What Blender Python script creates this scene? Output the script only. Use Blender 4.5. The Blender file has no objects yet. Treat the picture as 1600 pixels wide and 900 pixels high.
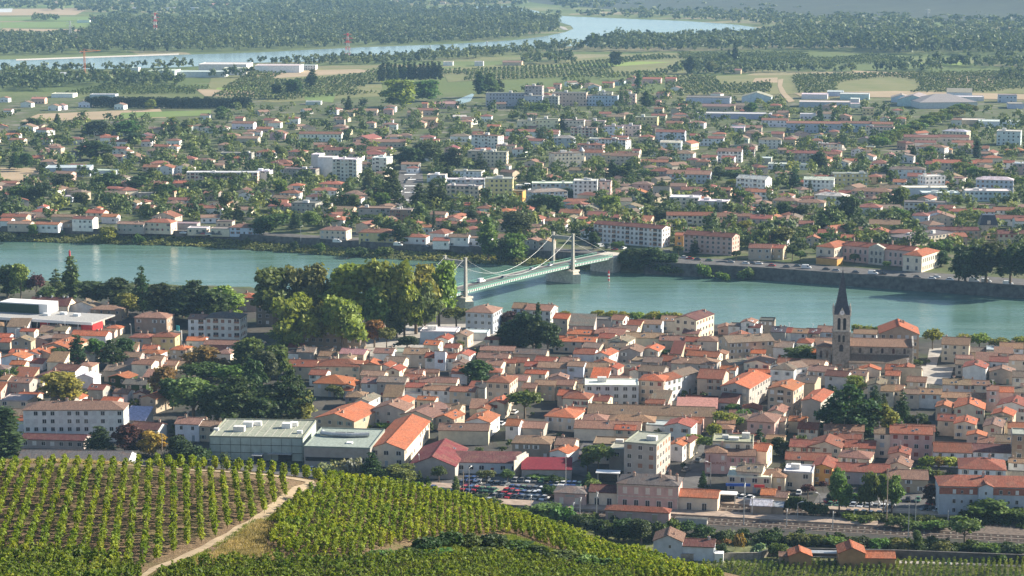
import bpy, math, random
import numpy as np
from mathutils import Vector
SC = bpy.context.scene
COL = SC.collection
RN = random.Random(11)
rng = np.random.default_rng(5)
# ------------------------------------------------------------------ camera model (metres; camera stands on the vineyard hill)
FPX, CAMH = 3300.0, 180.0
PIT = math.atan(550.0 / FPX)
CP, SP = math.cos(PIT), math.sin(PIT)

def at(x, y, z=0.0):
    """ground (or height z) point of the place seen at photo position x, y"""
    dx, dv = (x - 800) / FPX, (450 - y) / FPX
    d = (dx, CP + dv * SP, -SP + dv * CP)
    t = (z - CAMH) / d[2]
    return Vector((d[0] * t, d[1] * t, z))

def proj(p):
    q = (p[0], p[1], p[2] - CAMH)
    dep = q[1] * CP - q[2] * SP
    up = q[1] * SP + q[2] * CP
    return 800 + FPX * q[0] / dep, 450 - FPX * up / dep, dep

cam = bpy.data.cameras.new('camera')
cam.sensor_width = 36.0
cam.lens = 36.0 * FPX / 1600.0
cam.clip_start, cam.clip_end = 1.0, 30000.0
camo = bpy.data.objects.new('camera', cam)
COL.objects.link(camo)
camo.location = (0, 0, CAMH)
camo.rotation_euler = (math.pi / 2 - PIT, 0, 0)
SC.camera = camo

# ------------------------------------------------------------------ light
SUN_EL, SUN_AZ = math.radians(27), math.radians(74)      # azimuth measured from +Y towards +X
world = bpy.data.worlds.new('World'); SC.world = world; world.use_nodes = True
wn = world.node_tree.nodes; wl = world.node_tree.links
sky = wn.new('ShaderNodeTexSky'); sky.sky_type = 'NISHITA'; sky.sun_disc = False
sky.sun_elevation = SUN_EL; sky.sun_rotation = SUN_AZ
sky.air_density = 1.0; sky.dust_density = 0.6; sky.ozone_density = 1.2
wn['Background'].inputs['Strength'].default_value = 0.075
wl.new(sky.outputs[0], wn['Background'].inputs['Color'])
sl = bpy.data.lights.new('sun', 'SUN'); sl.energy = 5.0; sl.angle = math.radians(0.5); sl.color = (1.0, 0.91, 0.77)
so = bpy.data.objects.new('sun', sl); COL.objects.link(so)
sd = Vector((math.cos(SUN_EL) * math.sin(SUN_AZ), math.cos(SUN_EL) * math.cos(SUN_AZ), math.sin(SUN_EL)))
so.rotation_euler = sd.to_track_quat('Z', 'Y').to_euler()
so.location = (300, 300, 400)
SC.view_settings.view_transform = 'Standard'
SC.view_settings.look = 'None'
SC.view_settings.gamma = 1.0
SC.view_settings.exposure = 1.22
SC.render.engine = 'CYCLES'
SC.cycles.use_denoising = True
SC.cycles.max_bounces = 6
SC.cycles.diffuse_bounces = 2
SC.cycles.glossy_bounces = 3
SC.cycles.transmission_bounces = 3
SC.cycles.volume_bounces = 1
SC.cycles.caustics_reflective = False
SC.cycles.caustics_refractive = False

# ------------------------------------------------------------------ materials
class NT:
    def __init__(s, name):
        s.m = bpy.data.materials.new(name); s.m.use_nodes = True
        s.n = s.m.node_tree.nodes; s.l = s.m.node_tree.links
        s.b = s.n['Principled BSDF']
    def new(s, t, **kw):
        o = s.n.new(t)
        for k, v in kw.items(): setattr(o, k, v)
        return o
    def put(s, sock, v):
        if hasattr(v, 'is_linked') or hasattr(v, 'links'): s.l.new(v, sock)
        else: sock.default_value = v
    def math(s, op, a, b=0.5):
        o = s.new('ShaderNodeMath', operation=op); s.put(o.inputs[0], a); s.put(o.inputs[1], b); return o.outputs[0]
    def noise(s, vec, scale, detail=3, rough=0.6):
        o = s.new('ShaderNodeTexNoise'); o.inputs['Scale'].default_value = scale
        o.inputs['Detail'].default_value = detail; o.inputs['Roughness'].default_value = rough
        if vec is not None: s.l.new(vec, o.inputs['Vector'])
        return o.outputs['Fac']
    def scalevec(s, vec, xyz):
        o = s.new('ShaderNodeVectorMath', operation='MULTIPLY'); s.l.new(vec, o.inputs[0]); o.inputs[1].default_value = xyz; return o.outputs[0]
    def ramp(s, fac, stops):
        o = s.new('ShaderNodeValToRGB'); e = o.color_ramp.elements
        while len(e) < len(stops): e.new(0.5)
        for i, (p, c) in enumerate(stops):
            e[i].position = p; e[i].color = (c[0], c[1], c[2], 1)
        s.l.new(fac, o.inputs[0]); return o.outputs[0]
    def mix(s, fac, a, b, bt='MIX'):
        o = s.new('ShaderNodeMix', data_type='RGBA', blend_type=bt)
        s.put(o.inputs[0], fac); s.put(o.inputs[6], a); s.put(o.inputs[7], b); return o.outputs[2]
    def rng(s, v, a, b, c, d):
        o = s.new('ShaderNodeMapRange'); s.put(o.inputs[0], v)
        for i, q in enumerate((a, b, c, d)): o.inputs[i + 1].default_value = q
        return o.outputs[0]
    def grey(s, v):
        o = s.new('ShaderNodeCombineColor'); [s.l.new(v, o.inputs[i]) for i in range(3)]; return o.outputs[0]
    def col(s, c): s.put(s.b.inputs['Base Color'], c)
    def bump(s, h, st=0.3, dist=0.1):
        o = s.new('ShaderNodeBump'); o.inputs['Strength'].default_value = st; o.inputs['Distance'].default_value = dist
        s.l.new(h, o.inputs['Height']); s.l.new(o.outputs[0], s.b.inputs['Normal'])

def C4(c): return (c[0], c[1], c[2], 1.0)

def m_plain(name, c, rough=0.8, metal=0.0, var=0.12, scale=1.5, spec=0.3):
    t = NT(name); g = t.new('ShaderNodeTexCoord').outputs['Object']
    n = t.noise(g, scale, 4)
    t.col(t.mix(1.0, C4(c), t.grey(t.rng(n, 0.25, 0.75, 1 - var * 2, 1 + var * 2)), 'MULTIPLY'))
    t.b.inputs['Roughness'].default_value = rough; t.b.inputs['Metallic'].default_value = metal
    t.b.inputs['Specular IOR Level'].default_value = spec
    return t.m

def m_roof():
    t = NT('clay_tiles'); oi = t.new('ShaderNodeObjectInfo'); tc = t.new('ShaderNodeTexCoord').outputs['Object']
    off = t.new('ShaderNodeVectorMath', operation='ADD'); t.l.new(tc, off.inputs[0])
    rv = t.math('MULTIPLY', oi.outputs['Random'], 90.0); cx = t.new('ShaderNodeCombineXYZ'); t.l.new(rv, cx.inputs[0]); t.l.new(rv, cx.inputs[1]); t.l.new(cx.outputs[0], off.inputs[1])
    v = off.outputs[0]
    n1 = t.noise(v, 0.35, 3); n2 = t.noise(v, 2.2, 4, 0.75); n3 = t.noise(t.scalevec(v, (3.2, 0.5, 0.5)), 1.0, 3, 0.7)
    base = t.mix(t.rng(n1, 0.4, 0.72, 0.0, 0.6), oi.outputs['Color'], t.mix(0.45, oi.outputs['Color'], (0.19, 0.135, 0.10, 1)))
    base = t.mix(t.rng(n2, 0.58, 0.78, 0.0, 0.6), base, (0.10, 0.08, 0.062, 1))
    n4 = t.noise(t.scalevec(v, (1.0, 1.0, 0.4)), 0.22, 2)
    base = t.mix(t.rng(n4, 0.54, 0.57, 0.0, 0.55), base, t.mix(0.55, oi.outputs['Color'], (0.20, 0.11, 0.07, 1)))
    base = t.mix(1.0, base, t.grey(t.rng(n2, 0.28, 0.72, 0.5, 1.5)), 'MULTIPLY')
    base = t.mix(1.0, base, t.grey(t.rng(n3, 0.3, 0.7, 0.68, 1.3)), 'MULTIPLY')
    base = t.mix(1.0, base, t.grey(t.rng(oi.outputs['Random'], 0, 1, 0.82, 1.2)), 'MULTIPLY')
    t.col(base); t.b.inputs['Roughness'].default_value = 0.85; t.b.inputs['Specular IOR Level'].default_value = 0.25
    w = t.new('ShaderNodeTexWave'); t.l.new(tc, w.inputs['Vector']); w.inputs['Scale'].default_value = 0.9; w.inputs['Distortion'].default_value = 1.5
    t.bump(t.math('ADD', w.outputs['Fac'], n2), 0.5, 0.12)
    return t.m

def m_wall():
    t = NT('rendered_wall'); oi = t.new('ShaderNodeObjectInfo'); tc = t.new('ShaderNodeTexCoord').outputs['Object']
    n1 = t.noise(tc, 0.5, 4); n2 = t.noise(t.scalevec(tc, (2.2, 2.2, 0.25)), 1.0, 4, 0.7)
    base = t.mix(1.0, oi.outputs['Color'], t.grey(t.rng(n1, 0.3, 0.7, 0.84, 1.12)), 'MULTIPLY')
    base = t.mix(t.rng(n2, 0.55, 0.8, 0.0, 0.35), base, t.mix(0.6, oi.outputs['Color'], (0.20, 0.17, 0.14, 1)))
    base = t.mix(1.0, base, t.grey(t.rng(oi.outputs['Random'], 0, 1, 0.84, 1.08)), 'MULTIPLY')
    t.col(base); t.b.inputs['Roughness'].default_value = 0.9; t.b.inputs['Specular IOR Level'].default_value = 0.2
    return t.m

def m_leaf(name, trans=0.35, objcol=True, c=None, big=0.12, tint=0.5):
    t = NT(name); oi = t.new('ShaderNodeObjectInfo'); ge = t.new('ShaderNodeNewGeometry')
    src = oi.outputs['Color'] if objcol else C4(c)
    n = t.noise(ge.outputs['Position'], big, 2)
    n2 = t.noise(ge.outputs['Position'], big * 6, 2)
    hsv = t.new('ShaderNodeHueSaturation'); t.put(hsv.inputs['Color'], src)
    t.l.new(t.rng(n, 0.3, 0.7, 0.5 + 0.045 * tint, 0.5 - 0.022 * tint), hsv.inputs['Hue'])
    r = t.math('ADD', t.rng(ge.outputs['Random Per Island'], 0, 1, 0.66, 1.3), t.rng(n2, 0.3, 0.7, -0.25, 0.25))
    t.l.new(t.math('MULTIPLY', r, t.rng(n, 0.3, 0.7, 0.75 - .25 * (tint > .9), 1.3 + .3 * (tint > .9))), hsv.inputs['Value'])
    hsv.inputs['Saturation'].default_value = 1.0
    t.col(hsv.outputs[0]); t.b.inputs['Roughness'].default_value = 0.6; t.b.inputs['Specular IOR Level'].default_value = 0.2
    tr = t.new('ShaderNodeBsdfTranslucent')
    t.l.new(t.mix(1.0, hsv.outputs[0], (1.25, 1.2, 0.55, 1), 'MULTIPLY'), tr.inputs['Color'])
    ms = t.new('ShaderNodeMixShader'); ms.inputs[0].default_value = trans
    t.l.new(t.b.outputs[0], ms.inputs[1]); t.l.new(tr.outputs[0], ms.inputs[2])
    t.l.new(ms.outputs[0], t.n['Material Output'].inputs['Surface'])
    return t.m

def m_objcol(name, rough=0.5, metal=0.0, var=0.1, spec=0.5):
    t = NT(name); oi = t.new('ShaderNodeObjectInfo'); tc = t.new('ShaderNodeTexCoord').outputs['Object']
    n = t.noise(tc, 1.3, 4)
    t.col(t.mix(1.0, oi.outputs['Color'], t.grey(t.rng(n, 0.3, 0.7, 1 - var, 1 + var)), 'MULTIPLY'))
    t.b.inputs['Roughness'].default_value = rough; t.b.inputs['Metallic'].default_value = metal; t.b.inputs['Specular IOR Level'].default_value = spec
    return t.m

M = dict(
    roof=m_roof(), wall=m_wall(), leaf=m_leaf('foliage'), paint=m_objcol('coloured_surface', 0.75, var=0.14, spec=0.3),
    carpaint=m_objcol('car_paint', 0.25, var=0.03),
    flat=m_objcol('flat_roofing', 0.9, var=0.3, spec=0.2),
    bark=m_plain('bark', (0.16, 0.12, 0.085), 0.95, var=0.25),
    pane=m_plain('window_glass', (0.022, 0.026, 0.032), 0.12, var=0.3, scale=0.6, spec=0.6),
    frame=m_plain('window_frame_paint', (0.62, 0.60, 0.56), 0.7),
    metal=m_plain('galvanised_steel', (0.42, 0.43, 0.43), 0.5, metal=0.5),
    dark=m_plain('dark_rubber', (0.02, 0.02, 0.02), 0.8),
    concrete=m_plain('concrete', (0.42, 0.40, 0.35), 0.9, var=0.15, scale=0.5),
    stone=m_plain('stone_masonry', (0.27, 0.24, 0.20), 0.95, var=0.3, scale=0.9),
    palestone=m_plain('pale_stone', (0.50, 0.45, 0.37), 0.9, var=0.2, scale=0.9),
    quay=m_plain('shade_toned_stone', (0.10, 0.095, 0.088), 0.95, var=0.35, scale=0.4),  # stone colour darkened to hold the shade on the walls facing the camera
    slate=m_plain('slate', (0.055, 0.06, 0.075), 0.5, var=0.25, scale=1.2),
    asphalt=m_plain('asphalt', (0.105, 0.10, 0.095), 0.95, var=0.2, scale=0.2),
    paving=m_plain('pale_paving', (0.36, 0.33, 0.29), 0.95, var=0.15, scale=0.3),
    ballast=m_plain('ballast', (0.13, 0.10, 0.08), 1.0, var=0.3, scale=0.8),
    platform=m_plain('platform_surface', (0.34, 0.26, 0.20), 0.95, var=0.2, scale=0.4),
    rail=m_plain('rail_steel', (0.14, 0.10, 0.08), 0.5, metal=0.6),
    green=m_plain('bridge_green_paint', (0.10, 0.27, 0.20), 0.6, var=0.15),
    white=m_plain('white_paint', (0.78, 0.77, 0.74), 0.7, var=0.05),
    red=m_plain('red_paint', (0.55, 0.04, 0.04), 0.6, var=0.1),
    brick=m_plain('brick_red_render', (0.36, 0.14, 0.09), 0.9, var=0.15),
)

# ------------------------------------------------------------------ object helpers
def me_py(name, v, f, mats, idx=None, smooth=False):
    me = bpy.data.meshes.new(name); me.from_pydata([tuple(p) for p in v], [], f)
    for m in mats: me.materials.append(m)
    if idx: me.polygons.foreach_set('material_index', idx)
    if smooth: me.polygons.foreach_set('use_smooth', [True] * len(me.polygons))
    me.update(); return me

def me_quads(name, v, mats, idx=None):
    """v: (4n,3) array, one loose quad per four vertices"""
    n = len(v) // 4; me = bpy.data.meshes.new(name)
    me.vertices.add(4 * n); me.vertices.foreach_set('co', np.ascontiguousarray(v, dtype=np.float32).ravel())
    me.loops.add(4 * n); me.loops.foreach_set('vertex_index', np.arange(4 * n, dtype=np.int32))
    me.polygons.add(n); me.polygons.foreach_set('loop_start', np.arange(0, 4 * n, 4, dtype=np.int32))
    me.polygons.foreach_set('loop_total', np.full(n, 4, dtype=np.int32))
    for m in mats: me.materials.append(m)
    if idx is not None: me.polygons.foreach_set('material_index', np.asarray(idx, dtype=np.int32))
    me.update(calc_edges=True); me.validate(); return me

def ob(name, me, parent=None, loc=None, rz=0.0, scale=None, color=None):
    o = bpy.data.objects.new(name, me); COL.objects.link(o)
    if parent is not None: o.parent = parent
    if loc is not None: o.location = loc
    if rz: o.rotation_euler = (0, 0, rz)
    if scale is not None: o.scale = scale
    if color is not None: o.color = (color[0], color[1], color[2], 1)
    return o

def empty(name, loc, rz=0.0):
    o = bpy.data.objects.new(name, None); COL.objects.link(o); o.location = loc; o.rotation_euler = (0, 0, rz); o.empty_display_size = 0.5
    return o

def tag(o, label=None, cat=None, group=None, kind=None):
    if label: o['label'] = label
    if cat: o['category'] = cat
    if group: o['group'] = group
    if kind: o['kind'] = kind
    return o

class MB:
    """collects boxes, prisms and tubes for ONE mesh"""
    def __init__(s): s.v = []; s.f = []; s.i = []
    def add(s, v, f, mi=0):
        b = len(s.v); s.v += [tuple(p) for p in v]; s.f += [tuple(q + b for q in t) for t in f]; s.i += [mi] * len(f)
    def box(s, x0, x1, y0, y1, z0, z1, mi=0):
        s.add([(x0, y0, z0), (x1, y0, z0), (x1, y1, z0), (x0, y1, z0), (x0, y0, z1), (x1, y0, z1), (x1, y1, z1), (x0, y1, z1)],
              [(0, 3, 2, 1), (4, 5, 6, 7), (0, 1, 5, 4), (1, 2, 6, 5), (2, 3, 7, 6), (3, 0, 4, 7)], mi)
    def prism(s, poly, z0, z1, mi=0):
        n = len(poly)
        s.add([(p[0], p[1], z0) for p in poly] + [(p[0], p[1], z1) for p in poly],
              [tuple(range(n - 1, -1, -1)), tuple(range(n, 2 * n))] + [(i, (i + 1) % n, n + (i + 1) % n, n + i) for i in range(n)], mi)
    def tube(s, pts, r0, r1=None, n=6, mi=0):
        r1 = r0 if r1 is None else r1; pts = [Vector(p) for p in pts]; L = len(pts); vs = []
        for k, p in enumerate(pts):
            d = (pts[min(k + 1, L - 1)] - pts[max(k - 1, 0)]).normalized()
            a = d.cross(Vector((0, 0, 1)) if abs(d.z) < 0.9 else Vector((1, 0, 0))).normalized(); b = d.cross(a)
            r = r0 + (r1 - r0) * k / max(L - 1, 1)
            for j in range(n):
                t = 2 * math.pi * j / n; vs.append(p + a * (r * math.cos(t)) + b * (r * math.sin(t)))
        fs = [tuple(range(n - 1, -1, -1)), tuple(range((L - 1) * n, L * n))]
        for k in range(L - 1):
            for j in range(n):
                fs.append((k * n + j, k * n + (j + 1) % n, (k + 1) * n + (j + 1) % n, (k + 1) * n + j))
        s.add(vs, fs, mi)
    def me(s, name, *mats): return me_py(name, s.v, s.f, mats, s.i)
    def build(s, name, mats, parent=None, **kw):
        mats = mats if isinstance(mats, (list, tuple)) else [mats]
        return ob(name, s.me(name, *mats), parent, **kw)

# ------------------------------------------------------------------ register of things whose labels are written at the end
REG = []
def reg(o, desc, cat, group, size=1.0, own=False):
    """desc: the look; the label adds where the thing stands, by the nearest landmark"""
    REG.append([o, desc, cat, group, size, own]); return o
ORD = ['', 'second', 'third', 'fourth', 'fifth', 'sixth', 'seventh', 'eighth', 'ninth', 'tenth', 'eleventh', 'twelfth', 'thirteenth', 'fourteenth', 'fifteenth', 'sixteenth', 'seventeenth', 'eighteenth', 'nineteenth', 'twentieth']
def nth(i): return ORD[i] or 'first'
LAND = []          # (words, x, y) of things one can find in the photo
FOOT = []          # building footprints: centre x, y, radius  (world)
# ================================================================== LAND AND WATER
FARB = [at(x, y, -6) for x, y in [(-700, 346), (-200, 366), (0, 377), (300, 385), (640, 407), (760, 412), (860, 418), (1000, 428), (1180, 437), (1600, 467), (2000, 495), (2500, 528)]]
NEARB = [at(x, y, -6) for x, y in [(-700, 425), (-200, 440), (0, 450), (400, 462), (700, 492), (800, 503), (1100, 520), (1600, 552), (2000, 580), (2500, 612)]]

def seg_dist(px, py, line):
    """signed distance to a polyline running left to right; positive on the side towards the camera"""
    best = np.full(px.shape, 1e9); sgn = np.ones(px.shape)
    for a, b in zip(line[:-1], line[1:]):
        ex, ey = b.x - a.x, b.y - a.y; L2 = ex * ex + ey * ey
        t = np.clip(((px - a.x) * ex + (py - a.y) * ey) / L2, 0, 1)
        d = np.hypot(px - a.x - t * ex, py - a.y - t * ey)
        c = ex * (py - a.y) - ey * (px - a.x)
        m = d < best; best = np.where(m, d, best); sgn = np.where(m, -np.sign(c), sgn)
    return best * sgn

XBR = 56.0
def ray_ground(x, y):
    z = 0.0
    p = at(x, y, 0)
    if not (-420 < p.x < 420 and 900 < p.y < 1420) or float(ground_z(np.array([p.x]), np.array([p.y]))[0]) > -.5: return p
    for k in range(1, 61):
        p = at(x, y, -k * .1)
        if float(ground_z(np.array([p.x]), np.array([p.y]))[0]) >= p.z - .05: break
    return p
def ground_z(X, Y):
    s1 = seg_dist(X, Y, FARB)            # >0 river side of the far bank
    s2 = -seg_dist(X, Y, NEARB)          # >0 river side of the near bank
    zr = np.where(s1 < -4, 0.0, np.where(s1 < -0.5, -9.0, -9.0))
    zl = np.where(s1 < -22, 0.0, np.where(s1 < -18, -3.4, np.where(s1 < 0, -3.4 + (s1 + 18) / 18 * -2.6, np.maximum(-9, -6 - s1 * 0.5))))
    zf = np.where(X > XBR, zr, zl)
    zn = np.clip(-s2 - 7, -9, 0)
    return np.where(s1 < s2, zf, zn)

def grid_mesh(name, xs, ys, zf, mats, smooth=True):
    X, Y = np.meshgrid(xs, ys); Z = zf(X, Y)
    V = np.stack([X, Y, Z], -1).reshape(-1, 3); nx, ny = len(xs), len(ys)
    i = np.arange(ny - 1)[:, None] * nx + np.arange(nx - 1)[None, :]
    Q = np.stack([i, i + 1, i + nx + 1, i + nx], -1).reshape(-1, 4).astype(np.int32)
    me = bpy.data.meshes.new(name); me.vertices.add(len(V)); me.vertices.foreach_set('co', V.astype(np.float32).ravel())
    me.loops.add(Q.size); me.loops.foreach_set('vertex_index', Q.ravel())
    me.polygons.add(len(Q)); me.polygons.foreach_set('loop_start', np.arange(0, Q.size, 4, dtype=np.int32)); me.polygons.foreach_set('loop_total', np.full(len(Q), 4, dtype=np.int32))
    if smooth: me.polygons.foreach_set('use_smooth', np.ones(len(Q), dtype=bool))
    for m in mats: me.materials.append(m)
    me.update(calc_edges=True); return me

def m_ground():
    t = NT('ground_cover'); g = t.new('ShaderNodeNewGeometry').outputs['Position']
    sx = t.new('ShaderNodeSeparateXYZ'); t.l.new(g, sx.inputs[0]); y = sx.outputs[1]
    n1 = t.noise(g, 0.035, 4); n2 = t.noise(g, 0.25, 4, 0.7); n3 = t.noise(g, 0.006, 3)
    yard = t.ramp(n1, [(0.3, (0.10, 0.09, 0.075)), (0.5, (0.065, 0.062, 0.056)), (0.7, (0.055, 0.07, 0.03))])  # near-town ground darkened to stand for the shadow in gaps between houses
    garden = t.ramp(n1, [(0.3, (0.21, 0.19, 0.16)), (0.44, (0.11, 0.115, 0.06)), (0.58, (0.075, 0.10, 0.035)), (0.75, (0.24, 0.215, 0.16))])
    vo = t.new('ShaderNodeTexVoronoi', feature='F1'); vo.inputs['Scale'].default_value = 1.0
    t.l.new(t.scalevec(g, (1 / 260., 1 / 130., 1.0)), vo.inputs['Vector'])
    sp = t.new('ShaderNodeSeparateColor'); t.l.new(vo.outputs['Color'], sp.inputs[0])
    field = t.ramp(sp.outputs[0], [(0.0, (0.10, 0.13, 0.045)), (0.25, (0.15, 0.17, 0.06)), (0.45, (0.09, 0.12, 0.04)), (0.62, (0.28, 0.22, 0.13)), (0.74, (0.13, 0.17, 0.055)), (0.9, (0.33, 0.26, 0.17)), (1.0, (0.12, 0.15, 0.05))])
    field = t.mix(t.rng(n3, 0.35, 0.7, 0, 0.6), field, (0.10, 0.14, 0.045, 1))
    c = t.mix(t.rng(y, 1040, 1100, 0, 1), yard, garden)
    c = t.mix(t.rng(y, 2300, 2500, 0, 1), c, field)
    c = t.mix(1.0, c, t.grey(t.rng(n2, 0.3, 0.7, 0.75, 1.25)), 'MULTIPLY')
    sn = t.new('ShaderNodeSeparateXYZ'); t.l.new(t.new('ShaderNodeNewGeometry').outputs['Normal'], sn.inputs[0])
    t.col(c); t.b.inputs['Roughness'].default_value = 1.0; t.b.inputs['Specular IOR Level'].default_value = 0.1
    return t.m
GM = m_ground()
xs = np.unique(np.concatenate([np.arange(-6500, -800, 60), np.arange(-800, 800, 4.0), np.arange(800, 6501, 60)]))
ys = np.unique(np.concatenate([np.arange(-300, 860, 40), np.arange(860, 1420, 4.0), np.arange(1420, 9600, 60)]))
tag(ob('ground', grid_mesh('ground', xs, ys, ground_z, [GM], False)), kind='structure')

# ---- water
def m_water():
    t = NT('river_water'); g = t.new('ShaderNodeNewGeometry').outputs['Position']
    n = t.noise(t.scalevec(g, (0.010, 0.05, 0)), 1.0, 4); n2 = t.noise(t.scalevec(g, (0.35, 0.9, 0)), 1.0, 3); n3 = t.noise(t.scalevec(g, (0.03, 0.12, 0)), 1.0, 3)
    t.col(t.ramp(n, [(0.3, (0.066, 0.140, 0.108)), (0.55, (0.092, 0.170, 0.134)), (0.75, (0.122, 0.198, 0.164))]))
    t.l.new(t.rng(t.noise(t.scalevec(g, (0.012, 0.10, 0)), 1.0, 5, 0.7), 0.4, 0.65, 0.10, 0.34), t.b.inputs['Roughness']); t.b.inputs['IOR'].default_value = 1.33
    t.bump(t.math('ADD', n2, t.math('MULTIPLY', n3, 0.4)), 0.25, 0.5)
    return t.m
WM = m_water()
poly = FARB[::-1] + NEARB
poly = [Vector((p.x, p.y, 0)) for p in poly]
L = len(FARB); fpad = [Vector((p.x, p.y + 16, -6)) for p in FARB]; npad = [Vector((p.x, p.y - 6, -6)) for p in NEARB]
vs = fpad + npad
ns = 60
def lerp_line(line, t):
    s = t * (len(line) - 1); i = min(int(s), len(line) - 2); return line[i].lerp(line[i + 1], s - i)
# resample both banks on common x so that the sheet is a clean strip
def y_on(line, x):
    for a, b in zip(line[:-1], line[1:]):
        if a.x <= x <= b.x: return a.y + (b.y - a.y) * (x - a.x) / (b.x - a.x)
    return (line[0] if x < line[0].x else line[-1]).y
xr = np.linspace(-480, 480, 61)
v = [(x, y_on(fpad, x), -6) for x in xr] + [(x, y_on(npad, x), -6) for x in xr]
f = [(i + 61, i + 62, i + 1, i) for i in range(60)]
tag(ob('river_water', me_py('river_water', v, f, [WM])), kind='structure')

def sheet(name, pts, z, mat, kind='structure', px=True):
    P = [at(x, y, z) for x, y in pts] if px else [Vector((x, y, z)) for x, y in pts]
    me = me_py(name, P, [tuple(range(len(P)))], [mat])
    if me.polygons[0].normal.z < 0: me.flip_normals()
    o = ob(name, me)
    if kind: o['kind'] = kind
    return o
# the same river again where it bends behind the town
def m_far_water():
    t = NT('far_river_water'); g = t.new('ShaderNodeNewGeometry').outputs['Position']
    n = t.noise(t.scalevec(g, (0.003, 0.012, 0)), 1.0, 4); n2 = t.noise(t.scalevec(g, (0.12, 0.3, 0)), 1.0, 3)
    t.col(t.ramp(n, [(0.3, (0.17, 0.25, 0.25)), (0.7, (0.24, 0.32, 0.32))]))
    t.b.inputs['Roughness'].default_value = 0.2; t.b.inputs['IOR'].default_value = 1.33; t.bump(n2, 0.3, 0.4)
    return t.m
FW = m_far_water()
FARRIV = [(-300, 98), (-50, 94), (100, 91.5), (280, 85.5), (400, 82), (560, 74), (700, 69), (800, 63), (850, 57), (884, 50), (896, 45), (892, 40), (876, 35), (850, 29), (838, 23), (800, 17.5), (700, 15.5), (640, 14), (700, 10.5), (800, 9.5), (838, 17), (860, 24), (900, 26), (950, 28), (1075, 33), (1150, 38.5), (1216, 48), (1180, 55), (1050, 56), (960, 61), (925, 70), (800, 78), (700, 84), (560, 89), (480, 96), (400, 98), (280, 105), (150, 108), (-50, 109), (-300, 113)]
def m_tri_fill(pts): return pts
import mathutils
def sheet_concave(name, pts, z, mat):
    P = [at(x, y, z) for x, y in pts]
    tri = mathutils.geometry.tessellate_polygon([P])
    me = me_py(name, P, [tuple(t) for t in tri], [mat])
    for p in me.polygons:
        if p.normal.z < 0: p.flip()
    me.update(); o = ob(name, me); o['kind'] = 'structure'; return o
sheet_concave('far_river_water', FARRIV, 0.3, FW)
sheet_concave('canal_water', [(700, 160), (716, 155), (738, 146), (741, 148), (735, 158), (722, 162)], 0.3, FW)

# ---- field sheets on the far plain
def m_field(name, c, c2, sc=0.02):
    t = NT(name); g = t.new('ShaderNodeNewGeometry').outputs['Position']
    n = t.noise(g, sc, 4); n2 = t.noise(t.scalevec(g, (0.02, 0.22, 0)), 1.0, 3)
    t.col(t.mix(t.rng(t.math('ADD', n, t.math('MULTIPLY', n2, 0.5)), 0.5, 1.0, 0, 1), C4(c), C4(c2))); t.b.inputs['Roughness'].default_value = 1.0; t.b.inputs['Specular IOR Level'].default_value = 0.1
    return t.m
FT = m_field('stubble_soil', (0.40, 0.30, 0.20), (0.30, 0.24, 0.15)); FG = m_field('crop_green', (0.13, 0.20, 0.055), (0.18, 0.22, 0.08)); FO = m_field('orchard_grass', (0.14, 0.16, 0.06), (0.22, 0.20, 0.10))
FB = m_field('bright_crop', (0.20, 0.28, 0.06), (0.24, 0.28, 0.09)); FP = m_field('plastic_sheeting', (0.45, 0.47, 0.45), (0.5, 0.5, 0.48))
for i, (m, q) in enumerate([
    (FT, [(-40, 14), (140, 13), (118, 23.5), (-40, 24.5)]), (FG, [(-60, 27), (150, 26), (150, 32), (-60, 33)]), (FT, [(5, 44.5), (140, 46), (138, 49), (0, 49)]),
    (FG, [(-40, 35), (180, 33), (182, 42), (-40, 44)]), (FO, [(-40, 50), (140, 50), (60, 58), (-40, 60)]), (FP, [(-40, 14), (20, 13), (18, 19), (-40, 20)]),
    (FG, [(-30, 8), (140, 7), (140, 11), (-30, 12)]), (FT, [(60, 1), (108, 0), (110, 5), (70, 6)]), (FB, [(270, 35), (330, 34), (332, 41), (270, 42)]),
    (FO, [(390, 108), (590, 106), (600, 150), (430, 160), (320, 150), (330, 122)]), (FT, [(400, 115), (470, 110), (560, 108), (590, 112), (400, 124)]), (FG, [(475, 146), (525, 145), (520, 160), (476, 156)]),
    (FB, [(340, 137), (400, 134), (400, 141), (335, 142)]), (FT, [(305, 139), (395, 142), (400, 150), (320, 150)]), (FT, [(60, 178), (250, 170), (260, 184), (30, 190)]), (FG, [(190, 176), (330, 172), (330, 180), (180, 186)]),
    (FO, [(690, 108), (1030, 82), (1100, 85), (1080, 120), (900, 118), (700, 128)]), (FB, [(820, 104), (1000, 96), (1050, 97), (960, 104)]), (FO, [(1040, 120), (1620, 110), (1640, 146), (1040, 148)]),
    (FT, [(1330, 110), (1440, 115), (1430, 119), (1350, 119)]), (FT, [(1180, 122), (1215, 121), (1215, 129), (1175, 129)]), (FB, [(1420, 98), (1500, 97), (1530, 101), (1440, 104)]), (FT, [(1470, 117), (1560, 120), (1550, 130), (1480, 131)]),
    (FT, [(1240, 145), (1400, 142), (1640, 148), (1640, 156), (1250, 150)]), (FT, [(0, 265), (56, 264), (60, 280), (0, 282)])]):
    sheet('field', q, 0.10 + 0.012 * i, m)
sheet('dirt_road', [(1216, 124), (1224, 123), (1222, 134), (1229, 146), (1242, 158), (1232, 160), (1219, 145), (1215, 134)], 0.5, FT)
sheet('gravel_bank', [(25, 92.3), (280, 83.4), (279, 85.6), (25, 94.6)], 0.5, m_plain('pale_gravel', (0.55, 0.5, 0.42)))
sheet('gravel_bank', [(866, 38), (884, 43), (888, 47), (880, 46)], 0.5, M['paving'])

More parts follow.
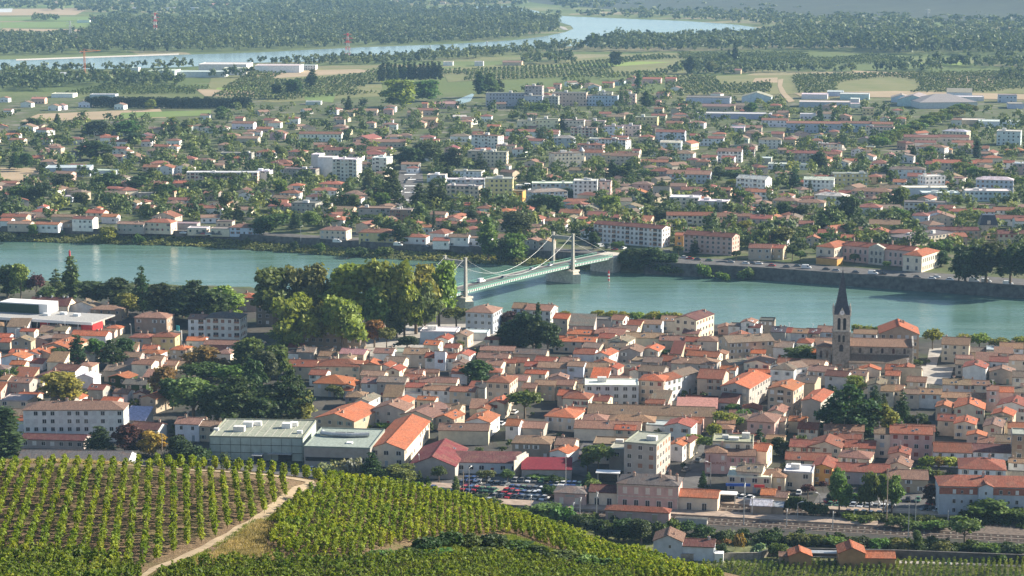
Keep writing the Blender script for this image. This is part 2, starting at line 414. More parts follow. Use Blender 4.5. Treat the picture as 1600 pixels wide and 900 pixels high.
# ---- far hills
def hillz(X, Y):
    h = 175 * np.exp(-(((X - 1500) / 800) ** 2 + ((Y - 6000) / 900) ** 2)) + 90 * np.exp(-(((X - 500) / 500) ** 2 + ((Y - 6900) / 600) ** 2))
    h += 150 * np.exp(-(((X + 900) / 2600) ** 2 + ((Y - 8300) / 600) ** 2)) + 165 * np.exp(-(((X - 2600) / 900) ** 2 + ((Y - 5600) / 1200) ** 2))
    h *= 1 + 0.10 * np.sin(X / 140 + Y / 300) + 0.06 * np.sin(X / 60 - Y / 90)
    return np.minimum(h - 9, 178)
HM = NT('hill_woodland'); g = HM.new('ShaderNodeNewGeometry').outputs['Position']
HM.col(HM.ramp(HM.noise(g, 0.012, 6, 0.75), [(0.3, (0.012, 0.022, 0.009)), (0.55, (0.024, 0.038, 0.015)), (0.75, (0.05, 0.06, 0.026))])); HM.b.inputs['Roughness'].default_value = 1.0
tag(ob('far_hills', grid_mesh('far_hills', np.arange(-4800, 5000, 50.), np.arange(4300, 9300, 50.), hillz, [HM.m])), kind='structure')

# ---- the vineyard hill
HC = [  # photo x, y of ground on the hill and its distance (m)
    (0, 722, 348), (100, 721, 349), (250, 728, 350), (380, 735, 350), (480, 748, 350), (640, 768, 364), (760, 795, 379), (870, 827, 396), (1000, 867, 420), (1110, 903, 442), (-300, 722, 350), (-700, 730, 350),
    (0, 800, 303), (0, 900, 263), (230, 900, 263), (450, 762, 335), (400, 830, 298), (420, 880, 278), (600, 845, 312), (700, 900, 284), (820, 850, 338), (850, 900, 312), (1000, 905, 385), (-300, 900, 265), (240, 800, 304), (560, 790, 340), (700, 820, 338)]
hp = []
for x, y, d in HC:
    a = at(x, y, 0); k = d / a.y; hp.append((a.x * k, d, CAMH * (1 - k)))
hp += [(x, 100, 136) for x in (-200, 0, 150)] + [(x, -60, 172) for x in (-300, 0, 250)] + [(120, 480, 14), (100, 520, 2), (20, 440, 38), (-50, 430, 48), (-120, 430, 48), (-250, 430, 48), (60, 460, 27), (60, 500, 7), (-20, 500, 10), (-100, 500, 18), (-250, 500, 18), (-60, 390, 74), (-110, 385, 74), (-250, 385, 74), (-5, 410, 55)]
hp += [(x, 560, -3) for x in (-300, -200, -100, 0, 100, 200)] + [(170, 470, 2), (190, 400, 18), (250, 300, 40), (170, 300, 75), (200, 200, 90)]
hp = np.array(hp); npnt = len(hp)
dm = np.hypot(hp[:, None, 0] - hp[None, :, 0], hp[:, None, 1] - hp[None, :, 1])
A = np.zeros((npnt + 3, npnt + 3)); A[:npnt, :npnt] = dm; A[:npnt, npnt] = 1; A[:npnt, npnt + 1:] = hp[:, :2]; A[npnt:, :npnt] = A[:npnt, npnt:].T
wgt = np.linalg.solve(A + np.diag([0.5] * npnt + [0, 0, 0]), np.concatenate([hp[:, 2], [0, 0, 0]]))
def hz(X, Y):
    X = np.asarray(X, float); Y = np.asarray(Y, float); out = np.full(X.shape, wgt[npnt]) + wgt[npnt + 1] * X + wgt[npnt + 2] * Y
    for i in range(npnt): out = out + wgt[i] * np.hypot(X - hp[i, 0], Y - hp[i, 1])
    return np.where(Y > 545, np.minimum(out, (575 - Y) * 0.2 - 2), out)
_gx, _gy = np.arange(-340, 320, 2.), np.arange(-90, 660, 2.)
_gz = hz(*np.meshgrid(_gx, _gy)).tolist()
def hzs(x, y):
    a, b = (x + 340) / 2, (y + 90) / 2; i, j = min(max(int(a), 0), len(_gx) - 2), min(max(int(b), 0), len(_gy) - 2); a -= i; b -= j
    r0, r1 = _gz[j], _gz[j + 1]; return (r0[i] * (1 - a) + r0[i + 1] * a) * (1 - b) + (r1[i] * (1 - a) + r1[i + 1] * a) * b
def m_soil():
    t = NT('vineyard_soil'); g = t.new('ShaderNodeNewGeometry').outputs['Position']
    n = t.noise(g, 0.06, 4); n2 = t.noise(g, 1.6, 5, 0.75)
    c = t.ramp(n, [(0.3, (0.15, 0.10, 0.058)), (0.5, (0.20, 0.14, 0.085)), (0.7, (0.125, 0.11, 0.048))])
    c = t.mix(t.rng(t.noise(g, 0.25, 4, 0.7), 0.55, 0.7, 0, 0.55), c, (0.11, 0.13, 0.035, 1))
    t.col(t.mix(1.0, c, t.grey(t.rng(n2, 0.3, 0.7, 0.6, 1.4)), 'MULTIPLY')); t.b.inputs['Roughness'].default_value = 1.0; t.b.inputs['Specular IOR Level'].default_value = 0.1
    t.bump(n2, 0.9, 0.4); return t.m
SOIL = m_soil()
tag(ob('vineyard_hill', grid_mesh('vineyard_hill', np.arange(-330, 300, 4.), np.arange(-80, 577, 4.), hz, [SOIL])), kind='structure')

def on_hill(x, y):
    """where the line of sight at photo position x, y meets the hill"""
    dx, dv = (x - 800) / FPX, (450 - y) / FPX
    d = Vector((dx, CP + dv * SP, -SP + dv * CP)); lo = 150.0
    t = 120.0
    while t < 640:
        p = d * t
        if p.z + CAMH < hzs(p.x, p.y): break
        t += 2.0
    return Vector((p.x, p.y, hzs(p.x, p.y)))
def drape(name, line, w0, w1, mat, lift=0.12, step=2.0):
    P = [on_hill(x, y) for x, y in line]; pts = []
    for a, b in zip(P[:-1], P[1:]):
        k = max(2, int((b - a).length / step)); pts += [a.lerp(b, i / k) for i in range(k)]
    pts.append(P[-1]); v = []; n = len(pts)
    for i, p in enumerate(pts):
        d = (pts[min(i + 1, n - 1)] - pts[max(i - 1, 0)]); d.z = 0; d.normalize(); s = Vector((d.y, -d.x, 0)); w = w0 + (w1 - w0) * i / n + 0.25 * math.sin(i * 1.3)
        for k in (-0.5, -0.17, 0.17, 0.5):
            q = p + s * w * k; v.append((q.x, q.y, hzs(q.x, q.y) + lift))
    f = [(4 * i + k, 4 * i + k + 1, 4 * i + k + 5, 4 * i + k + 4) for i in range(n - 1) for k in range(3)]
    return tag(ob(name, me_py(name, v, f, [mat], smooth=True)), kind='structure')
PATHM = m_plain('pale_track_earth', (0.34, 0.265, 0.175), 1.0, var=0.14, scale=0.5, spec=0.1)
drape('dirt_path', [(205, 912), (240, 893), (300, 868), (360, 840), (400, 815), (440, 787), (468, 768), (490, 757)], 1.0, 2.5, PATHM)
drape('dirt_path', [(-60, 722), (60, 722), (180, 726), (300, 735), (420, 744), (492, 757)], 3.6, 2.6, PATHM, 0.10)
# ================================================================== BUILDINGS
RC = dict(o=(0.36, 0.108, 0.046), r=(0.235, 0.072, 0.042), b=(0.235, 0.138, 0.09), g=(0.18, 0.138, 0.10), m=(0.12, 0.042, 0.036), k=(0.085, 0.08, 0.08), w=(0.62, 0.61, 0.58), c=(0.30, 0.285, 0.25), R=(0.17, 0.024, 0.03), l=(0.36, 0.40, 0.42), t=(0.20, 0.115, 0.08), O=(0.42, 0.11, 0.035), P=(0.42, 0.21, 0.18), d=(0.13, 0.115, 0.11))
RW = dict(o='orange tile', r='red tile', b='pinkish-brown tile', g='grey-brown tile', m='maroon tile', k='slate-dark', w='whitish', c='grey', R='crimson', l='pale blue', t='brown tile', O='bright orange tile', P='dusty pink', d='dark grey')
WC = dict(w=(0.80, 0.775, 0.73), c=(0.73, 0.625, 0.48), p=(0.62, 0.42, 0.36), b=(0.55, 0.45, 0.33), g=(0.42, 0.385, 0.34), t=(0.39, 0.30, 0.21), y=(0.66, 0.53, 0.26), s=(0.28, 0.23, 0.18), l=(0.52, 0.57, 0.62), o=(0.58, 0.33, 0.10), k=(0.12, 0.11, 0.11), e=(0.44, 0.48, 0.42), i=(0.035, 0.055, 0.015), q=(0.40, 0.345, 0.32))
WW = dict(w='white', c='cream', p='pink', b='beige', g='grey', t='tan', y='yellow', s='brown stone', l='pale blue-grey', o='ochre', k='dark', e='pale green', i='ivy-clad', q='mauve-grey')
KW = dict(x='gabled', y='end-on gabled', h='hipped', f='flat', s='sloping', S='sloping')
PITCH = 0.31

# window meshes, 1 m x 1 m, set by their objects' scale; front at -y
def win_me(kind):
    m = MB()
    if kind == 'open':
        m.box(-.5, .5, -.03, .02, 0, 1, 1); m.box(-.5, -.44, -.06, .02, 0, 1, 0); m.box(.44, .5, -.06, .02, 0, 1, 0); m.box(-.44, .44, -.06, .02, .94, 1, 0); m.box(-.03, .03, -.05, .02, 0, .94, 0); m.box(-.56, .56, -.12, .02, -.06, 0, 0)
        for s in (-1, 1): m.box(min(s * .52, s * 1.0), max(s * .52, s * 1.0), -.07, -.01, .0, 1, 2)
    elif kind == 'plain':
        m.box(-.5, .5, -.03, .02, 0, 1, 1); m.box(-.5, -.43, -.06, .02, 0, 1, 0); m.box(.43, .5, -.06, .02, 0, 1, 0); m.box(-.43, .43, -.06, .02, .93, 1, 0); m.box(-.03, .03, -.05, .02, 0, .93, 0); m.box(-.56, .56, -.12, .02, -.06, 0, 0)
    elif kind == 'shut':
        m.box(-.5, -.01, -.06, .02, 0, 1, 2); m.box(.01, .5, -.06, .02, 0, 1, 2); m.box(-.56, .56, -.1, .02, -.06, 0, 0)
    else:  # loggia: wide opening with a railing
        m.box(-.5, .5, -.03, .02, 0, 1, 1); m.box(-.5, .5, -.5, -.45, 0, .42, 2); m.box(-.5, .5, -.5, .02, -.06, 0, 0); m.box(-.02, .02, -.05, .02, .42, 1, 0)
    return m.me('window', M['frame'], M['pane'], M['paint'])
WME = {k: win_me(k) for k in ('open', 'plain', 'shut', 'loggia')}
mm = MB(); mm.box(-.35, .35, -.3, .3, -1.0, .7); mm.box(-.42, .42, -.37, .37, .7, .82); mm.box(-.2, -.02, -.12, .12, .82, 1.1, 1); mm.box(.04, .22, -.12, .12, .82, 1.05, 1)
CHME = mm.me('chimney', M['wall'], M['brick'])
mm = MB(); mm.box(-.5, .5, -.04, .02, 0, 1, 0); mm.box(-.6, .6, -.08, .02, 1, 1.08, 1)
DOORME = mm.me('door', M['paint'], M['frame'])
SHUT = [(0.62, 0.60, 0.56), (0.30, 0.16, 0.10), (0.42, 0.44, 0.45), (0.35, 0.40, 0.42), (0.55, 0.48, 0.38), (0.22, 0.28, 0.24), (0.28, 0.08, 0.06), (0.65, 0.64, 0.62)]

def shell(W, d, h, K, pitch, over=0.35):
    """wall and roof solids in local coordinates: front at y=-d/2"""
    wm, rm = MB(), MB(); a, b = W / 2, d / 2; th = 0.22
    if K == 'x':
        rz = h + pitch * b
        wm.add([(-a, -b, -1), (a, -b, -1), (a, b, -1), (-a, b, -1), (-a, -b, h), (a, -b, h), (a, b, h), (-a, b, h), (-a, 0, rz), (a, 0, rz)],
               [(0, 1, 5, 4), (2, 3, 7, 6), (1, 2, 6, 9, 5), (3, 0, 4, 8, 7), (4, 5, 9, 8), (6, 7, 8, 9)])
        A, B = a + over * .8, b + over; ez = h - pitch * over
        for s in (-1, 1):
            rm.add([(-A, s * B, ez), (A, s * B, ez), (A, 0, rz), (-A, 0, rz), (-A, s * B, ez + th), (A, s * B, ez + th), (A, 0, rz + th), (-A, 0, rz + th)],
                   [(4, 5, 6, 7) if s < 0 else (7, 6, 5, 4), (0, 3, 2, 1), (0, 1, 5, 4), (1, 2, 6, 5), (3, 0, 4, 7)])
        rm.box(-A, A, -.16, .16, rz + th - .02, rz + th + .09, 0)
    elif K == 'y':
        rz = h + pitch * a
        wm.add([(-a, -b, -1), (a, -b, -1), (a, b, -1), (-a, b, -1), (-a, -b, h), (a, -b, h), (a, b, h), (-a, b, h), (0, -b, rz), (0, b, rz)],
               [(1, 2, 6, 5), (3, 0, 4, 7), (0, 1, 5, 8, 4), (2, 3, 7, 9, 6), (5, 6, 9, 8), (7, 4, 8, 9)])
        A, B = a + over, b + over * .8; ez = h - pitch * over
        for s in (-1, 1):
            rm.add([(s * A, -B, ez), (s * A, B, ez), (0, B, rz), (0, -B, rz), (s * A, -B, ez + th), (s * A, B, ez + th), (0, B, rz + th), (0, -B, rz + th)],
                   [(4, 5, 6, 7) if s > 0 else (7, 6, 5, 4), (0, 3, 2, 1), (0, 1, 5, 4), (1, 2, 6, 5), (3, 0, 4, 7)])
        rm.box(-.16, .16, -B, B, rz + th - .02, rz + th + .09, 0)
    elif K == 'h':
        wm.box(-a, a, -b, b, -1, h); A, B = a + over, b + over; ez = h - .02
        if A >= B: q = A - B; rz = h + pitch * B; r1, r2 = (-q, 0, rz), (q, 0, rz)
        else: q = B - A; rz = h + pitch * A; r1, r2 = (0, -q, rz), (0, q, rz)
        vs = [(-A, -B, ez), (A, -B, ez), (A, B, ez), (-A, B, ez), (-A, -B, ez + .2), (A, -B, ez + .2), (A, B, ez + .2), (-A, B, ez + .2), (r1[0], r1[1], r1[2] + .2), (r2[0], r2[1], r2[2] + .2)]
        fs = [(0, 3, 2, 1), (0, 1, 5, 4), (1, 2, 6, 5), (2, 3, 7, 6), (3, 0, 4, 7)]
        fs += [(4, 5, 9, 8), (5, 6, 9), (6, 7, 8, 9), (7, 4, 8)] if A >= B else [(4, 5, 8), (5, 6, 9, 8), (6, 7, 9), (7, 4, 8, 9)]
        rm.add(vs, fs)
    elif K == 'f':
        wm.box(-a, a, -b, b, -1, h - .02); p = .25
        rm.box(-a + p, a - p, -b + p, b - p, h - .1, h + .1); 
        for q in ((-a - .04, a + .04, -b - .04, -b + p), (-a - .04, a + .04, b - p, b + .04), (-a - .04, -a + p, -b + p, b - p), (a - p, a + .04, -b + p, b - p)): rm.box(*q, h - .1, h + .45, 1)
        rz = h
    else:
        sg = 1 if K == 's' else -1; z0, z1 = (h, h + pitch * d) if sg > 0 else (h + pitch * d, h)
        wm.add([(-a, -b, -1), (a, -b, -1), (a, b, -1), (-a, b, -1), (-a, -b, z0), (a, -b, z0), (a, b, z1), (-a, b, z1)],
               [(0, 1, 5, 4), (2, 3, 7, 6), (1, 2, 6, 5), (3, 0, 4, 7), (4, 5, 6, 7)])
        A, B = a + over * .6, b + over; y0, y1 = z0 - sg * pitch * over, z1 + sg * pitch * over
        rm.add([(-A, -B, y0), (A, -B, y0), (A, B, y1), (-A, B, y1), (-A, -B, y0 + .2), (A, -B, y0 + .2), (A, B, y1 + .2), (-A, B, y1 + .2)],
               [(0, 3, 2, 1), (4, 5, 6, 7), (0, 1, 5, 4), (1, 2, 6, 5), (2, 3, 7, 6), (3, 0, 4, 7)])
        rz = max(z0, z1)
    return wm, rm, rz

def vis_side(c, ang, n):
    nx, ny = n[0] * math.cos(ang) - n[1] * math.sin(ang), n[0] * math.sin(ang) + n[1] * math.cos(ang)
    return nx * (0 - c.x) + ny * (0 - c.y) > 1.0

def add_windows(root, W, d, h, c, ang, K, style, rz, detail):
    """windows and a door on the walls the place shows; each a part of its own"""
    r = RN; cnt = 0; big = W > 22 or h > 8.5; shut = SHUT if style != 'W' else SHUT[:1]
    ww, wh = (1.15, 1.35) if not big else (1.5, 1.5)
    sc = r.choice(shut); nf = max(1, int(round(h / 2.9))); fh = h / nf
    for side in ((0, -1), (1, 0), (-1, 0)):
        if not vis_side(c, ang, side): continue
        L = W if side[1] else d; off = d / 2 if side[1] else W / 2
        if L < 3.2: continue
        n = max(1, int(L / (3.3 if not big else 3.0)))
        if not side[1] and not big: n = max(1, int(L / 4.5))
        rot = 0 if side[1] else (math.pi / 2 if side[0] > 0 else -math.pi / 2)
        for fl in range(nf):
            for i in range(n):
                if cnt >= 96: return
                if not big and r.random() < (0.18 if side[1] else 0.4): continue
                t = (i + .5) / n * L - L / 2; z = fl * fh + fh * 0.36
                if not big: t += r.uniform(-.25, .25)
                p = (t, -off) if side[1] else ((off, t) if side[0] > 0 else (-off, -t))
                if fl == 0 and i == n // 2 and side[1] and not big and detail:
                    ob('door', DOORME, root, (p[0], p[1], 0), rot, (1.05, 1, 2.1), r.choice(SHUT[1:7])); cnt += 1; continue
                if style == 'L' and side[1] and i % 3 == 1: kd, w2, h2 = 'loggia', 2.3, 1.9
                elif style == 'G': kd, w2, h2 = 'plain', 1.8, 1.5
                else: kd, w2, h2 = ('open' if not big and r.random() < .45 else 'plain' if r.random() < .72 else 'shut'), ww, wh
                if z + h2 > h - .15 : h2 = max(.6, h - .2 - z)
                ob('window', WME[kd], root, (p[0], p[1], z), rot, (w2, 1, h2), sc); cnt += 1

PLACED = []
def building(x0, x1, y, yaw, h, d, K, R, W_, group, near=True, flags=(), name=None, desc=None, pitch=None):
    """x0..x1: where its front eave runs in the photo, y: the middle of that eave; h: eave height; d: depth (metres); yaw in degrees"""
    ang = math.radians(yaw); e = Vector((math.cos(ang), math.sin(ang), 0)); dn = Vector((-e.y, e.x, 0))
    p = at((x0 + x1) / 2, y, h); dep = proj(p)[2]
    f = p.normalized(); pr = max(.35, e.x - e.y * p.x / p.y)
    W = abs((x1 - x0) * dep / FPX / pr); W = max(2.2, W)
    c = Vector((p.x, p.y, 0)) + dn * (d / 2)
    r = RN; pitch = pitch or PITCH * r.uniform(.85, 1.2)
    if near and W_ in 'bgt' and r.random() < .34 and not flags and desc is None: W_ = r.choice('ccwpc')
    wc = WC[W_]; rc = RC[R]; j = r.uniform(.8, 1.14)
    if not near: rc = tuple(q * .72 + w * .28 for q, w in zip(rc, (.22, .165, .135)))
    wc = tuple(min(.8, q * j * r.uniform(.97, 1.03)) for q in wc); rc = tuple(q * r.uniform(.88, 1.12) for q in rc)
    if name is None:
        name = 'shed' if (h < 3.0 or (h < 4 and 'nw' in flags)) else 'apartment_block' if (h > 8.4 or (K == 'f' and W > 16)) else 'terraced_house' if (W > 17 and K == 'x') else 'house'
        if 'wh' in flags: name = 'warehouse'
    root = empty(name, c, ang)
    wm, rm, rz = shell(W, d, h, K, pitch, 0.35 if near else 0.3)
    ob('wall', wm.me('wall', M['wall']), root, color=wc)
    metal = 'mt' in flags
    ro = ob('roof', rm.me('roof', M['flat'] if (K == 'f' or metal) else M['roof'], M['wall']), root, color=rc)
    if 'nw' not in flags and K is not None:
        add_windows(root, W, d, h, c, ang, K, 'L' if 'L' in flags else 'G' if 'G' in flags else 'W' if 'W' in flags else '', rz, near)
    if K in 'xy' and near and h > 3 and r.random() < .35 and W > 6 and not metal:
        for q in range(r.randint(1, 2)):
            m = MB(); m.box(-.45, .45, -.6, .6, .0, .1); m.box(-.36, .36, -.5, .5, .1, .115, 1)
            u, w_ = r.uniform(-.36, .36), r.uniform(.18, .38); sl = m.build('skylight', [M['metal'], M['pane']], ro)
            if K == 'x': sl.location = (W * u, -d * w_, rz - pitch * d * w_ + .2); sl.rotation_euler.x = math.atan(pitch)
            else: sl.location = (W * w_, d * u, rz - pitch * W * w_ + .2); sl.rotation_euler.y = math.atan(pitch)
    if K in 'xyh' and near and r.random() < .3 and 'nw' not in flags:
        m = MB(); m.tube([(0, 0, -.8), (0, 0, 2.2)], .05, .05, 4); m.box(-.7, .7, -.03, .03, 2.0, 2.06); m.box(-.5, .5, -.03, .03, 1.7, 1.76); m.build('aerial', M['metal'], ro, loc=(W * r.uniform(-.3, .3) if K == 'x' else 0, 0 if K == 'x' else d * r.uniform(-.3, .3), rz + .2))
    if K in 'xyh' and h > 3.4 and 'nc' not in flags:
        for k in range(1 if W < 9 else 2 if W < 20 else 4):
            if r.random() < .25: continue
            u = r.uniform(-.4, .4)
            cx, cy = (W * u, r.uniform(-.12, .2) * d) if K != 'y' else (r.uniform(-.15, .15) * W, d * u)
            if K == 'h': cx, cy = cx * .5, cy * .5
            zz = rz - pitch * (abs(cy) if (K == 'x' or (K == 'h' and W >= d)) else abs(cx))
            ob('chimney', CHME, ro, (cx, cy, zz + .3), 0, (r.uniform(.7, 1.5), r.uniform(.7, 1.1), r.uniform(.7, 1.2)), (.45, .36, .28))
    if K == 'f' and W > 9 and h > 5 and 'nc' not in flags:
        for k in range(r.randint(1, 3)):
            m = MB(); w = r.uniform(.8, 2.0); m.box(-w, w, -w * .7, w * .7, 0, r.uniform(.8, 1.9)); m.build('roof_unit', M['frame'], ro, loc=(r.uniform(-.35, .35) * W, r.uniform(-.25, .3) * d, h + .1))
    FOOT.append((c.x, c.y, math.hypot(W, d) / 2, W, d, ang))
    own = desc is not None
    if desc is None:
        noun = {'shed': 'shed', 'warehouse': 'warehouse', 'apartment_block': 'apartment block', 'terraced_house': 'terrace', 'house': 'house'}.get(name, name.replace('_', ' '))
        size = 'narrow' if W < 6 else 'long' if W > 24 else 'tall' if h > 8.4 else 'low' if h < 3.9 else 'small' if W < 9 and h < 5.5 else 'mid-sized'
        desc = f"{size} {WW[W_]} {noun} with {KW[K]} {RW[R]} roof"
    cat = {'shed': 'shed', 'warehouse': 'warehouse', 'apartment_block': 'apartment block', 'terraced_house': 'terraced house'}.get(name, name.replace('_', ' ').split(' ')[-1] if name not in ('house',) else 'house')
    reg(root, desc, cat, group, W, own)
    PLACED.append(root)
    return root, W, d, h, rz, c, ang

def table(X0, Y0, text, group, near=True, sc=4.0):
    for ln in text.strip().splitlines():
        t = ln.split()
        if not t or t[0].startswith('#'): continue
        u0, u1, v, yaw, h, d = map(float, t[:6])
        if near and 3.5 < h < 9: h *= 1.13
        if near and -13 < yaw <= 0 and 'wh' not in t[9:]: yaw -= (5 if X0 < 800 else 8.5) + RN.uniform(-1.5, 1.5) - (3 if u1 - u0 > 230 else 0)
        elif -13 < yaw <= 0: yaw -= (4 if X0 < 800 else 9) + RN.uniform(-1.5, 1.5)
        building(X0 + u0 / sc, X0 + u1 / sc, Y0 + v / sc, yaw, h, d, t[6], t[7], t[8], group, near, t[9:])
# ================================================================== THE NEAR TOWN (u0 u1 v yaw h d kind roof wall flags; zoomed photo coordinates)
NT_ = 'buildings of the near town'
table(0, 450, '''
565 755 138 -5 4.5 9 h b t
425 590 118 -8 5 9 y g w nw
840 1040 188 -4 6 11 h b t
1175 1282 195 -3 8 9 x b w L
1282 1500 190 -3 8.5 12 h k w L
808 946 312 -4 5.5 8 h r b
950 1093 308 -3 6.3 8 h r y
1165 1278 330 0 3.6 7 x o w
1272 1500 356 -3 3.2 8 x b b nw
444 660 298 -4 3.8 8 x o w nw
255 425 372 -18 5 18 y o b nw
210 318 408 -18 4.5 9 y o b
5 152 440 -6 4.5 9 y o w nw
150 245 412 -6 4.5 10 y o w
330 470 515 -20 4.8 10 x m w
205 352 565 -8 4.2 10 y m q
650 836 520 -4 4 10 x g b nw
822 946 478 -8 7 8 x b c
928 1006 455 -5 6 8 x b p
1006 1096 485 -4 4 8 x b b
1094 1172 486 -4 3.6 7 x b w
1045 1165 525 -3 2.6 5 f c c nw
678 792 562 -22 5.2 8 y o i
768 912 604 -5 4.5 8 x d i
878 972 690 -24 5 13 y o b
772 908 826 -3 2.6 9 s l g nw mt
105 206 832 -6 4.6 7 x o w
0 172 708 -3 4.4 11 f c b G
0 46 574 -4 5 8 x b c
28 162 612 -6 3.6 8 f d l
160 264 596 -6 4 8 f d g
50 182 592 -5 5.6 8 x b g
550 642 636 -4 3.8 8 x r g
480 582 560 -14 4 7 y w w nw
814 986 884 -5 4.2 9 x m w nw
1094 1242 852 -6 5.5 9 x b w
1240 1352 866 -10 5 8 x b b
876 950 28 -5 6.2 8 x g w
1350 1440 412 -10 3.8 8 h b c
1310 1400 392 -5 4 8 x r w
0 62 340 0 3 8 x o b nw
1465 1600 62 -4 6 10 h o b
''', NT_)
building(36, 193, 641, 0.8, 11.6, 11, 'h', 'b', 'w', NT_, True, ('W',), 'apartment_block', 'white four-storey apartment block with pinkish-brown hipped roof', .36)
table(400, 450, '''
0 140 120 -5 9 11 h g s
1310 1480 155 -10 8.5 15 h b l
1025 1252 276 -3 4.6 12 f w l nw
1230 1322 300 -10 4.5 9 y b b
1300 1446 284 -3 3.2 9 f w w nw
1048 1138 356 -8 4.2 8 x o c
1120 1202 322 -10 4.4 9 y r w nw
1174 1262 376 -8 4 8 x r b
920 1062 414 -3 5 9 x b c
1056 1120 436 -3 4.6 8 x r w
1116 1184 444 -4 4.4 9 S m w
1180 1246 440 -4 4.4 8 x r w
1242 1332 424 -16 4.6 9 y r w
1400 1610 392 -2 4 8 x b b
1380 1570 440 -4 3.6 9 x b b
1430 1530 484 -12 4.2 8 x b c
1540 1620 470 -3 4 7 x r c
734 852 408 -3 3.6 9 x t b
850 942 404 -3 3.4 9 f c g nw
520 672 414 -8 3.8 9 x P b
256 362 402 -4 3.6 8 x g g nw
160 262 410 -4 3.4 8 f g w nw
200 300 370 -4 3.2 6 x r b
180 366 492 -3 4.6 11 x r b
366 645 492 -4 4.8 12 h r b
332 432 544 -6 4 8 x r b
360 560 600 -6 4.6 13 h o b
538 612 612 -10 4.2 9 y o b
545 600 642 -10 3.2 6 x o w
765 832 492 -18 4.4 8 y r b
815 895 516 -18 4 8 y r c
800 920 462 -14 4.2 8 x g c
560 780 520 -4 3.4 8 S t b nw
800 1140 528 -2 2.8 5 x t b nw
658 758 596 -4 5 10 x b w
756 930 590 -4 6 9 x g g
930 1024 572 -4 4 8 x r c
934 1046 622 -4 4.6 7 x r c
1020 1250 592 -3 3.6 8 x b c
1044 1212 640 -3 4.6 8 x b w
1210 1366 648 -5 4.8 8 x r b
914 1034 658 -2 3.4 6 f w w nw
1440 1585 592 -14 8.6 13 h r b
1366 1432 624 -5 4.2 8 x k w
1455 1550 722 -16 5.2 10 y o c
1380 1450 760 -18 4.4 10 y r c
370 612 824 -22 4.6 22 y o b
620 704 708 -20 5 11 y g w
728 930 764 -9 5.4 11 y b g
850 950 716 -16 4.4 8 y o b
905 1100 802 -26 4.2 18 y t b nw
1120 1232 816 -24 4 10 y o b
1150 1268 762 -14 4.2 9 x t b
1090 1250 800 -14 3.6 8 x t b nw
1310 1460 838 -16 4.8 13 y o w
1560 1640 862 -8 4.6 9 x o w
1140 1452 892 -3 4.6 10 x t c nw
''', NT_)
building(462, 562, 516, -9, 9.5, 12, 'h', 'b', 't', NT_, True, (), 'school', 'ochre three-storey school with tall windows and hipped roof', .25)
table(800, 450, '''
0 82 128 -4 8 10 x b l
80 240 140 -18 8 12 x b w
256 346 192 -10 6.2 9 x o b
355 512 236 0 5.5 11 s d g nw
345 510 290 -3 4 8 x o b nw
510 622 200 -3 5 8 f d g nw
618 692 200 -12 5 9 x b w
718 802 232 -10 4.8 9 x r b
776 930 226 -4 4.8 9 x b l
930 1020 206 -4 4.6 9 x b g
1066 1166 286 -14 3.8 8 x t b nw
1158 1284 334 -6 4.8 10 h b c
258 520 336 -3 4.4 9 x o c
514 690 290 -20 4.6 12 x b g
620 776 268 -14 4.4 10 x g c
540 634 314 -6 4.6 8 x r b
600 724 334 -22 5.6 10 y g c
690 940 312 -2 4 9 x b c nw
920 1090 330 -2 3.8 8 x b b
1080 1162 336 -4 4 8 x r b
384 512 414 -4 5 10 x r w
512 606 420 -24 5.6 11 y o w
440 545 372 -10 4.4 9 x g b
600 700 372 -10 4.2 9 x g b
804 912 392 -22 4.6 10 y o c
988 1058 412 -5 3.8 12 s m b nw
1056 1164 384 -5 4 8 x r b
1090 1284 428 -20 4.4 9 x o c
668 802 400 -16 5 11 y t g
745 832 460 -10 3.8 9 f g g nw
818 932 466 -4 4 9 x g g
926 1004 458 -10 4.4 9 x r b
995 1080 472 -10 4.8 9 x b c
1075 1262 476 -10 5 10 h b g
78 162 490 -3 4.6 8 x r g
158 352 500 -3 5 9 x b g
346 446 490 -3 6 8 x b l
442 598 500 -3 5 8 x b b
0 86 466 -3 4 8 x r c
0 210 414 -2 3.4 8 x d b nw
590 660 505 -12 5 8 y r b
650 782 504 -10 3.6 9 x g g nw
735 802 520 -16 4.2 8 y r b
790 942 524 -10 4.4 10 x g g
490 596 566 -4 4.2 8 s O w
600 720 586 -5 4.6 9 x b c
0 92 580 -3 5 9 x b c
62 144 626 -6 5 8 x t b
140 268 608 -3 5.4 8 x b b
264 384 608 -3 5.4 8 x b b
378 482 598 -3 5 8 x k c
795 948 580 -6 8.2 10 h o b
938 1062 572 48 7.6 9 x r w
1056 1170 540 48 7 9 x g w
1158 1316 568 -8 6.8 14 x r b
1305 1482 622 -25 7.6 26 y o g
1290 1400 720 -12 3.6 13 x m w
1030 1282 752 -2 3 8 s P k nw mt
1080 1284 702 -2 3.4 7 f m k nw
318 478 694 -14 6 10 h r c
488 598 706 -8 4.4 8 x r c
205 392 808 -10 4.6 13 h o c
330 430 782 -10 4.2 9 x o c
470 1262 796 -2 4 13 x b c nw
388 800 882 -3 4 11 x b c nw
440 590 830 -3 4 9 h b b nw
590 890 838 -3 3.8 9 h b b nw
836 992 862 -6 3.6 8 f l w nw
640 765 888 -4 4 7 x o b
955 1118 866 -18 5.6 10 y r w
1470 1640 838 -8 6.4 13 h t p
0 196 876 -2 3.4 10 x b g nw
1352 1424 240 -6 5 8 f g b
1430 1514 218 -10 6.6 8 y b w
1478 1552 248 -6 5 7 x m w
1545 1640 206 -4 5 8 f k s
1350 1482 310 -14 4.4 9 y r b nw
1354 1640 338 14 7 13 x g b
1370 1490 478 22 4 9 x g b nw
1448 1610 474 -10 4.6 12 y b c
''', NT_)
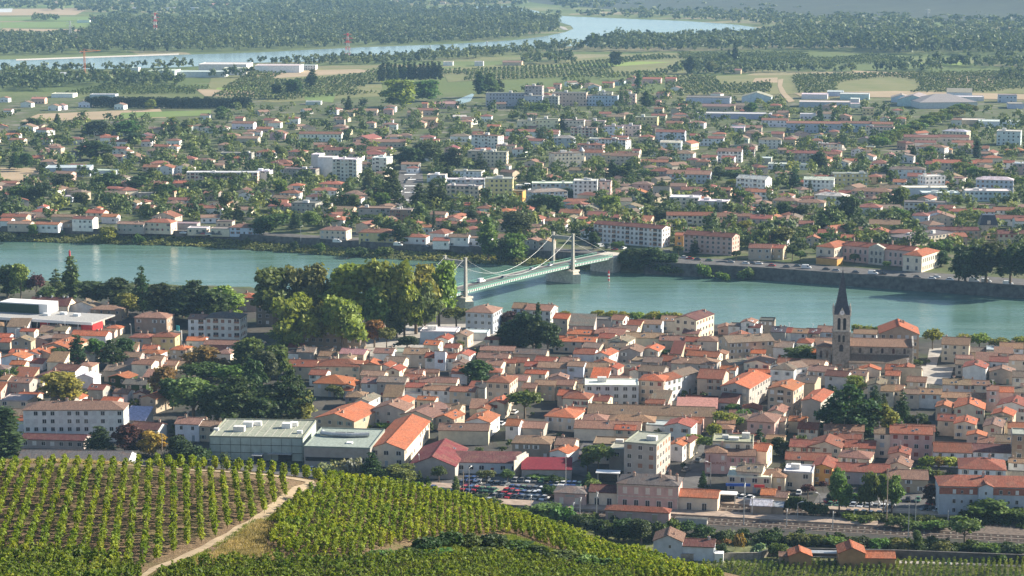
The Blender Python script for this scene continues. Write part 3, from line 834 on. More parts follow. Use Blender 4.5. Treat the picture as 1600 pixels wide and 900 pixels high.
building(1054, 1088, 499, -30, 10, 19, 'y', 'm', 'c', NT_, True, (), 'apartment_block', 'tan riverside apartment house with maroon roof and a sunlit white window wall')
building(914, 998, 603, -2, 8.6, 12, 'f', 'w', 'w', NT_, True, ('G',), 'apartment_block', 'crisp white flat-roofed modern apartment block with a brown wall panel')
table(1200, 450, '''
20 108 276 -4 5.5 9 x k g nw
62 142 278 -10 5 9 x r w
134 244 282 -6 5 9 x b w
232 320 284 -10 5 9 x m b
306 404 276 -6 5.4 10 x b l
180 272 346 -8 5.2 9 h r b
265 400 340 -3 4.6 8 x b g
0 150 372 -14 4.6 11 x g w
194 342 486 -12 4.4 10 x b c
535 678 288 -6 4.6 9 x b w
1086 1256 356 -7 6.8 12 x b t
1365 1482 392 -4 4 9 f l c
1450 1594 378 -5 4.4 9 x b w
1246 1370 402 -4 3 8 x g b nw
1218 1362 500 -10 5.6 11 y r w nw
1386 1500 462 -4 6.4 9 x r w
1496 1640 452 -4 5 9 x b c
1094 1268 606 -3 4.4 9 x b w
1250 1382 608 -3 4.4 8 x b b
1080 1372 690 -3 4 8 x b b nw
868 986 588 -6 4.6 9 x b b
848 944 664 -4 5 8 x b b
938 1082 664 -4 5 8 x b b
622 730 612 -14 5.2 12 y g c
706 786 646 -14 5.6 9 x b c
766 842 642 -16 5.2 9 x b c
730 830 512 -10 4.2 8 x o b
826 908 506 -14 4.2 8 y r b
733 822 548 -8 4.2 7 x o b
780 960 540 -14 3.6 8 S g b nw
496 612 548 -8 4.4 9 x b b
356 494 552 -12 5 9 x m w
250 402 522 -12 5 9 x b c
20 162 512 -8 6 11 h g w
100 246 500 30 6 9 x g w
0 158 636 -24 11.5 14 y o b L
212 330 708 -22 8 19 y o g nw
170 292 592 -20 6.5 12 x d b nw
0 98 778 -20 5.4 10 y b c
0 106 834 -5 5 7 x b c
186 310 882 -6 4 8 x r b
350 600 894 -3 4 8 x t b
790 1044 894 -3 4.2 9 x r b
1048 1148 748 -16 4.4 9 y o b
1164 1352 756 -14 5 11 y o b
1060 1168 830 -6 5 8 x r b
1164 1296 852 -16 5 10 y o b
1430 1620 742 -12 5 12 y r b
1396 1530 796 -12 4.4 9 y o b
1345 1462 870 -18 5 12 y t c
1438 1534 652 -3 5.4 8 x o p
1368 1442 640 -3 7.4 7 x b p
1530 1640 560 -3 5 9 x g b
1540 1640 655 -3 4.4 8 x g g
1500 1640 880 -6 4.4 9 x o c
''', NT_)
building(1374, 1436, 522, -8, 12, 17, 'y', 'o', 't', NT_, True, (), 'presbytery', 'big tan gabled house with orange roof and chimneys right behind the church', .42)
table(0, 675, '''
130 522 50 -4 3.2 8 x m q
''', NT_)
building(27, 199, 721, -3, 3.6, 13, 'x', 'd', 'w', NT_, True, ('nw', 'nc'), 'shed', 'very long low shed with dark brown roof and white gable')
building(327, 473, 684, -4.5, 8.0, 27, 'f', 'c', 'e', NT_, True, ('nw',), 'warehouse', 'huge pale green metal warehouse with flat grey roof')
building(475, 578, 700, -7, 7.4, 28, 'f', 'c', 'q', NT_, True, ('nw', 'nc'), 'warehouse', 'mauve-grey flat-roofed warehouse with a dark band along its wall')
building(576, 632, 702, -9, 6.2, 44, 'y', 'o', 'c', NT_, True, ('G', 'nc'), 'market_hall', 'long orange-roofed hall with a sunlit wall of tall windows', .36)
building(640, 711, 728, -8, 4.4, 26, 'y', 'R', 'g', NT_, True, ('nw', 'nc'), 'supermarket', 'grey supermarket wing under a crimson gabled roof', .40)
building(711, 812, 723, -3, 3.8, 8, 's', 'm', 'l', NT_, True, ('G', 'nc'), 'supermarket', 'supermarket front with a crimson awning roof over shop windows', .22)
building(815, 893, 734, -2, 3.6, 11, 's', 'R', 'g', NT_, True, ('nw', 'nc', 'mt'), 'canopy', 'bright red sloping canopy roof at the edge of the car park', .12)
table(800, 675, '''
0 240 74 -4 5 11 h t s
236 345 132 -26 3.6 10 y o w
268 384 84 -14 4.4 9 x t c
505 762 82 -3 6 11 f g c G
608 704 112 -4 6.4 9 f c g G
980 1066 84 -22 5 10 y o w
1058 1112 66 -22 5 9 y m c
1254 1506 66 -4 8.6 11 f c c
1498 1592 118 -10 5.4 9 x o c
1346 1620 284 -4 4.6 12 f w c G
1404 1560 250 -5 6 9 x g c
1490 1620 462 -3 3 7 x l t nw
1554 1640 395 -3 3.4 7 x o c nw
''', NT_)
building(975, 1026, 694, -20, 12.4, 17, 'f', 'c', 'g', NT_, True, (), 'apartment_block', 'stained concrete block with a sunlit white window wall')
table(1200, 675, '''
135 322 96 -5 4.2 9 x r c
255 456 96 -16 4.6 12 y r c
480 668 100 -5 4 9 x r b
664 766 12 -3 7.6 8 x b c
764 1028 14 -5 8 11 x r p
753 884 142 -14 4.8 9 y r p
730 886 216 -10 3.8 9 y t b
440 634 164 -10 4.2 10 h t b
110 392 178 -4 4.2 9 x r b
275 402 222 -8 5.2 12 y r o
400 760 250 -4 3.8 10 x r q
750 1002 296 -3 4 10 x t b
1038 1272 128 -4 4.6 11 x r w
1284 1528 128 -3 4.4 11 x m b
1308 1404 72 -10 4.6 9 x b b
1400 1532 64 -5 4.6 9 x g b
-40 106 282 -16 4.4 10 h b c
98 276 254 -6 5.2 10 f w c G
1194 1486 236 -6 4.6 14 h r w
1528 1620 20 -3 12 9 f c t
1486 1620 286 -4 3 7 x g b nw
-40 118 408 -4 3 7 x t b nw
0 92 466 -4 2.8 5 x l t nw
''', NT_)

# ================================================================== THE TOWN ACROSS THE RIVER
FT_ = 'buildings across the river'
table(0, 225, '''
150 256 88 -3 4 9 x o t
385 476 66 -10 5 10 y g w
576 722 168 -6 3.6 10 f w l nw
890 982 146 -3 5 10 x r b
978 1078 150 -8 5 10 y r w
1075 1192 150 -10 4.6 10 y g w
1376 1572 58 -3 6 10 f c g
1388 1512 92 -4 4.4 9 h o b
1048 1242 352 -3 4.6 9 x r w
1140 1256 392 -4 4.2 8 x r c
1192 1272 398 -4 4.6 8 x r y
1266 1386 402 -4 5 8 x r w
1308 1418 372 -18 5.2 10 y r c
1058 1090 298 -4 5 5 h o b
450 578 470 -8 6.6 9 x r w
5 162 456 -4 4.2 9 x o b
0 64 482 -4 4 8 x o w
46 186 500 -4 3.8 8 x b c
100 160 492 -10 4 8 y o w
196 322 424 -8 3.8 9 h o c
232 284 394 -8 6 6 y o w
214 362 504 -5 4 8 x o w
320 462 456 -3 3.4 8 x b b nw
372 446 494 -3 3.4 7 x b b
536 642 432 -10 4.6 9 x o c
582 624 404 -10 6.6 5 y o c
634 726 456 -6 4.2 8 x o w
900 1066 492 -14 6 10 h o c
948 1092 456 -16 5 11 y o b
730 896 502 -4 5 8 x b g
1086 1230 500 -2 3.2 9 f c g nw
1170 1292 528 -3 3.4 8 f w c
1312 1432 532 -3 3.6 8 f c c
1350 1450 486 -3 4 7 f d b
1434 1620 524 -5 4.6 11 h r l
1270 1364 310 -5 5 9 x r q
1465 1562 300 -10 4.6 10 y m c
1490 1580 316 -14 4 9 y r w
700 790 30 -4 4.6 9 x r w
745 812 50 -10 4.6 8 y b w
915 1012 44 -4 5 10 h g c
960 1052 16 -4 4.4 9 x r b
1050 1106 18 -10 5 8 y r c
640 760 80 -8 4.4 9 x b b
760 880 84 -12 4.6 10 y b w
1010 1100 82 -8 4 9 h r b
1130 1216 94 -6 4.2 9 h r b
230 330 52 -6 4.4 9 x b b
300 380 26 -6 4.4 9 h b b
0 100 245 -3 3.4 8 x r b nw
155 228 240 -6 3.4 8 h b b
225 320 262 -4 3.6 8 x r b
418 510 290 -6 3.6 8 x b b
370 450 330 -5 4 8 f w l
640 750 280 -8 4.4 8 h r b
750 800 330 -8 5.6 6 h b c
800 856 370 -14 5.4 8 y b w
860 950 310 -4 3.8 8 f c g
930 1032 250 -4 4 9 x r b
1080 1160 246 -5 4.2 9 x o b
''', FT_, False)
building(70, 140, 263, 4, 6.5, 22, 'f', 'l', 'l', FT_, True, ('nw', 'nc', 'mt'), 'sports_hall', 'blue-grey sports hall with a large flat metal roof')
building(291, 402, 270, -1.5, 7.8, 10, 'f', 'w', 'c', FT_, True, ('L',), 'apartment_block', 'long low cream apartment bar behind umbrella pines')
table(400, 225, '''
172 372 158 -8 7 12 f d g
0 84 172 -4 7.5 10 f w w L
220 370 372 -10 9 13 f d g
310 452 384 -6 7.6 11 f c b
340 496 292 -6 6 10 h o w
390 538 252 -8 5 11 h o b
484 656 342 -6 5.6 10 h r w
310 436 332 -8 5 9 h m w
150 264 308 -8 5.2 9 h r w
72 222 390 -6 5 10 h r b
206 290 262 -4 4.2 9 h o w
10 94 302 -6 5 9 h b w
100 220 340 -12 5 9 x g b
640 842 404 -3 7 12 f g g L
838 972 414 -2 7.6 11 f c t L
440 600 410 -10 4 11 x t b
398 562 540 -10 6 10 h b c
642 862 556 -4 6 11 h r y
920 1062 584 -8 4 9 h o w
1104 1206 606 -3 4 9 x r w
1204 1326 584 -3 5.8 9 x b w
1324 1398 590 -3 4.6 9 f b l G
1395 1470 600 -3 5 9 x b w
1510 1600 588 -8 5 9 x b w
1120 1192 482 -4 4.6 9 x r b
1188 1276 472 -6 5.4 9 y r c
1038 1102 522 -6 4 8 x o w
860 884 488 -6 5 5 x o c
960 1036 500 -8 4 8 h o b
1158 1352 356 -2 3.4 10 f b l nw
1270 1352 384 -5 4.4 10 h o w
1376 1476 404 -8 4.8 10 h r w
1476 1602 424 -14 5.2 11 h o w
1186 1270 388 -6 4.2 9 x b w
1068 1180 196 -6 5.4 10 f w w
1322 1474 46 -16 8.5 11 f c c L
1178 1252 28 -14 6.6 12 y R p
906 1016 128 -6 4.4 9 x b w
940 1012 152 -6 4 8 h r w
1500 1620 12 -4 7 10 f g b
1530 1582 140 -8 4.2 9 y g w
600 720 8 -3 5 12 x b b
690 840 34 -2 5 12 x r c
690 800 66 -3 4.4 10 x r b
420 580 40 -8 5 12 x r c
380 460 24 -8 4.6 10 x r b
200 300 50 -10 4.6 11 h r b
0 100 54 -12 5 11 h r w
90 210 118 -10 4.6 11 h r b
70 160 130 -8 4.2 10 h m b
1200 1290 500 -6 4 8 x r b
1290 1400 490 -8 4 8 h r b
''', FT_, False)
building(486, 499, 242, -14, 13.5, 13, 'f', 'w', 'w', FT_, True, ('nw', 'nc'), 'apartment_block', 'white stepped apartment tower seen on its blank left flank')
building(496, 520, 246.5, -14, 14.5, 13, 'f', 'w', 'w', FT_, True, ('nw', 'nc'), 'apartment_block', 'white blank-walled apartment tower in the middle of a stepped row')
building(519, 557, 249.5, -14, 16, 13, 'f', 'w', 'w', FT_, True, ('L',), 'apartment_block', 'tall white apartment tower with balconies and a sunlit side')
building(581, 604, 247, -18, 12, 13, 'f', 'w', 'w', FT_, True, ('L',), 'apartment_block', 'white apartment tower standing alone behind dark conifers')
building(698, 757, 281, -1, 9, 11, 'f', 'w', 'l', FT_, True, ('L',), 'apartment_block', 'pale blue-white apartment slab with rows of balconies')
building(758, 801, 280, -3, 15.5, 14, 'f', 'c', 'y', FT_, True, (), 'apartment_block', 'square yellow-cream apartment tower')
table(800, 225, '''
330 565 54 -3 6.6 12 x r c
560 682 72 -8 6 10 x b c
330 440 84 -8 6 10 h b c
245 318 62 -6 4.6 10 h r w
914 1132 60 -4 5.2 14 h b w
1184 1276 86 -3 5 10 x r w
1308 1388 90 -4 5 10 x r w
1278 1352 54 -4 4 9 x r b
804 1014 114 -4 4.4 11 x o b
750 796 42 -10 8 6 x r c
850 962 40 -6 5 12 h b w
482 545 6 -6 5 10 h r b
1405 1515 34 -4 6 11 x r w
1090 1160 100 -8 4 9 h m b
1150 1230 112 -8 4 9 h r b
1330 1424 160 -5 5 9 x r w
1530 1620 90 -3 5 12 f w g nw
355 480 166 -4 4.4 10 x t b
480 590 164 -4 4 10 x t b
860 984 172 -8 7.6 12 h r p
965 1238 190 -5 6.6 13 x b l
1090 1172 166 -5 4 9 x r b
655 752 264 -8 5 9 h b b
748 870 254 -8 6.4 10 h b p
730 835 306 -14 5 9 y o w
1055 1212 288 -4 4 9 x r b
1264 1364 288 -6 4.4 9 x r b
1440 1530 294 -6 4.2 9 x r b
1494 1620 302 -4 5.4 10 x o w
1212 1266 268 -8 4 9 h r b
312 464 362 -3 4 9 x o l
680 796 396 -10 4.2 10 y g l
292 424 432 -8 4.4 10 x o b
424 506 506 -22 4.6 10 y o w
470 588 446 -8 4.6 10 x r b
588 670 460 -10 4.4 9 x r b
726 866 474 -10 4.6 12 x o b
868 964 508 -18 5.6 12 y m b
780 836 492 -18 4.6 9 y r b
0 128 408 -4 5.2 11 h o b
104 184 472 -12 5 10 y r w
204 336 484 -8 5 10 x o b
234 330 508 -14 4.6 9 y m w
332 384 462 -12 4.4 9 y g w
430 506 548 -14 4.6 9 y o w
395 470 470 -10 4 8 h o b
420 530 404 -12 4.6 10 y g b
1254 1494 452 -2 7 10 x r p
1490 1620 468 -4 7 10 x r p
1438 1546 566 -4 4 9 x o b
1018 1072 572 -5 6.6 8 x o o
1400 1534 414 -4 4.6 10 h r l
1478 1620 652 -5 6.6 10 x r b
78 162 606 -10 5 9 y b g
160 252 614 -14 5 9 y b g
0 66 296 -6 7 9 f g o
20 100 262 -6 6 9 f w l
1340 1440 470 -3 4 8 x r c
880 986 300 -4 4.6 11 S g g
0 84 34 -6 6 11 h b w
60 180 124 -10 4.6 11 y b b
150 200 160 -8 4.4 10 y b b
''', FT_, False)
building(831, 897, 287, -1, 9.6, 12, 'f', 'w', 'l', FT_, True, ('L',), 'apartment_block', 'wide pale blue-white apartment slab with a flat roof')
building(896, 933, 283, -6, 13.5, 12, 'f', 'w', 'w', FT_, True, (), 'apartment_block', 'tall off-white apartment block joined to a lower slab')
building(932, 954, 284, -8, 12, 11, 'f', 'd', 'p', FT_, True, (), 'apartment_block', 'pink sunlit end block of the pale apartment slab')
building(1046, 1092, 309, -12, 8, 14, 'f', 'w', 'c', FT_, True, ('G',), 'apartment_block', 'cream terraced apartment block with stepped flat roofs')
building(1090, 1136, 315, -16, 8.5, 11, 'f', 'w', 'c', FT_, True, ('L',), 'apartment_block', 'cream zigzag apartment block with dark balcony slots')
building(927, 1034, 354, -30, 11, 11, 'x', 'm', 'w', FT_, True, ('L',), 'apartment_block', 'long riverside apartment block with maroon roof and orange sunlit end', .26)
building(1068, 1144, 369, -27, 10.4, 11.5, 'x', 'm', 'p', FT_, True, (), 'apartment_block', 'pale pink riverside apartment block with cream sunlit end wall', .30)
building(1042, 1114, 337, -2, 8.4, 11, 'x', 'r', 'c', FT_, True, ('L',), 'apartment_block', 'white and cream three-storey block with red tiled gable roof', .28)
table(1200, 225, '''
115 312 58 -3 7.6 11 x r c
308 452 64 -4 6.4 11 x r b
0 250 128 -2 4 13 f w w G
1030 1304 120 -3 6 11 x o c
1298 1402 116 -3 6.6 11 x o c
925 1024 126 -5 6 11 x r c
1164 1292 158 -6 5 11 h r b
640 748 122 -8 5.6 12 h r w
780 862 240 -5 4.8 10 x o w
870 1014 204 -5 6.6 11 x r g
1005 1070 206 -10 5 10 y b b
1088 1228 216 -14 5.2 12 y b c
696 828 276 -4 5 10 x t w
520 778 298 -5 7.4 12 h b p
290 408 212 -5 6.4 10 x r w
310 412 312 -8 7 11 h r l
50 152 326 -8 5.6 11 h r w
185 352 368 -4 7.6 12 h b c
25 182 356 -10 7.6 12 h b y
624 706 206 -6 5 11 h r b
535 622 156 -4 4.4 9 x r b
420 505 118 -12 4.6 10 y g w
560 704 398 -8 5 11 h r w
852 1118 368 -3 6 12 f d l G
1130 1254 424 -2 4.6 10 x r w
1250 1418 424 -2 4.6 10 x r w
1408 1542 416 -2 5 10 x r w
900 1002 450 -8 7 10 h r l
990 1120 446 -14 6 11 y r w
1010 1165 462 -14 5 12 y t b
192 280 502 -4 6 9 x r q
0 72 462 -10 5.2 10 y o w
0 94 652 -10 6.4 10 x r b
240 322 592 -14 4.6 10 y o b
310 424 560 -14 5 10 x r c
455 560 590 -14 4 9 x o b
108 200 462 -8 5 10 y g b
630 834 504 -14 5.6 12 x b y
622 764 556 -16 4.6 10 y o y
1420 1620 470 -2 4.4 10 x r w
1318 1420 386 -2 3 9 f g c nw
520 600 40 -10 5 11 y b w
610 664 20 -6 8 9 f c y
720 790 70 -12 5 11 y b b
790 905 80 -12 5 12 y g w
580 660 80 -12 5 11 y b w
1270 1380 28 -5 4.6 11 x r w
1466 1540 118 -6 5 10 x r w
1530 1620 128 -4 8 11 f c p L
1480 1600 42 -6 4.6 11 h o b
1060 1150 38 -5 4.6 11 h o b
360 452 52 -8 5 11 h r b
440 520 310 -6 4.4 9 x r b
200 246 242 -6 4 9 x o b
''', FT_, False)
building(1302, 1357, 272, -1, 9, 12, 'f', 'c', 'y', FT_, True, (), 'apartment_block', 'cream flat-roofed apartment block with dark red window columns')
building(1411, 1490, 294, -1, 5.6, 14, 'f', 'w', 'l', FT_, True, ('nw',), 'school_block', 'broad white flat-roofed school block with blank walls')
building(1441, 1500, 302, -2, 7, 12, 'f', 'w', 'l', FT_, True, ('G',), 'school_block', 'pale blue-white cubic school block in front of a broad white one')
building(1508, 1580, 299, -4, 7, 14, 'f', 'w', 'l', FT_, True, ('G',), 'school_block', 'white cubic school block with a glazed recess')
# ---------------- the far side of the other town (small in the photo: windows stay in the wall's own mesh)
FF_ = 'buildings at the far edge of the other town'
def far_building(x0, x1, y, yaw, h, d, K, R, W_, flags=(), name=None, desc=None):
    ang = math.radians(yaw); e = Vector((math.cos(ang), math.sin(ang), 0)); dn = Vector((-e.y, e.x, 0)); p = at((x0 + x1) / 2, y, h); dep = proj(p)[2]
    W = max(3, abs((x1 - x0) * dep / FPX / max(.35, e.x - e.y * p.x / p.y))); c = Vector((p.x, p.y, 0)) + dn * (d / 2)
    r = RN; name = name or ('warehouse' if 'wh' in flags else 'apartment_block' if h > 7.5 else 'house')
    root = empty(name, c, ang); wm, rm, rz = shell(W, d, h, K, .30, .4)
    if 'nw' not in flags:
        nf = max(1, int(h / 2.9)); fh = h / nf; n = max(1, int(W / 3.4))
        for fl in range(nf):
            for i in range(n):
                if r.random() < .2: continue
                t = (i + .5) / n * W - W / 2; z = fl * fh + .9
                wm.box(t - .65, t + .65, -d / 2 - .05, -d / 2 + .02, z, z + 1.3, 1)
            for sx in (-1, 1):
                for i in range(max(1, int(d / 5))):
                    t = (i + .5) / max(1, int(d / 5)) * d - d / 2; z = fl * fh + .9
                    wm.box(min(sx * (W / 2 - .02), sx * (W / 2 + .05)), max(sx * (W / 2 - .02), sx * (W / 2 + .05)), t - .6, t + .6, z, z + 1.3, 1)
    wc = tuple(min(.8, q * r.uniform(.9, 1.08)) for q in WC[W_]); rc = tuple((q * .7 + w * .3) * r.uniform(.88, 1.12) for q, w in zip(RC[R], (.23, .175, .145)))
    ob('wall', wm.me('wall', M['wall'], M['pane']), root, color=wc)
    ro = ob('roof', rm.me('roof', M['flat'] if K == 'f' or 'wh' in flags else M['roof'], M['wall']), root, color=rc)
    if K == 'f' and name == 'apartment_block':
        m = MB()
        m.box(-1.6, 1.6, -1.5, 1.5, 0, 2.2); m.build('lift_housing', M['frame'], ro, loc=(W * r.uniform(-.25, .25), 0, h + .1))
    elif K != 'f' and h < 7 and r.random() < .6:
        ob('chimney', CHME, ro, (W * r.uniform(-.3, .3), 0, rz + .2), 0, (1, .8, .9), (.45, .36, .28))
    FOOT.append((c.x, c.y, math.hypot(W, d) / 2, W, d, ang))
    size = 'long' if W > 24 else 'tall' if h > 8.4 else 'small' if W < 10 else 'mid-sized'
    reg(root, desc or f"{size} {WW[W_]} {name.replace('_', ' ')} with {KW[K]} {RW[R]} roof", {'house': 'house', 'warehouse': 'warehouse', 'apartment_block': 'apartment block'}.get(name, name.replace('_', ' ')), FF_, W, desc is not None)
    return root
def far_table(X0, Y0, text):
    for ln in text.strip().splitlines():
        t = ln.split(); u0, u1, v, yaw, h, d = map(float, t[:6]); far_building(X0 + u0 / 4, X0 + u1 / 4, Y0 + v / 4, yaw - (7 if X0 >= 800 and -13 < yaw < 0 else 0), h, d, t[6], t[7], t[8], t[9:])
far_table(0, 0, '''
35 118 844 -4 4.4 9 x o w
58 148 876 -6 4.6 9 x r c
112 208 794 -12 5 11 y b w
245 308 872 -6 4.4 9 h r l
414 512 872 -5 4.6 10 h r w
590 672 850 -6 4.6 9 h o b
638 778 826 -3 3.6 10 f w l nw
688 790 886 -6 4.4 9 x r w
848 952 852 -8 5 11 y m w
880 942 884 -5 4.4 8 x r w
1120 1196 796 -8 4.8 9 x o w
1204 1288 788 -6 4.4 9 h b w
1280 1418 800 -8 4.8 11 h b w
1448 1582 772 -10 5.4 11 x r w
1380 1484 848 -8 5 11 h b b
1480 1610 866 -6 5 11 x b b
195 278 618 -5 5.4 10 x P p
128 194 644 -10 4.6 9 y b w
300 364 664 -10 4.6 9 y b w
350 404 660 -8 4.6 9 y b w
490 560 642 -12 5 9 y b w
0 50 614 -8 4.4 9 y b w
20 70 690 -5 4 9 x b w
714 772 656 -16 4.8 9 y b w
1250 1310 722 -8 4.4 9 x b w
1470 1520 740 -6 4.4 9 x r b
1545 1600 822 -8 4.6 9 x b w
1040 1120 880 -6 4.6 9 h r w
930 1010 808 -6 4 9 x g b
410 480 240 -3 4.5 12 x P p nw
610 680 248 -3 4.5 12 x b w nw
560 660 118 -3 5 14 x b w nw
480 560 128 -3 5 12 f w w nw
85 318 462 -3 8 30 f w w wh nw
318 482 462 -3 6 30 f w w wh nw
0 84 470 -3 6 30 f w w wh nw
925 1092 444 -2 9 40 f w w wh nw
1090 1402 450 -2 7 30 f w w wh nw
1240 1540 404 -3 10 50 f w w wh nw
1395 1540 428 -2 9 25 f w w wh
740 860 48 -3 9 30 f w w wh nw
960 1092 48 -3 8 30 f w w wh nw
1090 1236 48 -3 8 24 f w l wh nw
1310 1424 30 -3 7 24 x P p nw
320 455 588 -3 4 20 f w w wh nw
560 720 592 -2 3.4 16 f w l wh nw
''')
far_building(205, 216, 106, -4, 15, 12, 'f', 'w', 'w', ('nw',), 'silo_tower', 'white square silo tower between low white warehouses')
far_table(400, 0, '''
-10 272 412 -2 9 40 f w w wh nw
272 372 410 -3 6 20 f w w wh
268 534 838 -4 6.6 11 x r w
606 706 868 -26 6.4 22 y r p
625 934 888 -2 4.4 12 x b b
86 180 834 -10 5.4 11 y r p
800 868 668 -10 5.6 10 h b w
604 756 692 -4 5 11 x b c
1008 1132 690 -4 5 12 x r p
1036 1072 648 -4 7 7 x o p
1040 1124 748 -8 6 13 x b y
804 856 752 -4 6 7 x b w
790 880 780 -4 4.6 10 h b w
968 1054 770 -10 5 11 y b b
1264 1344 762 -8 5.4 11 h b b
1400 1472 728 -6 5 10 h r w
1440 1600 870 -4 5 12 x r b
1212 1332 852 -8 5 11 h g w
1024 1112 860 -6 5.4 11 h r w
806 902 856 -6 5 11 h b w
944 1032 704 -8 5 10 x b b
500 552 750 -4 5 8 f b g
186 264 742 -6 5 10 h r w
74 152 768 -6 5 10 h b w
1114 1254 650 -6 5 14 x P p
0 96 806 -4 4 10 x r b
0 30 826 -6 4.4 8 x b w
520 590 812 -8 4.6 10 x b b
680 740 770 -8 4.6 9 h b c
1230 1310 730 -4 4.6 9 x w l
1045 1140 880 -6 4 9 x r b
250 370 68 -3 8 30 f w w wh nw
380 460 76 -3 6 24 f w w wh nw
1365 1420 386 -3 6 14 f w w wh nw
1170 1230 388 -3 5 14 f w w wh nw
310 405 636 -2 3.4 12 f w w wh nw
520 610 700 -4 4.6 10 x b b
''')
far_table(800, 0, '''
-164 78 582 -2 14 12 f c l
75 190 600 -2 13 12 f c l
80 188 540 -2 22 14 f c g
188 288 604 -2 12 12 f c g
250 465 580 -2 14 12 f c p
462 660 598 -2 11 12 f c l
535 625 578 -2 14 10 f c c
698 772 590 -4 11 10 f c p
30 150 756 -2 10 11 f c c
145 288 746 -3 11.5 12 f c c
310 450 752 -2 11 11 f c c
448 580 758 -2 9.5 11 f c c
575 690 792 -2 9.5 11 f c w
680 800 788 -2 9.5 11 f c c
770 908 734 -4 12 13 f c y
-40 290 824 -3 5.6 11 x r w
1088 1362 612 -2 6 30 f d l wh nw
1436 1620 606 -3 6 26 y c l wh nw
1135 1620 712 -2 5 20 f w l wh nw
816 930 494 -4 5.4 12 x o p
563 632 520 -6 5.4 10 x r p
258 302 528 -6 6 8 x r p
958 1024 492 -5 5 10 x o p
390 430 528 -12 4.6 9 y r w
475 545 540 -10 5 10 y b l
630 700 510 -10 4.6 10 x g l
725 770 482 -6 4.6 9 h r p
1040 1090 658 -4 5.4 8 x r p
888 942 680 -6 4.6 9 x r b
1112 1172 848 -3 6.4 9 x r w
1175 1322 866 -3 6.4 10 x r w
1390 1478 866 -14 7 12 y b w
870 960 724 -6 4.6 10 x r b
1000 1110 740 -4 4 12 x b b
960 1060 770 -8 4.6 11 x r b
1100 1200 770 -10 5 11 h b w
1190 1390 666 -3 4.6 14 x b b
1330 1450 800 -3 4 14 f w w wh nw
1460 1560 800 -3 5 12 x b b
790 880 858 -10 5 11 h r b
480 560 868 -4 4.6 10 f w w
530 620 884 -6 4.6 10 h o w
40 130 868 -8 4.6 11 y g b
200 290 840 -4 4 9 x b w
600 700 730 -4 4.6 11 x b b
980 1060 554 -12 5 11 y b w
880 925 634 -6 4.6 9 x b p
1395 1500 660 -4 4.6 12 x g b
-60 60 390 -3 4.6 14 x b b nw
1370 1430 440 -4 5 12 x b b nw
60 150 795 -5 4.4 9 x r b
''')
far_table(1200, 0, '''
115 450 772 -2 8.6 11 x r l
448 660 772 -2 8.6 11 x r l
650 780 776 -4 8.6 11 x r c
-40 124 752 -3 6.4 11 x r w
430 514 730 -16 7 12 y r p
850 1062 858 -1.5 8.2 11 x r c
1060 1258 858 -1.5 8.2 11 x r c
918 1050 892 -3 5 10 x r w
1150 1282 892 -3 5 10 x r w
210 372 592 -3 5 24 f w w wh nw
450 632 590 -4 6 24 f w l wh nw
195 515 640 -2 5.4 24 f w l wh nw
515 570 620 -4 4 20 f w w wh nw
370 470 575 -3 5 24 f w l wh nw
808 1000 624 -12 7 44 y c l wh nw
950 1310 640 6 6.5 48 h c l wh nw
770 900 612 -3 5 24 y c l wh nw
1118 1276 578 -4 6 26 x c l wh nw
1170 1350 608 -3 4 24 f w w wh nw
1440 1556 596 -3 8 16 f c l wh
1210 1360 752 -2 4 20 f w b wh nw
1320 1580 762 -2 4.6 24 f w w wh nw
1430 1580 822 -10 12 16 f w l
590 662 678 -3 6.6 12 f c y
300 420 712 -3 5 12 x b w
500 600 650 -3 4 14 f w w wh nw
20 95 838 -6 5 11 x r p
100 170 872 -6 5 11 h r b
0 80 660 -5 4.6 10 h r b
380 440 824 -6 5 10 h r b
290 356 848 -10 5 10 y b w
560 650 874 -8 5 12 y k b
700 760 740 -8 5 10 y b w
640 740 168 -3 7 20 f w w wh
850 900 188 -3 4 18 f w w wh nw
260 340 880 -5 4.6 10 h r b
420 500 858 -5 4.6 10 h b b
1500 1600 650 -3 5 24 f c l wh nw
60 130 705 -5 4.6 12 x b b
200 300 715 -3 4.6 14 f w w
''')
far_building(966, 1014, 69, 0, 1, 1, 'f', 'w', 'w', ('nw',), 'house', 'x') if False else None

# ---------------- houses too small and too many to tell apart, one object each side of the river's far bend
def inpoly(x, y, poly):
    c = False; j = len(poly) - 1
    for i in range(len(poly)):
        xi, yi = poly[i]; xj, yj = poly[j]
        if (yi > y) != (yj > y) and x < (xj - xi) * (y - yi) / (yj - yi) + xi: c = not c
        j = i
    return c
ROADX = [(1206, 118), (1236, 118), (1254, 164), (1200, 164)]
AVEX = [(606, 336), (676, 330), (668, 258), (640, 240), (618, 246)]
AVENUE = [(615, 328), (664, 322), (660, 268), (640, 250), (626, 252)]
SPORT = [(0, 262), (60, 262), (62, 286), (0, 286)]
PLANEROW = [(1352, 240), (1375, 245), (1515, 172), (1495, 166)]
def far_free(p, rad):
    for fx, fy, fr, *_ in FOOT:
        if (p.x - fx) ** 2 + (p.y - fy) ** 2 < (rad + fr * .85) ** 2: return False
    return True
TOWN = [(-220, 344), (-220, 205), (60, 195), (300, 188), (420, 168), (640, 168), (760, 165), (900, 120), (1030, 122), (1080, 150), (1240, 165), (1820, 195), (1820, 410), (1250, 395), (960, 380), (700, 375), (400, 352)]

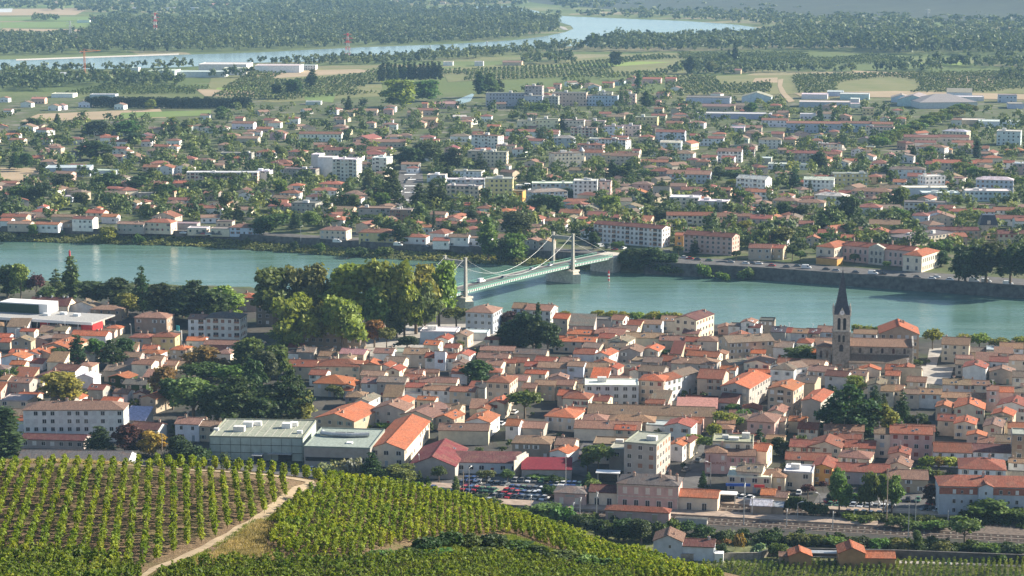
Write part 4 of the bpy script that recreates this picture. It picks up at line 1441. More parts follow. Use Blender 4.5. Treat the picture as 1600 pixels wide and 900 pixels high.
# ---------------- smaller houses and lean-tos that close the gaps of the old town
OLD = [(-30, 690), (-30, 525), (150, 505), (300, 560), (440, 550), (700, 560), (760, 525), (1000, 508), (1280, 532), (1440, 560), (1730, 565), (1730, 760), (1480, 742), (1250, 735), (1130, 690), (1060, 690), (930, 690), (690, 690), (640, 645), (560, 640), (500, 640), (480, 600), (260, 560), (240, 690)]
KEEP = [[(1425, 615), (1425, 560), (1500, 560), (1495, 615)], [(1050, 800), (1090, 690), (1110, 660), (1128, 660), (1100, 800)], [(1270, 690), (1270, 600), (1450, 610), (1450, 690)], [(380, 680), (380, 530), (500, 530), (490, 680)], [(795, 660), (795, 620), (845, 620), (845, 660)], [(775, 565), (775, 500), (875, 500), (875, 565)]]
def corners(x, y, W, d, a, g=0.0):
    ca, sa = math.cos(a), math.sin(a); w, e = W / 2 + g, d / 2 + g
    return [(x + u * ca - v * sa, y + u * sa + v * ca) for u in (-w, 0, w) for v in (-e, 0, e)]
def inside(px, py, f, g):
    dx, dy = px - f[0], py - f[1]; ca, sa = math.cos(f[5]), math.sin(f[5])
    return abs(dx * ca + dy * sa) < f[3] / 2 + g and abs(-dx * sa + dy * ca) < f[4] / 2 + g
NF = [f for f in FOOT if f[1] < 1060]; made = 0
for _ in range(6000):
    if made > 150: break
    x, y = RN.uniform(-20, 1720), RN.uniform(505, 752)
    if not inpoly(x, y, OLD) or any(inpoly(x, y, k) for k in KEEP): continue
    W, d, h = RN.uniform(5, 10), RN.uniform(5.5, 9), RN.choice((2.9, 3.6, 4.4, 4.8)); yw = (-9 if x < 800 else -13) + RN.uniform(-6, 6); a = math.radians(yw); p = at(x, y, 0)
    c = corners(p.x, p.y, W, d, a); ok = True
    for f in NF:
        if abs(f[0] - p.x) > f[2] + 9 or abs(f[1] - p.y) > f[2] + 9: continue
        if any(inside(q[0], q[1], f, .5) for q in c) or any(inside(q[0], q[1], (p.x, p.y, 0, W, d, a), .5) for q in corners(f[0], f[1], f[3], f[4], f[5])): ok = False; break
    if not ok: continue
    s_ = FPX / proj(p)[2]; e = Vector((math.cos(a), math.sin(a), 0)); dn = Vector((-e.y, e.x, 0)); fr_ = Vector((p.x, p.y, h)) - dn * d / 2; fx, fy, _d = proj(fr_); half = W / 2 * s_ * max(.35, e.x - e.y * fr_.x / fr_.y)
    building(fx - half, fx + half, fy, yw, h, d, RN.choice('xxxyhxs'), RN.choice('bbbgrrtoo'), RN.choice('bcgcbpwq'), NT_, True); NF.append(FOOT[-1]); made += 1

# ---------------- pale mid-rise blocks of the other town
MID = [(640, 318), (660, 215), (1000, 205), (1640, 218), (1640, 330), (1240, 345), (1100, 330), (930, 330), (800, 318)]; made = 0; NF = [f for f in FOOT if 1200 < f[1] < 2400]
for _ in range(4000):
    if made >= 26: break
    x, y = RN.uniform(660, 1610), RN.uniform(205, 335)
    if not inpoly(x, y, MID) or inpoly(x, y, AVENUE): continue
    W, d, h = RN.uniform(15, 27), RN.uniform(10, 12), RN.choice((7.6, 8.8, 9.4, 11.6)); yw = RN.choice((-12, -15, -9, -30, 20)); a = math.radians(yw); p = at(x, y, 0); c = corners(p.x, p.y, W, d, a)
    if any(abs(f[0] - p.x) < f[2] + 20 and abs(f[1] - p.y) < f[2] + 20 and (any(inside(q[0], q[1], f, .6) for q in c) or any(inside(q[0], q[1], (p.x, p.y, 0, W, d, a), .6) for q in corners(f[0], f[1], f[3], f[4], f[5]))) for f in NF): continue
    s_ = FPX / proj(p)[2]; e = Vector((math.cos(a), math.sin(a), 0)); dn = Vector((-e.y, e.x, 0)); fr_ = Vector((p.x, p.y, h)) - dn * d / 2; fx, fy, _d = proj(fr_); half = W / 2 * s_ * max(.35, e.x - e.y * fr_.x / fr_.y)
    building(fx - half, fx + half, fy, yw, h, d, RN.choice('ffxxh'), RN.choice('wcbrg'), RN.choice('wwcclp'), FT_, False, ('L',) if RN.random() < .4 else ()); NF.append(FOOT[-1]); made += 1
boxes = []
def fill_houses(poly, n, rad, big=1.0):
    k = 0
    for _ in range(n * 30):
        if k >= n: break
        x, y = RN.uniform(-220, 1820), RN.uniform(4, 400)
        if RN.random() > (120 + 100) / (y + 100) and poly is TOWN: pass
        if not inpoly(x, y, poly) or inpoly(x, y, AVEX) or inpoly(x, y, ROADX) or inpoly(x, y, SPORT) or inpoly(x, y, PLANEROW): continue
        p = at(x, y, 0)
        if not far_free(p, rad): continue
        W, d, h = RN.uniform(9, 15) * big, RN.uniform(8, 11), RN.choice((3.4, 4.4, 5.2, 5.6)); a = math.radians(RN.choice((-6, -14, 4, -28, 60, -70, 30)) + RN.uniform(-6, 6))
        boxes.append((p.x, p.y, W, d, h, a, RN.random() < .45)); FOOT.append((p.x, p.y, math.hypot(W, d) / 2, W, d, a)); k += 1
fill_houses(TOWN, 290, 5.2)
for pl, n in (([(960, 6), (1200, 8), (1210, 20), (980, 13)], 46), ([(1230, 12), (1330, 14), (1330, 22), (1225, 20)], 18), ([(250, 2), (480, 2), (480, 22), (350, 24), (250, 16)], 22), ([(100, 2), (800, 1), (800, 8), (100, 8)], 26), ([(1205, 0), (1300, 4), (1300, 10), (1205, 8)], 8), ([(530, 2), (760, 2), (760, 6), (530, 6)], 10), ([(690, 94), (830, 92), (830, 106), (700, 106)], 7), ([(100, 55), (330, 45), (330, 56), (110, 66)], 6)):
    fill_houses(pl, n, 5, 1.4)
# ================================================================== VEGETATION
def quads_at(c, n, size, r):
    """loose leaf-clump faces: c centres (N,3), n facing (N,3), size (N,)"""
    n = n / np.linalg.norm(n, axis=1, keepdims=True)
    a = np.cross(n, r.normal(size=n.shape)); a /= np.linalg.norm(a, axis=1, keepdims=True) + 1e-9; b = np.cross(n, a)
    s = size[:, None]; a = a * s; b = b * s * r.uniform(.6, 1.0, (len(c), 1))
    return np.stack([c - a - b * .6, c + a * .7 - b, c + a + b * .7, c - a * .8 + b], 1).reshape(-1, 3)

def crown(blobs, clumps, per, size, r, inner=.62, cl=.9):
    """leaf clumps spread through lobes; blobs: x y z rx ry rz"""
    B = np.array(blobs, float); w = (B[:, 3] * B[:, 4] * B[:, 5]) ** .67; k = r.choice(len(B), clumps, p=w / w.sum())
    d = r.normal(size=(clumps, 3)); d /= np.linalg.norm(d, axis=1, keepdims=True); d[:, 2] = np.where(d[:, 2] < -.35, -d[:, 2] * .6, d[:, 2])
    rad = r.uniform(inner, 1.0, clumps)[:, None]; C = B[k, :3] + d * B[k, 3:] * rad
    cs = cl * r.uniform(.6, 1.3, clumps)
    P = np.repeat(C, per, 0) + r.normal(size=(clumps * per, 3)) * np.repeat(cs, per)[:, None] * np.array([.55, .55, .42])
    N = np.repeat(d, per, 0) * .8 + r.normal(size=P.shape) * .75 + np.array([0, 0, .35])
    return quads_at(P, N, size * r.uniform(.6, 1.25, len(P)), r)

def trunk(h, r0, limbs, r, crown_r=3, top=.8):
    m = MB(); m.tube([(0, 0, -.6), (.05, 0, h * .3), (0, .1, h * .6), (.1, 0, h * top)], r0, r0 * .3, 7)
    for i in range(limbs):
        a = r.uniform(0, 6.28); z = h * r.uniform(.25, .5); q = crown_r * r.uniform(.4, .75)
        m.tube([(0, 0, z), (math.cos(a) * q * .5, math.sin(a) * q * .5, z + h * .14), (math.cos(a) * q, math.sin(a) * q, z + h * .3)], r0 * .5, r0 * .15, 5)
    return m.me('trunk', M['bark'])

TPL = {}
def tpl(kind, var):
    r = np.random.default_rng(hash((kind, var)) % 99991 if False else sum(map(ord, kind)) * 7 + var * 131)
    if kind in ('broad', 'plane'):
        H, Wd = 12., 10.; nb = 12 if kind == 'broad' else 18; bl = []
        for i in range(nb):
            a = r.uniform(0, 6.28); q = r.uniform(.1, 1) ** .6 * 3.1; z = r.uniform(1.9, 10.4) if kind == 'broad' else r.uniform(3.2, 10.4); q *= math.sqrt(max(.02, 1 - ((z - 5.6) / 5.0) ** 2)); s = r.uniform(1.3, 2.1) if kind == 'broad' else r.uniform(1.1, 1.75)
            bl.append((math.cos(a) * q, math.sin(a) * q, z, s, s, s * .85))
        bl.append((0, 0, 6.3, 2.7, 2.7, 3.7)); v = crown(bl, 430, 11, .34, r, .6, .8); t = trunk(H, .34, 5, r, 3.4)
    elif kind == 'round':
        H, Wd = 7., 6.; bl = [(0, 0, 4.6, 2.5, 2.5, 2.1)] + [(math.cos(i * 1.26 + var) * 1.5, math.sin(i * 1.26 + var) * 1.5, r.uniform(4, 5.6), 1.3, 1.3, 1.1) for i in range(5)]
        v = crown(bl, 220, 10, .26, r, .7, .5); t = trunk(H, .2, 4, r, 2, .6)
    elif kind == 'poplar':
        H, Wd = 22., 6.; bl = [(r.uniform(-.5, .5), r.uniform(-.5, .5), z, q, q, 2.6) for z, q in ((4, 1.5), (6.5, 2.2), (9, 2.5), (11.5, 2.5), (14, 2.2), (16.5, 1.8), (19, 1.2), (20.5, .7))] + [(r.uniform(-1.8, 1.8), r.uniform(-1.8, 1.8), r.uniform(5, 14), 1.2, 1.2, 1.8) for i in range(7)]
        v = crown(bl, 360, 10, .38, r, .6, .7); t = trunk(H, .3, 2, r, 1.5)
    elif kind == 'cypress':
        H, Wd = 14., 2.6; bl = [(0, 0, z, q, q, 1.8) for z, q in ((1.8, .8), (3.6, 1.1), (5.4, 1.15), (7.2, 1.1), (9, .95), (10.8, .75), (12.3, .45), (13.2, .25))]
        v = crown(bl, 260, 9, .22, r, .65, .35); t = trunk(H, .18, 0, r)
    elif kind == 'conifer':
        H, Wd = 15., 8.; bl = []
        for i in range(9):
            z = 2 + i * 1.45; q = 3.3 * (1 - i / 9.6) + .25
            for j in range(5 if i < 7 else 3): a = j * 1.256 + i * .8 + r.uniform(-.3, .3); bl.append((math.cos(a) * q * .62, math.sin(a) * q * .62, z + r.uniform(-.4, .4), q * .5 + .2, q * .5 + .2, .75))
        bl.append((0, 0, 14.2, .4, .4, .9)); v = crown(bl, 380, 10, .27, r, .5, .5); t = trunk(H, .26, 0, r, 2, .93)
    elif kind == 'cedar':
        H, Wd = 14., 15.; bl = []
        for i, (z, q) in enumerate(((3.6, 6.2), (5.6, 6.6), (7.6, 5.6), (9.4, 4.6), (11.2, 3.2), (12.8, 1.6))):
            for j in range(6): a = j * 1.047 + i * .6 + r.uniform(-.3, .3); k = q * r.uniform(.5, .8); bl.append((math.cos(a) * k, math.sin(a) * k, z + r.uniform(-.4, .4), q * .38, q * .38, .65))
            bl.append((0, 0, z + .3, q * .5, q * .5, .8))
        v = crown(bl, 480, 10, .32, r, .45, .6); t = trunk(H, .5, 4, r, 4)
    elif kind == 'pine':
        H, Wd = 9., 9.; bl = [(math.cos(a) * q, math.sin(a) * q, 7.2 + r.uniform(-.3, .4), 1.8, 1.8, .9) for a, q in [(i * 1.05, 2.5) for i in range(6)]] + [(0, 0, 7.7, 2.6, 2.6, 1.1)]
        v = crown(bl, 260, 10, .3, r, .5, .5); t = trunk(H, .24, 5, r, 2.5, .75)
    elif kind == 'shrub':
        H, Wd = 3., 4.; bl = [(r.uniform(-1, 1), r.uniform(-1, 1), r.uniform(.9, 1.7), 1., 1., .95) for i in range(6)]
        v = crown(bl, 150, 10, .2, r, .5, .4); t = None
    me = me_quads('crown', v, [M['leaf']])
    # nominal size measured from the leaves themselves
    H = float(v[:, 2].max()); Wd = float((np.percentile(v[:, 0], 99) - np.percentile(v[:, 0], 1)))
    return (t, me, H, Wd)
LC = {k: tuple(q * 1.85 for q in v) for k, v in dict(dark=(0.030, 0.046, 0.016), green=(0.055, 0.085, 0.022), olive=(0.072, 0.096, 0.028), yg=(0.125, 0.140, 0.026), yellow=(0.20, 0.17, 0.03), autumn=(0.15, 0.085, 0.03), purple=(0.045, 0.022, 0.024), conifer=(0.022, 0.040, 0.018), silver=(0.15, 0.16, 0.10), gold=(0.108, 0.128, 0.026), bright=(0.13, 0.17, 0.028)).items()}
LW = dict(dark='dark green', green='mid-green', olive='olive green', yg='yellow-green', yellow='yellowing', autumn='rust-brown autumn', purple='purple-leaved', conifer='blackish green', silver='silver-grey', gold='golden green', bright='bright green')
KN = dict(broad=('broadleaf_tree', 'broadleaf tree', 'tree'), plane=('plane_tree', 'lobed plane tree', 'plane tree'), round=('round_tree', 'round-headed tree', 'tree'), poplar=('poplar', 'poplar', 'poplar'), cypress=('cypress', 'cypress', 'cypress'), conifer=('conifer', 'conifer', 'conifer'), cedar=('cedar', 'spreading cedar', 'cedar'), pine=('umbrella_pine', 'umbrella pine', 'tree'), shrub=('shrub', 'shrub', 'shrub'))
def tree_at(p, h, w, kind, colr, group, parts=True, desc=None, own=False):
    v = RN.randrange(3)
    if (kind, v) not in TPL: TPL[kind, v] = tpl(kind, v)
    t, c, H, Wd = TPL[kind, v]; nm, wd, cat = KN[kind]; rz = RN.uniform(0, 6.28)
    cc = tuple(q * RN.uniform(.85, 1.18) for q in LC[colr]); sc = (w / Wd, w / Wd, h / H)
    if parts and t is not None:
        o = empty(nm, p, rz); ob('trunk', t, o, scale=sc); ob('crown', c, o, scale=sc, color=cc)
    else: o = ob(nm, c, None, p, rz, sc, cc)
    size = 'tall' if h > 15 else 'small' if h < 6 else ''
    if kind == 'shrub': size = 'wide' if w > 7 else 'low' if h < 2.5 else ''
    reg(o, desc or f"{size} {LW[colr]} {wd}".strip(), cat, group, w, own); return o
def tree(x, yt, yb, w, kind, colr, group, parts=True, hill=False):
    p = ray_ground(x, yb); dep = proj(p)[2]; h = (yb - yt) * dep / FPX * 1.02 + .3; return tree_at(p, max(1.2, h), w * dep / FPX, kind, colr, group, parts)
def trees(text, group, parts=True):
    for ln in text.strip().splitlines():
        for e in ln.split(';'):
            t = e.split()
            if len(t) < 6: continue
            tree(*map(float, t[:4]), t[4], t[5], group, parts)
G1 = 'trees of the near town'
trees('''
12 413 466 44 broad dark; 33 412 470 27 broad yg; 57 427 470 24 round purple; 88 420 474 34 conifer green; 112 401 477 25 poplar green; 148 438 482 52 broad dark; 183 433 486 56 broad dark; 223 415 492 36 conifer dark
199 458 496 34 broad gold; 255 441 500 54 broad dark; 305 438 505 84 cedar dark; 352 445 500 50 broad gold; 70 448 482 30 broad green; 330 452 508 50 broad dark; 286 446 496 44 broad dark
430 418 522 62 plane olive; 480 413 520 66 plane olive; 556 411 524 74 plane gold; 606 403 528 76 plane gold; 650 411 522 64 plane gold; 686 404 512 52 plane gold; 664 440 528 46 plane olive; 520 424 518 50 plane olive; 590 446 532 48 plane olive; 632 440 530 46 plane gold
463 460 552 64 plane gold; 535 463 552 62 plane gold; 498 470 548 44 plane gold; 445 505 548 40 broad olive
585 499 543 32 broad autumn; 636 525 546 30 broad dark; 713 481 513 40 round olive; 793 486 514 22 broad purple; 788 508 542 42 conifer dark; 620 470 530 30 poplar olive; 604 512 546 26 round olive
410 546 606 48 broad dark; 432 538 592 34 broad green; 455 574 660 60 cedar dark; 466 612 658 48 broad yg; 418 600 662 60 broad dark; 396 560 640 40 broad dark; 436 600 655 40 conifer conifer; 400 620 668 46 broad dark; 522 602 622 25 round olive; 745 562 602 46 broad dark; 572 660 668 18 shrub bright; 600 660 668 22 shrub bright
120 524 574 34 conifer conifer; 90 543 568 28 round dark; 148 529 562 25 broad green; 173 531 576 42 cedar dark; 197 529 568 28 broad dark
103 579 640 66 broad yg; 320 542 592 50 broad autumn; 315 566 606 55 round dark; 252 574 630 44 broad autumn; 362 571 612 52 round green; 385 526 590 44 broad green; 303 590 658 60 broad olive; 372 588 668 92 cedar dark; 386 640 660 30 shrub yellow; 12 575 598 40 shrub green; 32 572 592 30 shrub green; 270 590 640 36 broad dark; 340 600 660 50 broad dark
55 622 636 28 shrub green; 10 636 722 50 cypress dark; -6 642 724 40 conifer dark
841 473 552 12 cypress conifer; 818 486 548 52 broad dark; 856 504 556 38 broad dark; 800 500 548 36 conifer conifer; 833 500 553 40 broad dark
882 485 507 15 round gold; 933 485 508 20 round gold; 954 486 509 21 round gold; 975 487 510 21 round gold; 995 487 511 21 round gold; 1020 487 512 23 round gold; 1055 488 514 22 round gold; 1040 488 513 20 round gold; 1340 507 535 18 round gold; 1356 508 535 18 round gold; 1375 509 536 18 round gold; 1457 515 546 29 round gold; 1508 523 548 26 round gold; 1530 522 549 30 round gold; 1562 528 552 32 round gold; 1594 525 553 26 round gold; 1352 519 534 26 shrub green
820 611 654 47 round olive; 1132 644 676 34 round yg; 1148 652 676 26 round olive; 1115 661 694 22 round yellow; 1162 641 664 24 round olive; 1145 631 650 22 round green; 1045 547 563 26 broad green; 700 636 650 14 shrub green
1325 600 680 84 cedar dark; 1367 602 646 28 conifer conifer; 1380 630 680 36 broad yg; 1409 611 670 30 conifer dark; 1437 647 674 28 broad dark; 1397 650 678 24 broad green; 1334 587 616 25 broad gold; 1253 541 570 42 broad green; 1490 616 636 22 broad dark; 1300 630 676 40 broad dark; 1350 640 682 40 broad dark
155 667 708 45 conifer dark; 203 661 709 48 broad purple; 238 674 712 32 broad yellow; 290 688 722 40 broad dark; 312 696 724 36 shrub dark; 275 680 712 26 broad dark; 270 700 722 30 shrub dark
580 708 754 40 conifer dark; 537 718 748 36 shrub silver; 510 722 746 30 shrub silver; 625 726 758 40 broad olive; 686 730 754 22 round green; 760 735 757 26 round olive; 793 735 757 20 round olive; 656 736 756 10 conifer green; 668 745 758 10 conifer green; 712 744 778 12 cypress green; 556 716 750 26 shrub silver; 602 730 758 26 shrub olive
935 695 740 44 round olive; 918 700 738 26 broad green; 920 738 758 16 conifer green; 858 757 775 22 shrub dark; 1098 737 764 14 conifer dark; 1085 679 706 24 round yg; 1106 682 708 22 round olive; 1187 671 702 20 conifer conifer; 1189 702 722 14 conifer dark; 925 750 768 26 shrub olive; 872 742 756 24 shrub dark; 845 738 748 40 shrub green
1311 733 804 34 plane olive; 1358 737 804 31 plane olive; 1393 742 804 32 plane olive; 1380 740 800 18 plane olive; 1450 713 742 26 round gold; 1483 714 742 28 round bright; 1466 712 742 22 round autumn; 1507 806 852 46 round olive; 1547 780 814 56 broad green; 1587 796 816 36 broad green; 1218 683 712 28 broad dark; 1262 757 780 20 round purple; 1286 752 770 12 round purple; 1440 728 746 30 shrub green; 1475 735 750 30 shrub green; 1455 756 790 26 broad purple
1575 720 740 16 round olive; 1598 720 740 14 round gold; 1380 615 640 14 conifer dark
''', G1)
G2 = 'shrubs along the railway and gardens'
trees('''
1240 775 802 26 shrub dark; 1262 778 804 24 shrub dark; 1283 786 806 22 shrub green; 1300 770 786 14 shrub dark; 1320 768 780 20 shrub green; 1340 770 782 20 shrub green; 1400 808 824 30 shrub green; 1425 810 826 30 shrub green; 1455 812 828 32 shrub olive; 1475 814 828 26 shrub olive; 1330 800 812 26 shrub olive; 1352 806 818 22 shrub olive
855 787 818 44 broad green; 882 792 822 36 shrub green; 835 796 820 30 shrub green; 905 806 830 30 shrub dark; 930 812 838 30 shrub dark; 952 814 842 30 shrub dark; 975 812 846 34 broad dark; 1002 810 850 34 broad dark; 1028 812 846 30 shrub dark; 1050 812 836 26 shrub green; 1075 814 834 30 shrub green; 1100 820 838 30 shrub dark; 1130 828 846 30 shrub dark
1128 850 872 16 broad dark; 1184 848 866 18 shrub silver; 1156 834 862 16 shrub autumn; 1130 842 852 20 shrub autumn; 1210 832 850 30 shrub dark; 1245 834 850 36 shrub olive; 1275 836 852 34 shrub green; 1305 836 854 34 shrub green; 1340 840 856 36 shrub dark; 1372 842 858 32 shrub green; 1405 844 860 34 shrub olive; 1434 828 862 14 broad green; 1440 846 862 34 shrub dark; 1470 846 864 32 shrub olive; 1545 848 866 40 shrub olive; 1575 850 866 34 shrub dark; 1600 850 868 30 shrub olive; 1218 850 874 30 shrub green; 1562 866 878 20 shrub olive
690 766 778 36 shrub green; 660 758 772 30 shrub olive; 640 756 768 30 shrub green; 745 776 786 40 shrub dark; 766 778 787 30 shrub dark; 720 772 782 30 shrub green; 545 742 756 30 shrub olive
''', G2)
G3 = 'trees across the river'
trees('''
763 338 408 30 poplar olive; 803 364 410 32 broad olive; 790 372 412 30 broad dark; 998 388 424 40 broad dark; 1022 386 424 44 broad dark; 975 392 420 26 broad olive; 1048 396 424 20 broad dark; 1100 410 434 22 shrub olive; 1165 416 438 20 shrub olive; 1060 414 430 20 shrub olive; 1040 414 430 22 shrub dark; 1130 424 438 20 shrub olive
1508 382 442 42 broad dark; 1540 378 446 50 broad dark; 1578 380 448 48 broad dark; 1610 380 450 44 broad dark; 1498 392 440 26 broad dark; 1405 376 396 24 round olive; 1238 384 408 20 round dark; 1250 392 410 16 round green; 1440 384 404 24 broad olive; 1462 378 402 26 round green; 1478 374 398 22 broad green; 1205 386 404 14 round dark; 1182 380 400 14 broad green; 1150 392 408 14 round dark; 1470 392 416 24 broad dark; 1060 384 400 16 round dark; 1335 396 412 14 round olive; 1385 408 422 12 round olive
168 354 378 24 broad gold; 52 350 374 14 broad olive; 95 354 370 10 shrub green; 218 364 380 14 shrub green; 10 362 380 24 shrub dark; 388 370 386 10 shrub dark; 500 378 396 16 shrub green; 558 386 402 34 shrub dark; 600 386 400 24 shrub green; 460 376 392 12 shrub dark
''', 'trees and bushes on the far bank')
trees('''
322 269 292 20 pine dark; 341 271 292 18 pine dark; 360 270 292 24 pine dark; 428 334 374 46 round dark; 408 342 368 30 broad dark; 612 256 326 38 conifer dark; 590 288 312 18 conifer dark; 574 272 300 20 conifer dark; 600 300 328 26 broad green; 655 286 332 36 conifer dark; 676 282 324 28 conifer dark; 690 290 326 26 conifer dark; 750 240 280 36 conifer conifer; 640 230 262 40 broad dark; 672 222 260 40 broad dark; 708 230 268 34 broad dark; 700 258 280 14 conifer dark
552 303 330 22 broad green; 575 335 355 26 pine dark; 525 340 356 30 pine dark; 490 330 362 26 broad olive; 462 330 358 20 conifer dark; 658 322 352 30 conifer dark; 678 330 366 6 cypress conifer; 695 350 372 14 round dark; 712 352 372 16 round dark; 740 328 350 20 broad dark; 795 340 370 24 broad dark; 625 350 380 28 broad dark; 600 362 380 22 broad green
958 250 288 28 conifer conifer; 980 254 288 30 conifer conifer; 1005 266 284 26 pine dark; 855 304 334 46 broad dark; 886 294 310 24 broad dark; 872 315 336 10 cypress dark; 812 330 372 46 broad dark; 808 338 372 30 broad dark; 1012 300 322 14 broad dark; 955 306 334 28 broad gold; 930 280 310 14 broad green; 1034 278 300 18 conifer dark; 1080 312 334 18 conifer dark; 1106 318 336 7 conifer conifer; 1118 316 336 10 conifer green; 1160 298 322 26 broad green; 1145 266 290 30 round dark; 1122 260 284 20 broad dark; 1145 280 294 18 round gold; 1035 325 350 30 broad dark; 1060 330 350 26 broad dark; 1085 372 398 16 conifer dark; 1160 345 366 24 broad gold; 1108 352 368 26 pine dark; 1190 350 386 20 broad dark; 928 362 390 16 broad dark; 965 378 392 20 round green
1240 260 294 24 conifer conifer; 1265 283 304 12 conifer dark; 1325 306 350 32 broad dark; 1302 322 350 28 broad green; 1225 316 344 26 broad dark; 1250 320 344 26 broad dark; 1285 330 366 28 conifer dark; 1328 346 368 26 broad olive; 1405 326 352 24 broad green; 1385 258 282 26 conifer dark; 1406 292 324 22 broad green; 1436 304 318 24 round dark; 1442 318 342 20 conifer dark; 1500 306 322 12 broad olive; 1578 308 322 20 round dark; 1515 332 354 28 round olive; 1218 356 386 36 broad olive; 1246 378 402 22 round dark; 1290 364 382 22 round green; 1218 344 360 28 round dark; 1352 352 366 12 broad green; 1418 348 362 12 broad green; 1376 360 372 8 conifer dark; 1426 228 252 12 poplar dark; 1526 220 250 12 cypress conifer; 1452 228 250 26 broad green; 1348 250 272 20 broad olive; 1310 265 285 16 broad green; 1280 236 262 26 broad dark; 1435 308 320 20 broad dark
625 124 168 44 broad gold; 668 125 158 36 broad green; 750 112 153 20 poplar dark; 766 114 152 24 poplar green; 487 109 138 18 poplar dark; 460 124 154 26 broad dark; 433 130 154 16 broad dark; 545 150 180 11 poplar dark; 842 160 187 30 round olive; 1010 142 172 20 poplar green; 997 110 142 10 poplar green; 962 80 104 18 broad dark; 1138 78 100 8 poplar green; 1149 66 100 10 poplar dark; 1080 88 116 24 poplar dark; 1111 95 114 14 broad olive; 1281 162 192 12 conifer dark; 1175 160 180 16 broad green; 880 178 206 16 conifer dark; 897 182 206 14 conifer dark; 845 205 226 22 conifer dark; 860 212 230 14 conifer dark; 950 142 162 14 conifer dark; 970 145 168 12 conifer dark; 780 124 146 14 broad dark
305 52 66 14 broad dark; 236 155 172 16 broad yg; 346 166 186 20 broad green; 290 188 210 22 conifer dark; 270 185 208 16 conifer dark; 150 188 220 34 broad dark; 200 188 212 30 broad green; 52 184 204 22 broad dark; 90 178 198 10 poplar green; 90 210 226 14 round green; 210 208 228 26 broad dark; 180 190 212 20 conifer dark; 40 240 268 20 broad dark; 100 272 300 30 broad dark; 60 285 322 34 broad dark; 30 290 322 26 broad green; 128 300 326 28 broad dark; 170 270 296 30 broad dark; 215 275 298 32 broad dark; 148 220 250 50 broad dark; 92 255 278 12 conifer dark; 238 262 286 18 broad dark; 260 288 310 28 broad dark; 295 285 298 16 round dark; 282 294 306 20 round green; 246 286 308 18 conifer dark; 330 280 298 22 broad olive; 372 318 348 18 conifer dark; 350 300 330 22 broad olive; 170 240 266 18 broad olive; 440 228 252 18 broad green; 470 238 256 18 conifer dark; 440 280 310 22 broad olive; 24 240 265 20 conifer dark
''', G3, False)
# the avenue of planes: two rows of trimmed trees
for i in range(15):
    t = i / 14
    for s in (0, 1):
        x = 1368 + (1508 - 1368) * t + s * 11 + RN.uniform(-1, 1); yb = 238 - 58 * t ** .85 + s * 2.5; p = at(x, yb, 0); dep = proj(p)[2]
        tree_at(p, RN.uniform(12.5, 14.5), RN.uniform(10.5, 12.5), 'round', 'olive', 'plane trees of the straight avenue', False, f"{nth(i)} round-headed plane tree from the near end, {('left', 'right')[s]} row of the straight avenue", True)
for i in range(9):
    x = 1498 + 11.5 * i; p = at(x, 276 + 2.9 * i, 0); tree_at(p, RN.uniform(10, 12), RN.uniform(9.5, 11), 'round', 'olive', 'plane trees in a clipped row', False, f'{nth(i)} clipped plane tree from the left in the row behind the white school cubes', True)
for i in range(16):
    x = 594 + 6.2 * i + RN.uniform(-1.2, 1.2); p = at(x, 130.5 - .15 * i + RN.uniform(-.8, .8), 0); tree_at(p, RN.uniform(23, 27), RN.uniform(7, 9), 'poplar', 'dark', 'poplars of the dark grove', False, f'{nth(i)} tall dark poplar from the left in the rectangular grove', True)

# ---- masses of trees nobody could count: one object each
def tree_mass(name, P, Ht, Wd, nq, desc, color, mat=None, cat='trees', size=None, conic=0.0, ground=None):
    P = np.asarray(P, float); N = len(P); Ht = np.asarray(Ht)[:, None]; Wd = np.asarray(Wd)[:, None]; r = rng
    nc = max(4, nq // 6); cd = r.normal(size=(N, nc, 3)); cd /= np.linalg.norm(cd, axis=2, keepdims=True); cd[..., 2] = np.where(cd[..., 2] < -.5, -cd[..., 2], cd[..., 2])
    rad = r.uniform(.55, 1.0, (N, nc, 1)); C = cd * rad
    nrm = np.repeat(cd, 6, 1); Q = np.repeat(C, 6, 1) + r.normal(size=(N, nc * 6, 3)) * .16
    zz = Q[..., 2] * .5 + .52
    tap = 1 - conic * np.clip(zz, 0, 1)
    X = P[:, None, 0] + Q[..., 0] * Wd * .5 * tap; Y = P[:, None, 1] + Q[..., 1] * Wd * .5 * tap
    Z = np.clip(zz, .03, 1.1) * Ht + (P[:, None, 2] if P.shape[1] > 2 else 0)
    c = np.stack([X, Y, Z], -1).reshape(-1, 3); n = (nrm * .8 + r.normal(size=nrm.shape) * .6 + np.array([0, 0, .3])).reshape(-1, 3)
    sz = (np.repeat(Wd * .5, nc * 6, 1).ravel() * (.3 if size is None else size)) * r.uniform(.6, 1.2, len(c))
    o = ob(name, me_quads(name, quads_at(c, n, sz, r), [mat or M['leaf_mass']]), color=color); tag(o, desc, cat, name.replace('_', ' '), 'stuff'); return o
M['leaf_mass'] = m_leaf('foliage_mass', .25, True, None, .035, 1.0)
def scatter(poly, spacing, jitter=.5, maxn=99999, keep=1.0):
    """points on the plain inside the outline (photo positions of the ground), evenly spaced in metres"""
    W_ = [at(x, y, 0) for x, y in poly]; x0, x1 = min(p.x for p in W_), max(p.x for p in W_); y0, y1 = min(p.y for p in W_), max(p.y for p in W_)
    q = [(p.x, p.y) for p in W_]; out = []; y = y0
    while y < y1:
        x = x0
        while x < x1:
            a, b = x + RN.uniform(-jitter, jitter) * spacing, y + RN.uniform(-jitter, jitter) * spacing
            if RN.random() < keep and inpoly(a, b, q): out.append((a, b))
            x += spacing
        y += spacing
    return out[:maxn]
FARW = [(at(x, y, 0).x, at(x, y, 0).y) for x, y in FARRIV]
